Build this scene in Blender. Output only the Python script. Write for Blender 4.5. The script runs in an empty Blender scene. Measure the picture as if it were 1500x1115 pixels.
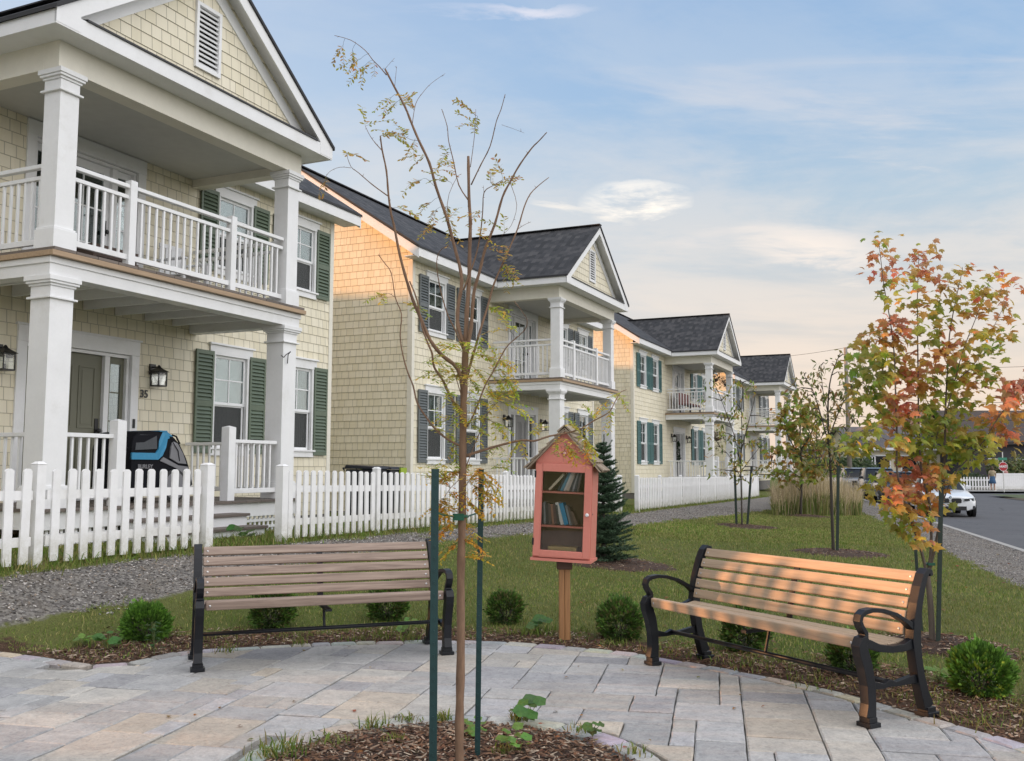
import bpy, bmesh, math, random
import numpy as np
from mathutils import Vector, Matrix, noise
from mathutils.geometry import delaunay_2d_cdt
random.seed(7); NR = np.random.RandomState(11)
R = math.radians
scene = bpy.context.scene
COL = scene.collection
# ---------------------------------------------------------------- camera model
F, CX, CY, CH = 1400., 750., 557.5, 1.38
PITCH = math.atan(128/F); ROLL = R(.13); AZ = R(24.5)
def ray(px, py):
    x = (px-CX)/F; y = -(py-CY)/F
    c, s = math.cos(ROLL), math.sin(ROLL)
    x, y = c*x-s*y, s*x+c*y
    return Vector((x, math.cos(PITCH)-y*math.sin(PITCH), math.sin(PITCH)+y*math.cos(PITCH)))
UX, UY = math.sin(AZ), math.cos(AZ)          # street direction of the house row
VX, VY = math.cos(AZ), -math.sin(AZ)         # outward from the facades
def W(u, v, z=0): return Vector((UX*u+VX*v, UY*u+VY*v, z))
def uv_of(x, y): return (x*UX+y*UY, x*VX+y*VY)
def at(px, py, D):
    d = ray(px, py); return Vector((0, 0, CH)) + d*(D/d.y)
def atv(px, py, v):
    d = ray(px, py); t = v/(d.x*VX+d.y*VY); return Vector((0, 0, CH)) + d*t
def sst(t): t = max(0., min(1., t)); return t*t*(3-2*t)
def lerp(xs, ys, x): return float(np.interp(x, xs, ys))
def curb_x(y): return 9.7+.266*(y-18.1)
def ground_h(x, y):
    u, v = uv_of(x, y)
    hf = lerp([-20, 9, 12, 24, 45, 70], [.46, .46, .42, .23, .12, .1], u)
    vb = lerp([5.03, 9], [6.5, 3.5], u)
    a = hf*sst((-v-vb)/(7.64-vb))
    cx = curb_x(y) if y > 5 else curb_x(5)-(5-y)*.1
    b = -.2*sst((x-(cx-4.2))/4.0)
    return a+b
def ground_at(px, py):
    z = 0
    for i in range(12):
        d = ray(px, py); t = (z-CH)/d.z; p = d*t
        z = .5*z+.5*ground_h(p.x, p.y)
    return Vector((p.x, p.y, ground_h(p.x, p.y)))
# ---------------------------------------------------------------- mesh builder
class MB:
    def __init__(s): s.v = []; s.f = []; s.uv = []; s.m = []; s.c = []
    def poly(s, pts, uv=None, mi=0, col=None):
        n = len(s.v); s.v += [tuple(p) for p in pts]; s.f.append(tuple(range(n, n+len(pts))))
        if uv is None:
            a = Vector(pts[0]); b = Vector(pts[1]); c = Vector(pts[2]); nn = (b-a).cross(c-a)
            k = max(range(3), key=lambda i: abs(nn[i]))
            ij = [(1, 2), (0, 2), (0, 1)][k]
            uv = [(p[ij[0]], p[ij[1]]) for p in pts]
        s.uv.append(uv); s.m.append(mi); s.c.append(col)
    def box(s, x0, x1, y0, y1, z0, z1, mi=0):
        if x0 > x1: x0, x1 = x1, x0
        if y0 > y1: y0, y1 = y1, y0
        if z0 > z1: z0, z1 = z1, z0
        P = [(x0, y0, z0), (x1, y0, z0), (x1, y1, z0), (x0, y1, z0), (x0, y0, z1), (x1, y0, z1), (x1, y1, z1), (x0, y1, z1)]
        s.hexa(P, mi)
    def hexa(s, P, mi=0):
        for q in ((3, 2, 1, 0), (4, 5, 6, 7), (0, 1, 5, 4), (1, 2, 6, 5), (2, 3, 7, 6), (3, 0, 4, 7)):
            s.poly([P[i] for i in q], mi=mi)
    def cbox(s, c, d, rot=None, mi=0):       # centre, dims, rotation matrix
        c = Vector(c); P = []
        for z in (-.5, .5):
            for x, y in ((-.5, -.5), (.5, -.5), (.5, .5), (-.5, .5)):
                p = Vector((x*d[0], y*d[1], z*d[2]))
                if rot is not None: p = rot @ p
                P.append(c+p)
        s.hexa(P, mi)
    def beam(s, a, b, w, h, up=(0, 0, 1), mi=0):   # rectangular bar from a to b
        a = Vector(a); b = Vector(b); d = (b-a).normalized(); up = Vector(up)
        sd = d.cross(up)
        if sd.length < 1e-4: sd = Vector((1, 0, 0))
        sd.normalize(); u2 = sd.cross(d)
        P = []
        for e in (a, b):
            for i, j in ((-1, -1), (1, -1), (1, 1), (-1, 1)): P.append(e+sd*(w/2*i)+u2*(h/2*j))
        s.hexa(P, mi)
    def tube(s, pts, rad, n=6, cap=True, mi=0):
        pts = [Vector(p) for p in pts]
        if not hasattr(rad, '__len__'): rad = [rad]*len(pts)
        rings = []; prev = None
        for i, p in enumerate(pts):
            d = (pts[min(i+1, len(pts)-1)]-pts[max(i-1, 0)])
            if d.length < 1e-7: d = Vector((0, 0, 1))
            d.normalize()
            if prev is None:
                a = Vector((1, 0, 0)) if abs(d.x) < .8 else Vector((0, 1, 0))
                a = (a-d*a.dot(d)).normalized()
            else:
                a = (prev-d*prev.dot(d))
                a = a.normalized() if a.length > 1e-5 else prev
            prev = a; b = d.cross(a)
            base = len(s.v)
            s.v += [tuple(p+(a*math.cos(2*math.pi*k/n)+b*math.sin(2*math.pi*k/n))*rad[i]) for k in range(n)]
            rings.append(base)
        L = 0
        for i in range(len(rings)-1):
            L1 = L+(pts[i+1]-pts[i]).length
            for k in range(n):
                k2 = (k+1) % n
                s.f.append((rings[i]+k, rings[i]+k2, rings[i+1]+k2, rings[i+1]+k))
                s.uv.append([(k/n, L), ((k+1)/n, L), ((k+1)/n, L1), (k/n, L1)]); s.m.append(mi); s.c.append(None)
            L = L1
        if cap:
            for r, rev in ((rings[0], True), (rings[-1], False)):
                q = [r+k for k in range(n)]
                s.f.append(tuple(reversed(q) if rev else q)); s.uv.append([(0, 0)]*n); s.m.append(mi); s.c.append(None)
    def lathe(s, c, prof, n=16, axis='z', mi=0):  # prof: (r, h)
        c = Vector(c); rings = []
        for r, h in prof:
            base = len(s.v)
            for k in range(n):
                a = 2*math.pi*k/n; x, y = r*math.cos(a), r*math.sin(a)
                p = {'z': (x, y, h), 'y': (x, h, y), 'x': (h, x, y)}[axis]
                s.v.append(tuple(c+Vector(p)))
            rings.append(base)
        for i in range(len(rings)-1):
            for k in range(n):
                k2 = (k+1) % n
                q = (rings[i]+k, rings[i]+k2, rings[i+1]+k2, rings[i+1]+k)
                s.f.append(q if axis != 'y' else q[::-1]); s.uv.append([(0, 0)]*4); s.m.append(mi); s.c.append(None)
        for r, rev in ((rings[0], True), (rings[-1], False)):
            q = [r+k for k in range(n)]
            if axis == 'y': rev = not rev
            s.f.append(tuple(reversed(q) if rev else q)); s.uv.append([(0, 0)]*n); s.m.append(mi); s.c.append(None)
    def ribbon(s, pts, th, x0, x1, mi=0):    # bar swept along a 2D path in the (y,z) plane, width x0..x1
        n = len(pts); th = th if hasattr(th, '__len__') else [th]*n
        O = []
        for i, p in enumerate(pts):
            a = pts[max(i-1, 0)]; b = pts[min(i+1, n-1)]
            dy, dz = b[0]-a[0], b[1]-a[1]; l = math.hypot(dy, dz) or 1
            ny, nz = -dz/l, dy/l; t = th[i]/2
            O.append(((p[0]+ny*t, p[1]+nz*t), (p[0]-ny*t, p[1]-nz*t)))
        for i in range(n-1):
            (a, b), (c, d) = O[i], O[i+1]
            A = [(x, *q) for x in (x0, x1) for q in (a, b, c, d)]
            s.poly([A[0], A[2], A[6], A[4]], mi=mi); s.poly([A[1], A[5], A[7], A[3]], mi=mi)
            s.poly([A[0], A[1], A[3], A[2]], mi=mi); s.poly([A[4], A[6], A[7], A[5]], mi=mi)
        for i in (0, n-1):
            a, b = O[i]
            q = [(x0, *a), (x1, *a), (x1, *b), (x0, *b)]
            s.poly(q if i == 0 else q[::-1], mi=mi)
    def build(s, name, mats, parent=None, smooth=False, bevel=0, weld=False, auto=None, loc=None, rot=None, seg=2):
        me = bpy.data.meshes.new(name)
        me.from_pydata(s.v, [], s.f)
        if not isinstance(mats, (list, tuple)): mats = [mats]
        for m in mats: me.materials.append(m)
        me.polygons.foreach_set('material_index', s.m)
        ul = me.uv_layers.new(name='UVMap')
        flat = [c for f in s.uv for p in f for c in p[:2]]
        ul.data.foreach_set('uv', flat)
        if any(c is not None for c in s.c):
            ca = me.color_attributes.new('Col', 'FLOAT_COLOR', 'CORNER')
            fl = []
            for f, c in zip(s.f, s.c):
                c = c or (1, 1, 1)
                fl += [c[0], c[1], c[2], 1.]*len(f)
            ca.data.foreach_set('color', fl)
        if smooth: me.polygons.foreach_set('use_smooth', [True]*len(s.f))
        me.validate(); me.update()
        if weld or bevel or auto:
            bm = bmesh.new(); bm.from_mesh(me); bmesh.ops.remove_doubles(bm, verts=bm.verts, dist=1e-5)
            if auto:
                for e in bm.edges:
                    if len(e.link_faces) == 2 and e.calc_face_angle(0) > auto: e.smooth = False
            bm.to_mesh(me); bm.free()
        o = bpy.data.objects.new(name, me); COL.objects.link(o)
        if parent is not None: o.parent = parent
        if loc is not None: o.location = loc
        if rot is not None: o.rotation_euler = rot
        if bevel:
            b = o.modifiers.new('bevel', 'BEVEL'); b.width = bevel; b.segments = seg; b.limit_method = 'ANGLE'; b.angle_limit = R(40)
            b.harden_normals = False
        return o
def tag(o, label=None, cat=None, group=None, kind=None):
    if label: o['label'] = label
    if cat: o['category'] = cat
    if group: o['group'] = group
    if kind: o['kind'] = kind
    return o
def empty(name, loc, rz=0, label=None, cat=None, group=None, rot=None):
    o = bpy.data.objects.new(name, None); COL.objects.link(o); o.location = loc
    o.rotation_euler = rot if rot is not None else (0, 0, rz)
    o.empty_display_size = .2
    return tag(o, label, cat, group)
def np_mesh(name, V, Fc, mat, cols=None, parent=None):
    """V (n,3); Fc (m,k) constant-size faces"""
    me = bpy.data.meshes.new(name); n, m, k = len(V), len(Fc), Fc.shape[1]
    me.vertices.add(n); me.vertices.foreach_set('co', np.asarray(V, np.float32).ravel())
    me.loops.add(m*k); me.loops.foreach_set('vertex_index', np.asarray(Fc, np.int32).ravel())
    me.polygons.add(m); me.polygons.foreach_set('loop_start', np.arange(0, m*k, k, dtype=np.int32))
    me.update(calc_edges=True)
    if cols is not None:
        ca = me.color_attributes.new('Col', 'FLOAT_COLOR', 'POINT')
        c4 = np.ones((n, 4), np.float32); c4[:, :3] = cols; ca.data.foreach_set('color', c4.ravel())
    me.materials.append(mat); me.validate()
    o = bpy.data.objects.new(name, me); COL.objects.link(o)
    if parent is not None: o.parent = parent
    return o
# ---------------------------------------------------------------- materials
class NT:
    def __init__(s, name):
        s.mat = bpy.data.materials.new(name); s.mat.use_nodes = True; s.t = s.mat.node_tree
        s.b = s.t.nodes['Principled BSDF']; s.out = s.t.nodes['Material Output']
    def n(s, typ, **kw):
        nd = s.t.nodes.new(typ)
        for k, v in kw.items():
            if k in nd.inputs.keys() if isinstance(k, str) else False: nd.inputs[k].default_value = v
            else: setattr(nd, k, v)
        return nd
    def l(s, a, b): s.t.links.new(a, b)
    def math(s, op, a, b=None, c=None, clamp=False):
        nd = s.t.nodes.new('ShaderNodeMath'); nd.operation = op; nd.use_clamp = clamp
        for i, x in enumerate((a, b, c)):
            if x is None: continue
            if isinstance(x, (int, float)): nd.inputs[i].default_value = x
            else: s.l(x, nd.inputs[i])
        return nd.outputs[0]
    def noise(s, vec, scale, detail=4, rough=.55, dist=0):
        nd = s.t.nodes.new('ShaderNodeTexNoise'); nd.inputs['Scale'].default_value = scale
        nd.inputs['Detail'].default_value = detail; nd.inputs['Roughness'].default_value = rough
        nd.inputs['Distortion'].default_value = dist
        if vec is not None: s.l(vec, nd.inputs['Vector'])
        return nd.outputs['Fac']
    def ramp(s, fac, stops, interp='LINEAR'):
        nd = s.t.nodes.new('ShaderNodeValToRGB'); cr = nd.color_ramp; cr.interpolation = interp
        while len(cr.elements) < len(stops): cr.elements.new(.5)
        for e, (p, c) in zip(cr.elements, stops):
            e.position = p; e.color = (*c, 1) if len(c) == 3 else c
        if fac is not None: s.l(fac, nd.inputs[0])
        return nd.outputs[0]
    def mix(s, fac, a, b, mode='MIX'):
        nd = s.t.nodes.new('ShaderNodeMix'); nd.data_type = 'RGBA'; nd.blend_type = mode
        for i, x in ((0, fac), (6, a), (7, b)):
            if isinstance(x, (int, float)): nd.inputs[i].default_value = x
            elif isinstance(x, tuple): nd.inputs[i].default_value = (*x, 1)
            else: s.l(x, nd.inputs[i])
        return nd.outputs[2]
    def bump(s, h, strength=.5, dist=.01, normal=None):
        nd = s.t.nodes.new('ShaderNodeBump'); nd.inputs['Strength'].default_value = strength
        nd.inputs['Distance'].default_value = dist; s.l(h, nd.inputs['Height'])
        if normal is not None: s.l(normal, nd.inputs['Normal'])
        s.l(nd.outputs[0], s.b.inputs['Normal']); return nd.outputs[0]
    def tc(s, w='Object'): return s.t.nodes.new('ShaderNodeTexCoord').outputs[w]
    def geo(s, w='Position'): return s.t.nodes.new('ShaderNodeNewGeometry').outputs[w]
    def mapping(s, vec, scale=(1, 1, 1), rot=(0, 0, 0)):
        nd = s.t.nodes.new('ShaderNodeMapping'); nd.inputs['Scale'].default_value = scale; nd.inputs['Rotation'].default_value = rot
        s.l(vec, nd.inputs[0]); return nd.outputs[0]
    def sep(s, vec):
        nd = s.t.nodes.new('ShaderNodeSeparateXYZ'); s.l(vec, nd.inputs[0]); return nd.outputs
    def comb(s, x, y, z=0):
        nd = s.t.nodes.new('ShaderNodeCombineXYZ')
        for i, q in enumerate((x, y, z)):
            if isinstance(q, (int, float)): nd.inputs[i].default_value = q
            else: s.l(q, nd.inputs[i])
        return nd.outputs[0]
    def base(s, x, rough=None, metal=None):
        if isinstance(x, tuple): s.b.inputs['Base Color'].default_value = (*x, 1)
        else: s.l(x, s.b.inputs['Base Color'])
        if rough is not None: s.b.inputs['Roughness'].default_value = rough
        if metal is not None: s.b.inputs['Metallic'].default_value = metal
        return s
def paint(name, c, rough=.5, var=.12, bump=.15, scale=6, metal=0, spec=None, dirt=None):
    t = NT(name); v = t.geo()
    nf = t.noise(v, scale, 5); n2 = t.noise(v, scale*9, 3)
    k = t.math('ADD', t.math('MULTIPLY', nf, .7), t.math('MULTIPLY', n2, .3))
    lo = tuple(x*(1-var) for x in c); hi = tuple(min(1, x*(1+var)) for x in c)
    col = t.ramp(k, [(.3, lo), (.7, hi)])
    if dirt is not None:
        dn = t.noise(v, 2.3, 6, .7); col = t.mix(t.ramp(dn, [(.55, (0, 0, 0)), (.8, (.5, .5, .5))]), col, dirt)
    t.base(col, rough, metal)
    t.l(t.ramp(n2, [(.3, (rough*.85,)*3), (.7, (min(1, rough*1.15),)*3)]), t.b.inputs['Roughness'])
    if spec is not None: t.b.inputs['Specular IOR Level'].default_value = spec
    if bump: t.bump(n2, bump, .002)
    return t.mat
def shingle_wall(name, c, c2):
    t = NT(name); uv = t.tc('UV'); x, y, _ = t.sep(uv); RH = .175
    row = t.math('FLOOR', t.math('DIVIDE', y, RH))
    jit = t.math('MULTIPLY', t.noise(t.comb(x, y), 3, 2), .15)
    w = t.math('ADD', t.math('MULTIPLY', x, 5.6), t.math('MULTIPLY', row, 13.37))
    vo = t.n('ShaderNodeTexVoronoi'); vo.voronoi_dimensions = '1D'; vo.feature = 'DISTANCE_TO_EDGE'; vo.inputs['Scale'].default_value = 1; vo.inputs['Randomness'].default_value = .75
    t.l(w, vo.inputs['W'])
    v2 = t.n('ShaderNodeTexVoronoi'); v2.voronoi_dimensions = '1D'; v2.inputs['Scale'].default_value = 1; v2.inputs['Randomness'].default_value = .75
    t.l(w, v2.inputs['W'])
    cell = t.sep(v2.outputs['Color'])[0]
    gap = t.math('LESS_THAN', vo.outputs['Distance'], .036)
    grain = t.noise(t.mapping(t.comb(x, y), (90, 3, 1)), 1, 4)
    big = t.noise(t.geo(), .8, 5); strk = t.noise(t.mapping(t.comb(x, y), (7, .35, 1)), 1, 5, .6)
    col = t.mix(t.math('MULTIPLY', cell, .9), c, c2)
    col = t.mix(t.math('MULTIPLY_ADD', strk, 1.6, -.75, clamp=True), col, tuple(q*.80 for q in c))
    col = t.mix(t.math('MULTIPLY', t.math('SUBTRACT', big, .35), .35), col, tuple(q*.78 for q in c))
    fr = t.math('FRACT', t.math('DIVIDE', y, RH))
    edge = t.math('MAXIMUM', gap, t.math('GREATER_THAN', fr, .955))
    col = t.mix(t.math('MULTIPLY', edge, .62), col, tuple(q*.38 for q in c))
    t.base(col, .62)
    h = t.math('ADD', t.math('MULTIPLY', gap, -1.), t.math('ADD', t.math('MULTIPLY', grain, .12), t.math('MULTIPLY', cell, .25)))
    t.bump(h, .6, .006)
    return t.mat
def roof_mat(name):
    t = NT(name); uv = t.tc('UV'); x, y, _ = t.sep(uv)
    row = t.math('FLOOR', t.math('DIVIDE', y, .14))
    w = t.math('ADD', t.math('MULTIPLY', x, 5.), t.math('MULTIPLY', row, 7.77))
    v2 = t.n('ShaderNodeTexVoronoi'); v2.voronoi_dimensions = '1D'; v2.inputs['Scale'].default_value = 1; t.l(w, v2.inputs['W'])
    cell = t.sep(v2.outputs['Color'])[0]
    g = t.noise(t.geo(), 160, 2); big = t.noise(t.geo(), .6, 4)
    k = t.math('ADD', t.math('MULTIPLY', cell, .65), t.math('ADD', t.math('MULTIPLY', g, .25), t.math('MULTIPLY', big, .2)))
    t.base(t.ramp(k, [(.1, (.012, .013, .015)), (.55, (.03, .031, .035)), (.95, (.07, .068, .07))]), .85)
    fr = t.math('FRACT', t.math('DIVIDE', y, .14))
    h = t.math('ADD', t.math('MULTIPLY', fr, -.8), t.math('ADD', t.math('MULTIPLY', cell, .5), t.math('MULTIPLY', g, .3)))
    t.bump(h, .8, .012)
    return t.mat
def wood(name, c, c2, axis=0, rough=.6, scale=1., grainy=1.):
    t = NT(name); o = t.tc('Object'); info = t.n('ShaderNodeObjectInfo').outputs['Random']
    geo = t.n('ShaderNodeNewGeometry').outputs['Random Per Island']
    sc = [26*scale]*3; sc[axis] = 1.3*scale
    vv = t.mapping(o, tuple(sc))
    off = t.n('ShaderNodeVectorMath'); off.operation = 'ADD'; t.l(vv, off.inputs[0]); t.l(t.comb(t.math('MULTIPLY', geo, 37.), t.math('MULTIPLY', geo, 91.), info), off.inputs[1])
    n1 = t.noise(off.outputs[0], 1, 6, .65, 1.2); n2 = t.noise(off.outputs[0], 5, 3, .6)
    k = t.math('ADD', t.math('MULTIPLY', n1, .7), t.math('ADD', t.math('MULTIPLY', n2, .2), t.math('MULTIPLY', geo, .22)))
    t.base(t.ramp(k, [(.35, c2), (.72, c)]), rough)
    t.bump(n1, .35*grainy, .004)
    return t.mat
def leaf_mat(name, rough=.5, trans=.35):
    t = NT(name); a = t.n('ShaderNodeVertexColor'); a.layer_name = 'Col'
    nz = t.noise(t.geo(), 60, 2)
    col = t.mix(.35, a.outputs[0], t.mix(1., a.outputs[0], t.ramp(nz, [(.3, (.55, .55, .55)), (.7, (1.3, 1.3, 1.3))]), 'MULTIPLY'))
    t.base(col, rough)
    tr = t.n('ShaderNodeBsdfTranslucent'); t.l(col, tr.inputs[0])
    mx = t.n('ShaderNodeMixShader'); mx.inputs[0].default_value = trans
    t.l(t.b.outputs[0], mx.inputs[1]); t.l(tr.outputs[0], mx.inputs[2]); t.l(mx.outputs[0], t.out.inputs[0])
    return t.mat
def glass_mat(name, tint=(.75, .82, .82), refl=1.0):
    t = NT(name); t.t.nodes.remove(t.b)
    g = t.n('ShaderNodeBsdfGlossy'); g.inputs['Roughness'].default_value = .02; g.inputs['Color'].default_value = (refl, refl, refl, 1)
    wv = t.noise(t.geo(), 2.2, 2)
    bp = t.n('ShaderNodeBump'); bp.inputs['Strength'].default_value = .08; bp.inputs['Distance'].default_value = .02; t.l(wv, bp.inputs['Height']); t.l(bp.outputs[0], g.inputs['Normal'])
    tr = t.n('ShaderNodeBsdfTransparent'); tr.inputs[0].default_value = (*tint, 1)
    fr = t.n('ShaderNodeFresnel'); fr.inputs[0].default_value = 1.42
    k = t.math('MULTIPLY_ADD', fr.outputs[0], 0.85, .03, clamp=True)
    mx = t.n('ShaderNodeMixShader'); t.l(k, mx.inputs[0]); t.l(tr.outputs[0], mx.inputs[1]); t.l(g.outputs[0], mx.inputs[2]); t.l(mx.outputs[0], t.out.inputs[0])
    return t.mat
M = {}
M['siding'] = shingle_wall('siding_cream', (.725, .665, .50), (.80, .745, .60))
M['white'] = paint('white_paint', (.76, .765, .77), .45, .05, .1, 3, dirt=(.55, .54, .5))
M['fence'] = paint('fence_paint', (.80, .80, .80), .5, .05, .15, 8, dirt=(.6, .59, .54))
def grime(mat, z0, z1, col):      # splash marks and algae near the foot of painted boards
    nt_ = mat.node_tree; b = nt_.nodes['Principled BSDF']; src = b.inputs['Base Color'].links[0].from_socket
    t = NT.__new__(NT); t.mat = mat; t.t = nt_; t.b = b; t.out = nt_.nodes['Material Output']
    z = t.sep(t.tc('Object'))[2]; n = t.noise(t.geo(), 9, 6, .7); n2 = t.noise(t.geo(), 60, 3)
    k = t.math('MULTIPLY_ADD', t.math('SUBTRACT', z, z0), -1./(z1-z0), 1., clamp=True)
    k = t.math('MULTIPLY', k, t.math('MULTIPLY_ADD', t.math('ADD', t.math('MULTIPLY', n, .7), t.math('MULTIPLY', n2, .3)), 3.2, -1.1, clamp=True))
    t.l(t.mix(k, src, col), b.inputs['Base Color'])
grime(M['fence'], .0, .38, (.36, .34, .24))
M['cream_trim'] = paint('cream_trim', (.72, .69, .60), .5, .05)
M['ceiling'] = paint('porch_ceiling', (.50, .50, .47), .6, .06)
M['roof'] = roof_mat('asphalt_shingle')
M['drip'] = paint('dark_edge', (.015, .015, .017), .5)
M['found'] = paint('foundation', (.16, .15, .14), .9, .2, .4)
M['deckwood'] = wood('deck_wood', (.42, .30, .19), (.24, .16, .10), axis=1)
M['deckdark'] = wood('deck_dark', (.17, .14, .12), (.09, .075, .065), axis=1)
M['glass'] = glass_mat('window_glass')
M['blind'] = paint('blind', (.62, .66, .64), .7, .03, 0)
M['curtain'] = paint('curtain', (.5, .5, .47), .8, .15, .3, 12)
M['screen'] = paint('insect_screen', (.05, .055, .06), .8, .1)
M['sash'] = paint('sash_vinyl', (.8, .81, .82), .35, .02, 0)
M['black'] = paint('black_metal', (.012, .012, .013), .4, .2, .1, 20)
t_ = NT('screen_pane'); t_.base((.055, .06, .06), .55); tr_ = t_.n('ShaderNodeBsdfTransparent'); mx_ = t_.n('ShaderNodeMixShader'); mx_.inputs[0].default_value = .35
t_.l(t_.b.outputs[0], mx_.inputs[1]); t_.l(tr_.outputs[0], mx_.inputs[2]); t_.l(mx_.outputs[0], t_.out.inputs[0]); M['screenpane'] = t_.mat
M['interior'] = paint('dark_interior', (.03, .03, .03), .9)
SHUT = {'green': paint('shutter_green', (.105, .14, .095), .5, .1), 'grey': paint('shutter_grey', (.12, .135, .14), .5, .1),
        'teal': paint('shutter_teal', (.06, .145, .145), .5, .1)}
M['door_olive'] = paint('door_olive', (.15, .15, .105), .45, .05)
M['door_grey'] = paint('door_grey', (.22, .22, .22), .45, .05)
M['lampglass'] = glass_mat('lantern_glass', (.9, .92, .9))
RIDGE = 7.65; EXPO = 0.46
# ---------------------------------------------------------------- townhouse
RH = .175
def wall_panel(mb, org, sd, nrm, smin, smax, z0, z1, openings, z_off=0):
    """shingled wall: sd along, nrm outward, smin/smax functions of z, openings (s0,s1,za,zb)"""
    sd = Vector(sd); nrm = Vector(nrm); org = Vector(org)
    flip = sd.cross(Vector((0, 0, 1))).dot(nrm) < 0
    P = lambda s, z, o: org+sd*s+nrm*o+Vector((0, 0, z))
    zs = sorted(set([z0, z1]+[k*RH for k in range(int(z0/RH)+1, int(z1/RH)+1) if z0 < k*RH < z1]+[q for o in openings for q in o[2:] if z0 < q < z1]))
    for za, zb in zip(zs[:-1], zs[1:]):
        if zb-za < 1e-5: continue
        row = math.floor((za+zb)/2/RH); off = lambda z: .010*(1-(z/RH-row))
        ops = sorted([o for o in openings if o[2] < zb-1e-5 and o[3] > za+1e-5])
        cuts = []
        cur = None
        for o in ops: cuts.append((o[0], o[1]))
        segs = []; c = None
        left = (smin(za), smin(zb))
        for a, b in cuts:
            segs.append((left, (a, a))); left = (b, b)
        segs.append((left, (smax(za), smax(zb))))
        for (a0, a1), (b0, b1) in segs:
            if b0-a0 < 1e-4 and b1-a1 < 1e-4: continue
            pts = [P(a0, za, off(za)), P(b0, za, off(za)), P(b1, zb, off(zb)), P(a1, zb, off(zb))]
            uv = [(a0, za), (b0, za), (b1, zb), (a1, zb)]
            if flip: pts.reverse(); uv.reverse()
            mb.poly(pts, uv)
            if abs(za/RH-round(za/RH)) < 1e-4 and za > z0+1e-4:
                pts = [P(a0, za, 0), P(b0, za, 0), P(b0, za, .010), P(a0, za, .010)]
                uv = [(a0, za-.001)]*4
                if flip: pts.reverse()
                mb.poly(pts, uv)
def window(root, y, z0, z1, w=.82, sh=None, shl=True, shr=True, blind='blind', x=.0, side=False, hw=.43, low=None):
    fr = MB()
    h = w/2
    # casing round the opening, proud of the wall
    fr.box(-.03, .035, y-h-.055, y-h, z0, z1); fr.box(-.03, .035, y+h, y+h+.055, z0, z1)
    fr.box(-.03, .04, y-h-.14, y+h+.14, z1, z1+.17); fr.box(-.03, .075, y-h-.17, y+h+.17, z1+.17, z1+.205)
    fr.box(-.03, .07, y-h-.11, y+h+.11, z0-.035, z0); fr.box(-.03, .045, y-h-.07, y+h+.07, z0-.14, z0-.037)
    f = fr.build('window', M['white'], root, bevel=.004)
    s = MB(); t = .045; zm = z0+(z1-z0)*.475
    for (a, b, xx) in ((z0, zm, -.055), (zm-.02, z1, -.03)):
        s.box(xx-.015, xx+.015, y-h, y-h+t, a, b); s.box(xx-.015, xx+.015, y+h-t, y+h, a, b)
        s.box(xx-.015, xx+.015, y-h+t, y+h-t, a, a+t*1.1); s.box(xx-.015, xx+.015, y-h+t, y+h-t, b-t, b)
    zz = (zm+z1)/2
    s.box(-.034, -.021, y-.011, y+.011, zm+.03, z1-t); s.box(-.0335, -.0215, y-h+t, y+h-t, zz-.011, zz+.011)
    s.build('sash', M['sash'], f, bevel=.003, seg=1)
    g = MB(); g.box(-.056, -.052, y-h+t, y+h-t, z0+t, zm-t); g.build('insect_screen', M['screenpane'], f); g = MB(); g.box(-.031, -.027, y-h+t, y+h-t, zm, z1-t)
    g.build('pane', M['glass'], f)
    b = MB()
    if blind == 'blind':
        n = 26
        zlow = low if low is not None else zm-.02
        k = int((z1-zlow)/.03)
        for i in range(k): b.cbox((-.12, y, z1-.02-i*.03), (.022, w-.08, .003), Matrix.Rotation(R(50), 3, 'Y'))
        b.box(-.14, -.138, y-h+.04, y+h-.04, zlow, z1)
    elif blind == 'curtain':
        for sgn in (-1, 1):
            for i in range(9):
                ya = y+sgn*(h-.02-i*.03); b.box(-.16-.02*(i % 2), -.13-.02*(i % 2), ya-sgn*.03, ya, z0+.1, z1-.02)
    if b.v: b.build('blind', M['blind' if blind == 'blind' else 'curtain'], f)
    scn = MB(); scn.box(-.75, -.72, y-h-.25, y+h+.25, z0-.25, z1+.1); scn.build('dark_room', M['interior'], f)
    if sh:
        for sgn, on in ((-1, shl), (1, shr)):
            if not on: continue
            m = MB(); c = y+sgn*(h+.06+hw/2); a, bb = c-hw/2, c+hw/2; za, zb = z0-.1, z1+.05; e = .045
            m.box(.03, .06, a, a+e, za, zb); m.box(.03, .06, bb-e, bb, za, zb)
            zmid = za+(zb-za)*.48
            for q0, q1 in ((za, za+.07), (zb-.07, zb), (zmid-.05, zmid+.05)): m.box(.03, .059, a+e, bb-e, q0, q1)
            for q0, q1 in ((za+.07, zmid-.05), (zmid+.05, zb-.07)):
                n = max(4, int((q1-q0)/.062))
                for i in range(n):
                    zc = q0+(i+.5)*(q1-q0)/n
                    m.cbox((.042, c, zc), (.012, hw-2*e, (q1-q0)/n*1.15), Matrix.Rotation(R(-28), 3, 'Y'))
            m.box(.026, .032, a+e*.5, bb-e*.5, za+.02, zb-.02)
            m.build('shutter', SHUT[sh], root)
    return f
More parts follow.
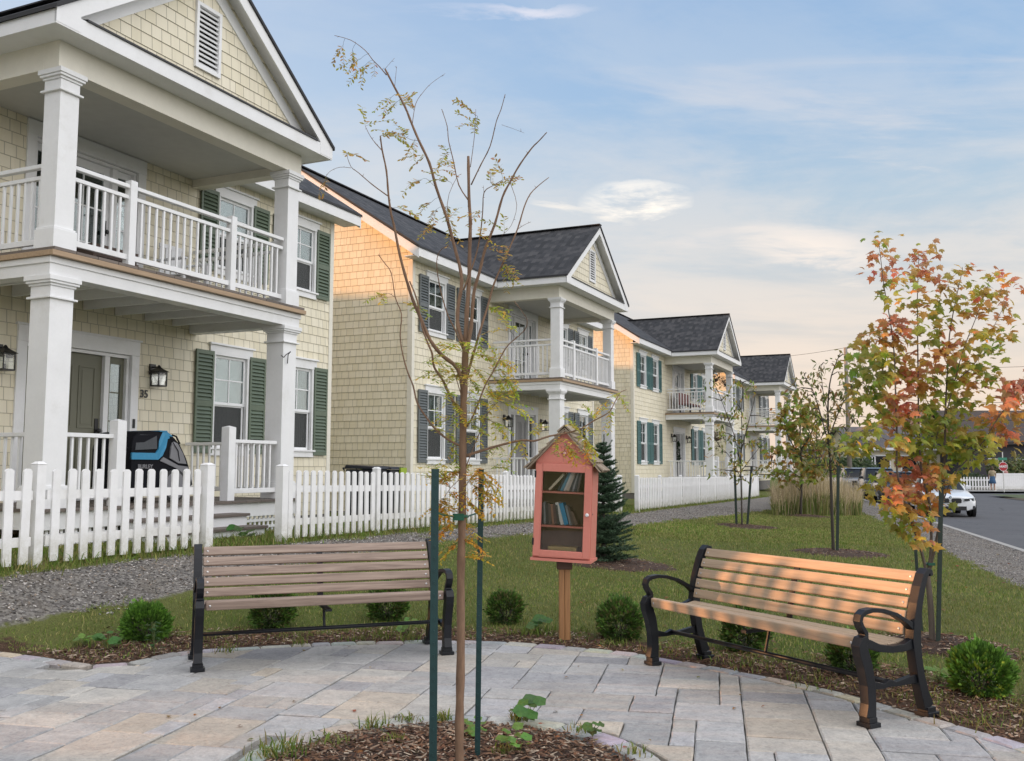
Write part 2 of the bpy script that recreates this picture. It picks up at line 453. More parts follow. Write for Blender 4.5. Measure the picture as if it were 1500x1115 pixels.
def rail(root, p0, p1, z0, tops, bal=.125, mat='white', name='railing', zb=.10):
    """railing between two points (x,y) at deck height z0; tops = heights of horizontal rails"""
    m = MB(); a = Vector((*p0, 0)); b = Vector((*p1, 0)); d = b-a; L = d.length; d.normalize()
    z = lambda h: Vector((0, 0, z0+h))
    m.beam(a+z(zb+.035), b+z(zb+.035), .045, .07)
    for i, h in enumerate(tops): m.beam(a+z(h), b+z(h), .075 if i == len(tops)-1 or len(tops) == 1 else .05, .05)
    n = max(2, round(L/bal)); lo = tops[0]
    for i in range(1, n):
        p = a+d*(L*i/n); m.beam(p+z(zb+.07), p+z(lo-.025), .032, .032, up=(d.x, d.y, 0))
    return m.build(name, M[mat], root, bevel=.004, seg=1)
def post(root, x, y, z0, z1, w=.11, name='rail_post'):
    m = MB(); m.box(x-w/2, x+w/2, y-w/2, y+w/2, z0, z1-.025)
    k = w/2; a = [(x-k, y-k, z1-.025), (x+k, y-k, z1-.025), (x+k, y+k, z1-.025), (x-k, y+k, z1-.025)]; ap = (x, y, z1)
    for i in range(4): m.poly([a[i], a[(i+1) % 4], ap])
    return m.build(name, M['white'], root, bevel=.005, weld=True)
def column(root, x, y, z0, z1, w, base=True):
    m = MB(); h = w/2
    m.box(x-h, x+h, y-h, y+h, z0, z1-.27)
    if base: m.box(x-h-.03, x+h+.03, y-h-.03, y+h+.03, z0, z0+.24); m.box(x-h-.018, x+h+.018, y-h-.018, y+h+.018, z0+.24, z0+.265)
    q = z1-.27
    for e, a, b in ((.035, 0, .025), (.003, .025, .15), (.02, .15, .18), (.045, .18, .21), (.06, .21, .27)):
        m.box(x-h-e, x+h+e, y-h-e, y+h+e, q+a, q+b)
    return m.build('column', M['white'], root, bevel=.005)
def lantern(root, x, y, z):
    m = MB()
    m.box(x, x+.025, y-.06, y+.06, z-.02, z+.15); m.beam((x+.02, y, z+.1), (x+.16, y, z+.1), .02, .02)
    c = x+.15; w = .085
    m.tube([(c, y, z+.13), (c, y, z+.05)], .014)
    m.lathe((c, y, z), [(.02, .12), (.03, .10), (.045, .085)], 10)
    P = [(c-w-.03, y-w-.03, z+.02), (c+w+.03, y-w-.03, z+.02), (c+w+.03, y+w+.03, z+.02), (c-w-.03, y+w+.03, z+.02), (c-.03, y-.03, z+.085), (c+.03, y-.03, z+.085), (c+.03, y+.03, z+.085), (c-.03, y+.03, z+.085)]
    m.hexa(P)
    for i in (-1, 1):
        for j in (-1, 1): m.box(c+i*w-.007, c+i*w+.007, y+j*w-.007, y+j*w+.007, z-.2, z+.02)
    for zz in (-.2, .005):
        for i in (-1, 1):
            m.box(c-w, c+w, y+i*w-.008, y+i*w+.008, z+zz-.008, z+zz+.008); m.box(c+i*w-.008, c+i*w+.008, y-w, y+w, z+zz-.0075, z+zz+.0075)
    m.box(c-w, c+w, y-w, y+w, z-.212, z-.2)
    m.tube([(c, y, z-.2), (c, y, z-.12)], .016)
    o = m.build('wall_lantern', M['black'], root)
    g = MB(); g.box(c-w+.008, c+w-.008, y-w+.008, y+w-.008, z-.195, z+.0); g.build('lantern_glass', M['lampglass'], o)
    return o
def text_mesh(name, s, size, mat, parent, mtx, ext=.004, bold=0, align='CENTER'):
    cu = bpy.data.curves.new(name, 'FONT'); cu.body = s; cu.size = size; cu.extrude = ext; cu.align_x = align; cu.align_y = 'CENTER'; cu.offset = bold
    cu.resolution_u = 4
    tmp = bpy.data.objects.new(name, cu); COL.objects.link(tmp)
    dg = bpy.context.evaluated_depsgraph_get(); me = bpy.data.meshes.new_from_object(tmp.evaluated_get(dg)); bpy.data.objects.remove(tmp)
    me.name = name; me.materials.clear(); me.materials.append(mat)
    o = bpy.data.objects.new(name, me); COL.objects.link(o)
    if parent is not None: o.parent = parent
    o.matrix_local = mtx
    return o
FACE_X = Matrix(((0, 0, 1, 0), (1, 0, 0, 0), (0, 1, 0, 0), (0, 0, 0, 1)))   # text lying in the facade plane, reading along +Y
def door_unit(root, y, z0, z1, kind, glassdoor=False, hw=.93):
    f = MB(); x = 0
    f.box(-.02, .035, y-hw-.15, y-hw, z0, z1); f.box(-.02, .035, y+hw, y+hw+.15, z0, z1)
    f.box(-.02, .04, y-hw-.15, y+hw+.15, z1, z1+.22); f.box(-.02, .06, y-hw-.18, y+hw+.18, z1+.22, z1+.25)
    dw = .47
    f.box(-.16, -.02, y-hw, y-hw+.05, z0, z1-.05); f.box(-.16, -.02, y+hw-.05, y+hw, z0, z1-.05); f.box(-.16, -.02, y-hw, y+hw, z1-.05, z1-.002)
    for sgn in (-1, 1): f.box(-.15, -.03, y+sgn*(dw+.045)-.045, y+sgn*(dw+.045)+.045, z0, z1-.05)
    f.box(-.16, .03, y-hw, y+hw, z0-.02, z0+.03)
    fr = f.build('door_frame', M['white'], root, bevel=.004)
    d = MB()
    mat = M['door_olive'] if kind == 'olive' else M['door_grey'] if kind == 'grey' else M['sash']
    zt = z1-.05
    if glassdoor:
        e = .11
        d.box(-.13, -.09, y-dw, y-dw+e, z0+.03, zt); d.box(-.13, -.09, y+dw-e, y+dw, z0+.03, zt)
        d.box(-.13, -.09, y-dw+e, y+dw-e, z0+.03, z0+.25); d.box(-.13, -.09, y-dw+e, y+dw-e, zt-.12, zt)
        d.box(-.12, -.1, y-.012, y+.012, z0+.25, zt-.12)
        for q in (.33, .66): zz = z0+.25+(zt-.12-z0-.25)*q; d.box(-.119, -.101, y-dw+e, y+dw-e, zz-.012, zz+.012)
        dl = d.build('door', mat, root, bevel=.003)
        g = MB(); g.box(-.112, -.108, y-dw+e, y+dw-e, z0+.25, zt-.12); g.build('pane', M['glass'], dl)
    else:
        d.box(-.13, -.095, y-dw, y+dw, z0+.03, zt)
        for za, zb in ((z0+.25, z0+.9), (z0+1.05, zt-.18)):
            for sgn in (-1, 1):
                c = y+sgn*.2
                for a, b, q, r in ((c-.15, c-.125, za, zb), (c+.125, c+.15, za, zb), (c-.125, c+.125, za, za+.025), (c-.125, c+.125, zb-.025, zb)): d.box(-.095, -.083, a, b, q, r)
                d.box(-.095, -.088, c-.09, c+.09, za+.06, zb-.06)
        dl = d.build('door', mat, root, bevel=.003)
    k = MB(); k.lathe((-.09, y+.4, z0+1.02), [(.012, 0), (.012, .04), (.032, .045), (.034, .07), (.02, .085)], 12, 'x')
    k.box(-.095, -.08, y+.37, y+.43, z0+.97, z0+1.2); k.build('handle', M['black'], dl)
    for sgn in (-1, 1):
        s0 = y+sgn*(dw+.09); s1 = y+sgn*(hw-.05); a, b = min(s0, s1), max(s0, s1)
        m = MB(); e = .06
        m.box(-.12, -.08, a, a+e, z0+.03, zt); m.box(-.12, -.08, b-e, b, z0+.03, zt); m.box(-.12, -.08, a+e, b-e, z0+.03, z0+.3); m.box(-.12, -.08, a+e, b-e, zt-.1, zt)
        for q in (.25, .5, .75): zz = z0+.3+(zt-.1-z0-.3)*q; m.box(-.11, -.09, a+e, b-e, zz-.01, zz+.01)
        sl = m.build('side_window', mat if kind != 'white' else M['sash'], root, bevel=.003)
        g = MB(); g.box(-.102, -.098, a+e, b-e, z0+.3, zt-.1); g.build('pane', M['glass'], sl)
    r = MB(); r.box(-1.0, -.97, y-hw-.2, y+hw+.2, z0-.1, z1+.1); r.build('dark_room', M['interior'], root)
def slab(mb, P, th, mi=0, uvs=None):
    """sloping slab: P = 4 top corners (counter-clockwise from above), thickness down"""
    P = [Vector(p) for p in P]
    a = (P[1]-P[0]).normalized(); n = (P[1]-P[0]).cross(P[3]-P[0]).normalized(); b = n.cross(a)
    uv = [((p-P[0]).dot(a)+31., (p-P[0]).dot(b)+17.) for p in P]
    mb.poly(P, uv, mi); Q = [p-Vector((0, 0, th)) for p in P]
    mb.poly(Q[::-1], None, mi)
    for i in range(4):
        j = (i+1) % 4; mb.poly([P[i], Q[i], Q[j], P[j]], [(0, 0)]*4, mi)
def townhouse(label, u, dz, yl, yr, shut, dkind, number=None, full=False, wins=((-5.35, -3.4), (3.2, 5.14))):
    root = empty('townhouse', W(u, -11.5, 0)+Vector((0, 0, dz)), -AZ, label, 'house', 'cream townhouses in a row')
    ZG = -.15                       # wall bottom
    ops = []; allw = list(wins[0])+list(wins[1])
    for wy in allw: ops += [(wy-.41, wy+.41, 1.72, 3.32), (wy-.41, wy+.41, 4.87, 6.12)]
    ops += [(-.93, .93, .9, 3.1), (-.93, .93, 3.92, 6.0)]
    EZ = 6.68; RS = .667
    rz = lambda x: EZ+RS*(.4-x) if x > -3.2 else EZ+RS*(.4+6.4+x)     # roof top height over x (ridge at -3.2)
    w = MB()
    wall_panel(w, (0, 0, 0), (0, 1, 0), (1, 0, 0), lambda z: yl, lambda z: yr, .45, 6.47, ops)
    def smin(z): return -6.4 if z < 6.62 else max(-6.4, -6.8+(z+.06-EZ)/RS)
    def smax(z): return 0 if z < 6.62 else min(0, .4-(z+.06-EZ)/RS)
    # gable end nearest the camera and the far one
    for yy, sg in ((yl, -1), (yr, 1)):
        cb = []
        wall_panel(w, (0, yy, 0), (1, 0, 0), (0, sg, 0), smin, smax, .45, 9.0, cb)
    wall_panel(w, (-6.4, 0, 0), (0, 1, 0), (-1, 0, 0), lambda z: yl, lambda z: yr, .45, 6.47, [])
    w.build('wall', M['siding'], root)
    for yy, sg in ((yl, -1), (yr, 1)):     # corner boards
        t = MB(); t.box(-.11, .022, yy+sg*.022, yy-sg*.0, .45, 6.45); t.box(.0, .0225, yy+sg*.02, yy-sg*.10, .45, 6.44)
        t.build('corner_board', M['cream_trim'], root, bevel=.003, weld=True)
    fd = MB(); fd.box(-6.38, -.01, yl+.01, yr-.01, ZG, .45); fd.build('foundation', M['found'], root)
    # main roof
    ye, yf = yl-.42, yr+.42
    r = MB()
    slab(r, [(.43, ye-.02, rz(.4)), (.43, yf+.02, rz(.4)), (-3.2, yf+.02, rz(-3.2)), (-3.2, ye-.02, rz(-3.2))], .05)
    slab(r, [(-6.83, yf+.02, rz(-6.8)), (-6.83, ye-.02, rz(-6.8)), (-3.2, ye-.02, rz(-3.2)), (-3.2, yf+.02, rz(-3.2))], .05)
    rc = rz(-3.2)
    r.beam((-3.2, ye, rc+.005), (-3.2, yf, rc+.005), .22, .03)
    roof = r.build('roof', M['roof'], root)
    s = MB()
    s.box(0, .38, ye+.03, yf-.03, 6.45, 6.475); s.box(.38, .41, ye, yf, 6.43, 6.64)           # soffit, fascia
    s.box(-6.78, -6.4, ye+.03, yf-.03, 6.45, 6.475); s.box(-6.81, -6.78, ye, yf, 6.43, 6.64)
    for yy in (ye, yf-.025):                                                                    # rake boards
        for xa, xb in ((.405, -3.2), (-6.805, -3.2)):
            za, zb = rz(xa if xa > 0 else -6.8), rc
            P = [(xa, yy, za-.29), (xb, yy, zb-.29), (xb, yy+.025, zb-.29), (xa, yy+.025, za-.29), (xa, yy, za-.052), (xb, yy, zb-.052), (xb, yy+.025, zb-.052), (xa, yy+.025, za-.052)]
            s.hexa(P)
    for ya, yb in ((ye+.025, yl), (yr, yf-.025)):                                               # rake soffit
        for xa, xb in ((.38, -3.2), (-6.78, -3.2)):
            za, zb = rz(xa if xa > 0 else -6.8)-.2, rc-.2
            s.hexa([(xa, ya, za-.02), (xb, ya, zb-.02), (xb, yb, zb-.02), (xa, yb, za-.02), (xa, ya, za), (xb, ya, zb), (xb, yb, zb), (xa, yb, za)])
    s.build('eaves', M['white'], root, bevel=.003)
    # ---- porch: two storeys
    PX = 2.17; HY = 2.36
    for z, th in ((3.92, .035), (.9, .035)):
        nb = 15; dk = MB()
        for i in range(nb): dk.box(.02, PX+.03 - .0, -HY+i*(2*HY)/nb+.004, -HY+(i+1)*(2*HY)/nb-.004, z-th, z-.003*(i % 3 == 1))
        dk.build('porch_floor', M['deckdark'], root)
    ed = MB()
    ed.box(PX-.02, PX+.045, -HY-.03, HY+.03, 3.815, 3.878); ed.box(.02, PX-.02, -HY-.032, -HY+.02, 3.815, 3.878); ed.box(.02, PX-.02, HY-.02, HY+.032, 3.815, 3.878)
    ed.build('deck_edge', M['deckwood'], root, bevel=.004)
    bm_ = MB()
    bm_.box(PX-.29, PX-.05, -HY+.02, HY-.02, 3.60, 3.813); bm_.box(.02, PX-.29, -HY+.02, -HY+.22, 3.602, 3.813); bm_.box(.02, PX-.29, HY-.22, HY-.02, 3.602, 3.813)
    bm_.box(PX-.05, PX-.03, -HY+.0, HY-.0, 3.74, 3.814); bm_.box(.02, PX-.05, -HY, -HY+.02, 3.74, 3.8135); bm_.box(.02, PX-.05, HY-.02, HY, 3.74, 3.8135)
    for i in range(1, 8): yy = -HY+i*2*HY/8; bm_.box(.02, PX-.29, yy-.02, yy+.02, 3.68, 3.86)
    bm_.build('porch_beam', M['white'], root, bevel=.004)
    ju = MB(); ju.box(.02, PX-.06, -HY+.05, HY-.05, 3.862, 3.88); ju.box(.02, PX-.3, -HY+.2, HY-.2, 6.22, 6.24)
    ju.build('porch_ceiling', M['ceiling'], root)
    ub = MB(); ub.box(PX-.33, PX-.07, -HY+.03, HY-.03, 6.09, 6.43); ub.box(.0, PX-.33, -HY+.03, -HY+.25, 6.092, 6.43); ub.box(.0, PX-.33, HY-.25, HY-.03, 6.092, 6.43)
    ub.build('upper_beam', M['cream_trim'], root, bevel=.004)
    for sg in (-1, 1):
        column(root, PX-.23, sg*(HY-.22), .9, 3.60, .325, base=True); column(root, PX-.21, sg*(HY-.21), 3.92, 6.09, .27)
    # porch roof
    ER, PZ, PS = 2.68, 6.62, .72; XF = 2.45; XB = -2.5
    ap = PZ+PS*ER
    pr = MB()
    slab(pr, [(XF+.03, -ER-.03, PZ+.03-.02), (XF+.03, 0, ap+.03), (XB, 0, ap+.03), (XB, -ER-.03, PZ+.01)][::-1], .055)
    slab(pr, [(XB, ER+.03, PZ+.01), (XB, 0, ap+.03), (XF+.03, 0, ap+.03), (XF+.03, ER+.03, PZ+.01)][::-1], .055)
    pr.beam((XF+.03, 0, ap+.04), (XB, 0, ap+.04), .2, .025)
    # uv along the slope
    pr.build('porch_roof', M['roof'], root)
    tr = MB()
    tr.box(-.02, XF-.03, -ER+.03, -HY+.24, 6.42, 6.44); tr.box(-.02, XF-.03, HY-.24, ER-.03, 6.42, 6.44); tr.box(PX-.33, XF-.03, -HY+.24, HY-.24, 6.42, 6.44)
    tr.box(XF-.03, XF, -ER, ER, 6.41, 6.60)
    for sg in (-1, 1): tr.box(.42, XF-.03, sg*ER, sg*(ER-.03), 6.412, 6.585)
    for sg in (-1, 1):      # rake fascia + soffit + frieze on the pediment
        for x0, x1, dt, db in ((XF-.028, XF+.004, .028, .24), (2.19, 2.215, .20, .42)):
            y0 = sg*ER if x0 > 2.3 else sg*(ER-.37); z0_ = PZ if x0 > 2.3 else PZ+PS*.37
            P = [(x0, y0, z0_-db+dt*0), (x1, y0, z0_-db), (x1, 0, ap-db), (x0, 0, ap-db), (x0, y0, z0_-dt), (x1, y0, z0_-dt), (x1, 0, ap-dt), (x0, 0, ap-dt)]
            if x0 > 2.3:
                P[0] = (x0, y0, 6.41); P[1] = (x1, y0, 6.41)
                tr.hexa([(x0, y0, 6.43), (x1, y0, 6.43), (x1, y0-sg*.24/PS, 6.43), (x0, y0-sg*.24/PS, 6.43), (x0, y0, z0_-dt), (x1, y0, z0_-dt), (x1, y0-sg*.24/PS, z0_-dt+.24-.0), (x0, y0-sg*.24/PS, z0_-dt+.24)])
                y1 = y0-sg*.24/PS
                P = [(x0, y1, z0_), (x1, y1, z0_), (x1, 0, ap-db), (x0, 0, ap-db), (x0, y1, z0_+.24-dt), (x1, y1, z0_+.24-dt), (x1, 0, ap-dt), (x0, 0, ap-dt)]
            tr.hexa(P)
        tr.hexa([(2.2, sg*(ER-.03), PZ-.09), (XF-.03, sg*(ER-.03), PZ-.09), (XF-.03, 0, ap-.09-.022), (2.2, 0, ap-.09-.022), (2.2, sg*(ER-.03), PZ-.07), (XF-.03, sg*(ER-.03), PZ-.07), (XF-.03, 0, ap-.09), (2.2, 0, ap-.09)])
    tr.build('porch_eaves', M['white'], root)
    dr = MB(); yq = ER-.42
    dr.hexa([(2.2, -yq, 6.60), (XF+.02, -yq, 6.60), (XF+.02, yq, 6.60), (2.2, yq, 6.60), (2.2, -yq+.05, 6.70), (XF+.02, -yq, 6.625), (XF+.02, yq, 6.625), (2.2, yq-.05, 6.70)])
    dr.build('drip_edge', M['drip'], root)
    pd = MB(); wall_panel(pd, (2.19, 0, 0), (0, 1, 0), (1, 0, 0), lambda z: -(ap-.1-z)/PS, lambda z: (ap-.1-z)/PS, 6.62, ap-.12, [(-.2, .2, 6.95, 7.80)])
    pd.build('pediment', M['siding'], root)
    ve = MB(); e = .05
    ve.box(2.17, 2.235, -.25, -.2, 6.9, 7.85); ve.box(2.17, 2.235, .2, .25, 6.9, 7.85); ve.box(2.17, 2.235, -.2, .2, 6.9, 6.95); ve.box(2.17, 2.235, -.2, .2, 7.8, 7.85)
    for i in range(12): ve.cbox((2.195, 0, 6.985+i*.0705), (.012, .4, .075), Matrix.Rotation(R(-38), 3, 'Y'))
    ve.build('gable_vent', M['white'], root)
    # upper railing
    zd = 3.92; xr = PX-.16; P1, P2 = -1.08, .83; yc = HY-.36
    tops = (.915, 1.055)
    for a, b in ((-yc, P1-.055), (P1+.055, P2-.055), (P2+.055, yc)): rail(root, (xr, a), (xr, b), zd, tops)
    for p in (P1, P2): post(root, xr, p, zd, zd+1.16)
    for sg in (-1, 1): rail(root, (.05, sg*(HY-.2)), (PX-.37, sg*(HY-.2)), zd, tops)
    # lower railing, skirt, lattice, steps
    zd = .9; N1, N2 = -1.17, .86; yc = HY-.41
    rail(root, (xr, -yc), (xr, N1-.07), zd, (.86,)); rail(root, (xr, N2+.07), (xr, yc), zd, (.86,))
    for p in (N1, N2): post(root, xr+.03, p, zd, zd+1.08, .145, 'newel_post')
    for sg in (-1, 1): rail(root, (.05, sg*(HY-.22)), (PX-.42, sg*(HY-.22)), zd, (.86,))
    sk = MB(); sk.box(PX-.05, PX-.02, -HY+.02, HY-.02, .66, .863); sk.box(.02, PX-.05, -HY+.02, -HY+.05, .66, .863); sk.box(.02, PX-.05, HY-.05, HY-.02, .66, .863)
    sk.build('skirt_board', M['white'], root, bevel=.003)
    for ya, yb in ((-HY+.05, -1.2), (.9, HY-.05)):
        la = MB(); n = int((yb-ya)/.095)
        for i in range(n+1): yy = ya+(yb-ya)*i/n; la.box(PX-.075, PX-.06, yy-.02, yy+.02, .1, .66)
        for k in range(6): la.box(PX-.062, PX-.05, ya, yb, .10+k*.095, .14+k*.095)
        la.build('lattice', M['white'], root)
    st = MB(); tr2 = MB()
    for k, (z, x1) in enumerate(((.735, PX+.29), (.57, PX+.58))):
        st.box(PX-.05, x1-.02, -1.13, .82+.04*k, z-.17, z-.04); tr2.box(PX-.04 if k == 0 else PX+.25, x1+.01, -1.16, .86+.04*k, z-.038, z)
    st.box(PX-.04, PX+.555, -1.12, .84, .0, .40)
    st.build('step_riser', M['white'], root, bevel=.003); tr2.build('step_tread', M['deckdark'], root, bevel=.004)
    # openings
    for i, wy in enumerate(allw):
        hw = .43
        bl = 'blind'
        window(root, wy, 1.72, 3.32, sh=shut, blind='curtain' if (i+int(u)) % 2 else 'blind', low=None)
        window(root, wy, 4.87, 6.12, sh=shut, blind='blind', low=5.35)
    if dkind == 'olive':
        door_unit(root, 0, .9, 3.1, 'olive'); door_unit(root, 0, 3.92, 6.0, 'white', True)
    else:
        door_unit(root, 0, .9, 3.1, 'grey'); door_unit(root, 0, 3.92, 6.0, 'white', True)
    for sg in (-1, 1): lantern(root, .012, sg*1.36, 2.86)
    if number:
        n, ny, nz = number
        text_mesh('house_number', n, .17, M['black'], root, Matrix.Translation((.03, ny, nz)) @ FACE_X, bold=.003)
    return root
H1 = townhouse('largest and nearest cream house, with sage green shutters and a bike trailer on its porch', 10.03, 0, -6.2, 6.2, 'green', 'olive', ('35', 1.2, 2.52), True)
db = MB(); db.box(.035, .055, 1.0-.02, 1.0+.02, 1.98, 2.12); db.build('doorbell', M['black'], H1, bevel=.004)
for yy in (-1.85, 2.3):       # wrought plant hooks on the columns and beam
    hk = MB(); x = 1.94 if yy > 0 else 1.6
    hk.tube([(2.13, yy-.25, 3.0), (2.14, yy-.25, 3.14), (2.2, yy-.27, 3.18), (2.22, yy-.4, 3.12), (2.22, yy-.46, 3.07), (2.2, yy-.5, 3.1)], .008, 6)
    if yy > 0: hk.build('plant_hook', M['black'], H1)
hk = MB(); hk.tube([(1.75, -1.95, 3.3), (1.6, -1.82, 3.2), (1.5, -1.7, 3.14), (1.48, -1.66, 3.17)], .01, 6); hk.build('plant_hook', M['black'], H1)
H0 = townhouse('cream house at the near end of the row, just left of the nearest one', -8.1, 0, -6.5, 6.3, 'green', 'olive')  # house out of view, added to keep the sun off the slender tree
H2 = townhouse('cream house with slate grey shutters, second in the row, behind the slender tree', 26.02, -.12, -6.53, 6.2, 'grey', 'grey', ('31', -1.42, 2.36))
H3 = townhouse('cream house with teal shutters and flower baskets, third in the row', 44.15, -.06, -7.1, 6.2, 'teal', 'grey', None, wins=((-5.8, -3.95), (3.2, 5.14)))
H4 = townhouse('farthest cream house of the row, its porch half hidden behind small trees', 62.9, .12, -7.0, 6.2, 'grey', 'grey', None, wins=((-5.8, -3.95), (3.2, 5.14)))
# ---------------------------------------------------------------- ground
PLAZA = [(-5.6, 7.35), (-3.8, 7.30), (-3.43, 7.13), (-2.95, 6.86), (-2.72, 6.95), (-2.48, 7.36), (-1.86, 7.60), (-1.25, 7.76), (-.6, 7.85), (-.05, 7.77), (.43, 7.58), (.93, 7.32), (1.3, 6.94), (1.77, 6.45), (2.07, 6.03), (2.3, 5.55), (2.58, 4.99), (2.8, 4.2), (2.9, 3), (2.95, 1), (2.95, -5), (-9, -5), (-9, 5)]
MC, MR = (-.29, 4.47), .90
def seg_d(p, a, b):
    px, py = p[0]-a[0], p[1]-a[1]; dx, dy = b[0]-a[0], b[1]-a[1]
    t = max(0, min(1, (px*dx+py*dy)/(dx*dx+dy*dy))); return math.hypot(px-t*dx, py-t*dy)
def inside(p, poly):
    c = False; n = len(poly)
    for i in range(n):
        (x1, y1), (x2, y2) = poly[i], poly[i-1]
        if (y1 > p[1]) != (y2 > p[1]) and p[0] < (x2-x1)*(p[1]-y1)/(y2-y1)+x1: c = not c
    return c
def plaza_sd(p):      # negative inside
    d = min(seg_d(p, PLAZA[i-1], PLAZA[i]) for i in range(len(PLAZA)))
    return -d if inside(p, PLAZA) else d
# lawn / gravel borders
EU = [-10, 4, 5.3, 6.5, 9, 13, 19, 25, 32, 45, 60]; EV = [-6.9, -6.85, -6.8, -6.42, -6.42, -6.45, -6.0, -5.6, -5.1, -4.9, -4.9]
def sd_gravel(x, y):  # positive inside gravel
    u, v = uv_of(x, y)
    a = min(lerp(EU, EV, u)-v, v+7.42)
    cx = curb_x(y) if y > 5 else curb_x(5)-(5-y)*.1
    b = x-(cx-1.65)
    return max(a, b) if u < 60 else b
def sd_mulch(x, y):
    d = plaza_sd((x, y)) if (-7 < x < 6 and -1 < y < 11) else 9.
    w = .46 if x > -1.9 else (.66 if x > -3.3 else .10)
    if x > 2.2: w = .85
    return w-d
def grid_pts():
    pts = []
    def rng(a, b, s): 
        n = int(round((b-a)/s)); return [a+(b-a)*i/n for i in range(n+1)]
    for x in rng(-7, 6, .22):
        for y in rng(2, 12, .22): pts.append((x, y))
    for x in rng(-24, 24, .8):
        for y in rng(-8, 48, .8):
            if not (-7.3 < x < 6.3 and 1.7 < y < 12.3): pts.append((x, y))
    for x in rng(-150, 150, 10):
        for y in rng(-60, 240, 10):
            if not (-24.5 < x < 24.5 and -8.5 < y < 48.5): pts.append((x, y))
    for x in rng(-1500, 1500, 250):
        for y in rng(-1500, 1500, 250):
            if not (-155 < x < 155 and -65 < y < 245): pts.append((x, y))
    return pts
CURB = [(curb_x(y) if y > 5 else curb_x(5)-(5-y)*.1, y) for y in list(range(-60, 76, 3))]
gp = grid_pts()
gp = [p for p in gp if plaza_sd(p) > .06] if True else gp
verts = [Vector(p) for p in PLAZA]; edges = [(i, (i+1) % len(PLAZA)) for i in range(len(PLAZA))]
b0 = len(verts)
verts += [Vector((c[0], c[1])) for c in CURB]; edges += [(b0+i, b0+i+1) for i in range(len(CURB)-1)]
verts += [Vector(p) for p in gp]
vo_, ed_, fc_, *_ = delaunay_2d_cdt(verts, edges, [], 0, 1e-4)
ROAD_END = 66.
def road_side(x, y):
    cx = curb_x(y) if y > 5 else curb_x(5)-(5-y)*.1
    return x > cx-1e-4
def in_road(x, y):
    if not road_side(x, y): return False
    if -60 < y < 62 and x < (curb_x(y) if y > 5 else curb_x(5)-(5-y)*.1)+8.5: return True
    return 57 < y < 66.5
gv = []; gattr = []; mat_attr = []
for p in vo_:
    x, y = p.x, p.y
    far = abs(x) > 150 or y > 240
    z = ground_h(x, y)
    if math.hypot(x, y) > 160: z -= .3
    gv.append((x, y, z)); gattr.append(sd_gravel(x, y)); mat_attr.append(sd_mulch(x, y))
gf = []
for f in fc_:
    cx = sum(vo_[i].x for i in f)/3; cy = sum(vo_[i].y for i in f)/3
    if inside((cx, cy), PLAZA): continue
    if road_side(cx, cy) and -60 < cy < 75: continue
    gf.append(tuple(f))
def mat_ground():
    t = NT('lawn_gravel_mulch'); pos = t.geo()
    a = t.n('ShaderNodeAttribute'); a.attribute_name = 'gravel'; b = t.n('ShaderNodeAttribute'); b.attribute_name = 'mulch'
    n1 = t.noise(pos, 2.2, 5, .65); n2 = t.noise(pos, 14, 4, .6); n3 = t.noise(pos, 70, 3, .6); nb = t.noise(pos, .35, 4, .6)
    wob = t.math('ADD', t.math('MULTIPLY', t.math('SUBTRACT', n1, .5), .9), t.math('MULTIPLY', t.math('SUBTRACT', n2, .5), .45))
    gm = t.math('MULTIPLY_ADD', t.math('ADD', a.outputs['Fac'], t.math('MULTIPLY', wob, .35)), 14, .5, clamp=True)
    mm = t.math('MULTIPLY_ADD', t.math('ADD', b.outputs['Fac'], t.math('MULTIPLY', wob, .9)), 10, .5, clamp=True)
    grass = t.ramp(n3, [(.25, (.045, .062, .015)), (.55, (.105, .135, .03)), (.8, (.18, .195, .06))])
    grass = t.mix(t.math('MULTIPLY', t.ramp(nb, [(.4, (0, 0, 0)), (.65, (1, 1, 1))]), .5), grass, (.17, .16, .06))
    vor = t.n('ShaderNodeTexVoronoi'); vor.inputs['Scale'].default_value = 38; t.l(pos, vor.inputs['Vector'])
    cell = t.sep(vor.outputs['Color'])
    grav = t.ramp(t.math('ADD', t.math('MULTIPLY', cell[0], .8), t.math('MULTIPLY', n1, .3)), [(.1, (.10, .092, .085)), (.5, (.20, .185, .17)), (.95, (.34, .32, .29))])
    grav = t.mix(t.ramp(n1, [(.45, (0, 0, 0)), (.75, (.55, .55, .55))]), grav, (.20, .165, .12))
    mul = t.ramp(t.math('ADD', t.math('MULTIPLY', n3, .6), t.math('MULTIPLY', n2, .5)), [(.3, (.022, .014, .010)), (.55, (.075, .043, .027)), (.8, (.17, .11, .07))])
    c = t.mix(gm, grass, grav); c = t.mix(mm, c, mul)
    t.base(c, .95); t.b.inputs['Specular IOR Level'].default_value = .2
    gh = t.math('MULTIPLY', t.math('SUBTRACT', 1, vor.outputs['Distance']), gm)
    h = t.math('ADD', gh, t.math('MULTIPLY', n3, 1.2)); t.bump(h, 1., .025)
    return t.mat
me = bpy.data.meshes.new('ground'); me.from_pydata(gv, [], gf); me.materials.append(mat_ground())
for nm, arr in (('gravel', gattr), ('mulch', mat_attr)):
    at_ = me.attributes.new(nm, 'FLOAT', 'POINT'); at_.data.foreach_set('value', arr)
me.polygons.foreach_set('use_smooth', [True]*len(gf)); me.update()
bm = bmesh.new(); bm.from_mesh(me)
bmesh.ops.recalc_face_normals(bm, faces=bm.faces)
if sum(f.normal.z*f.calc_area() for f in bm.faces) < 0: bmesh.ops.reverse_faces(bm, faces=bm.faces)
bm.to_mesh(me); bm.free()
g_ob = bpy.data.objects.new('ground', me); COL.objects.link(g_ob); tag(g_ob, kind='structure')
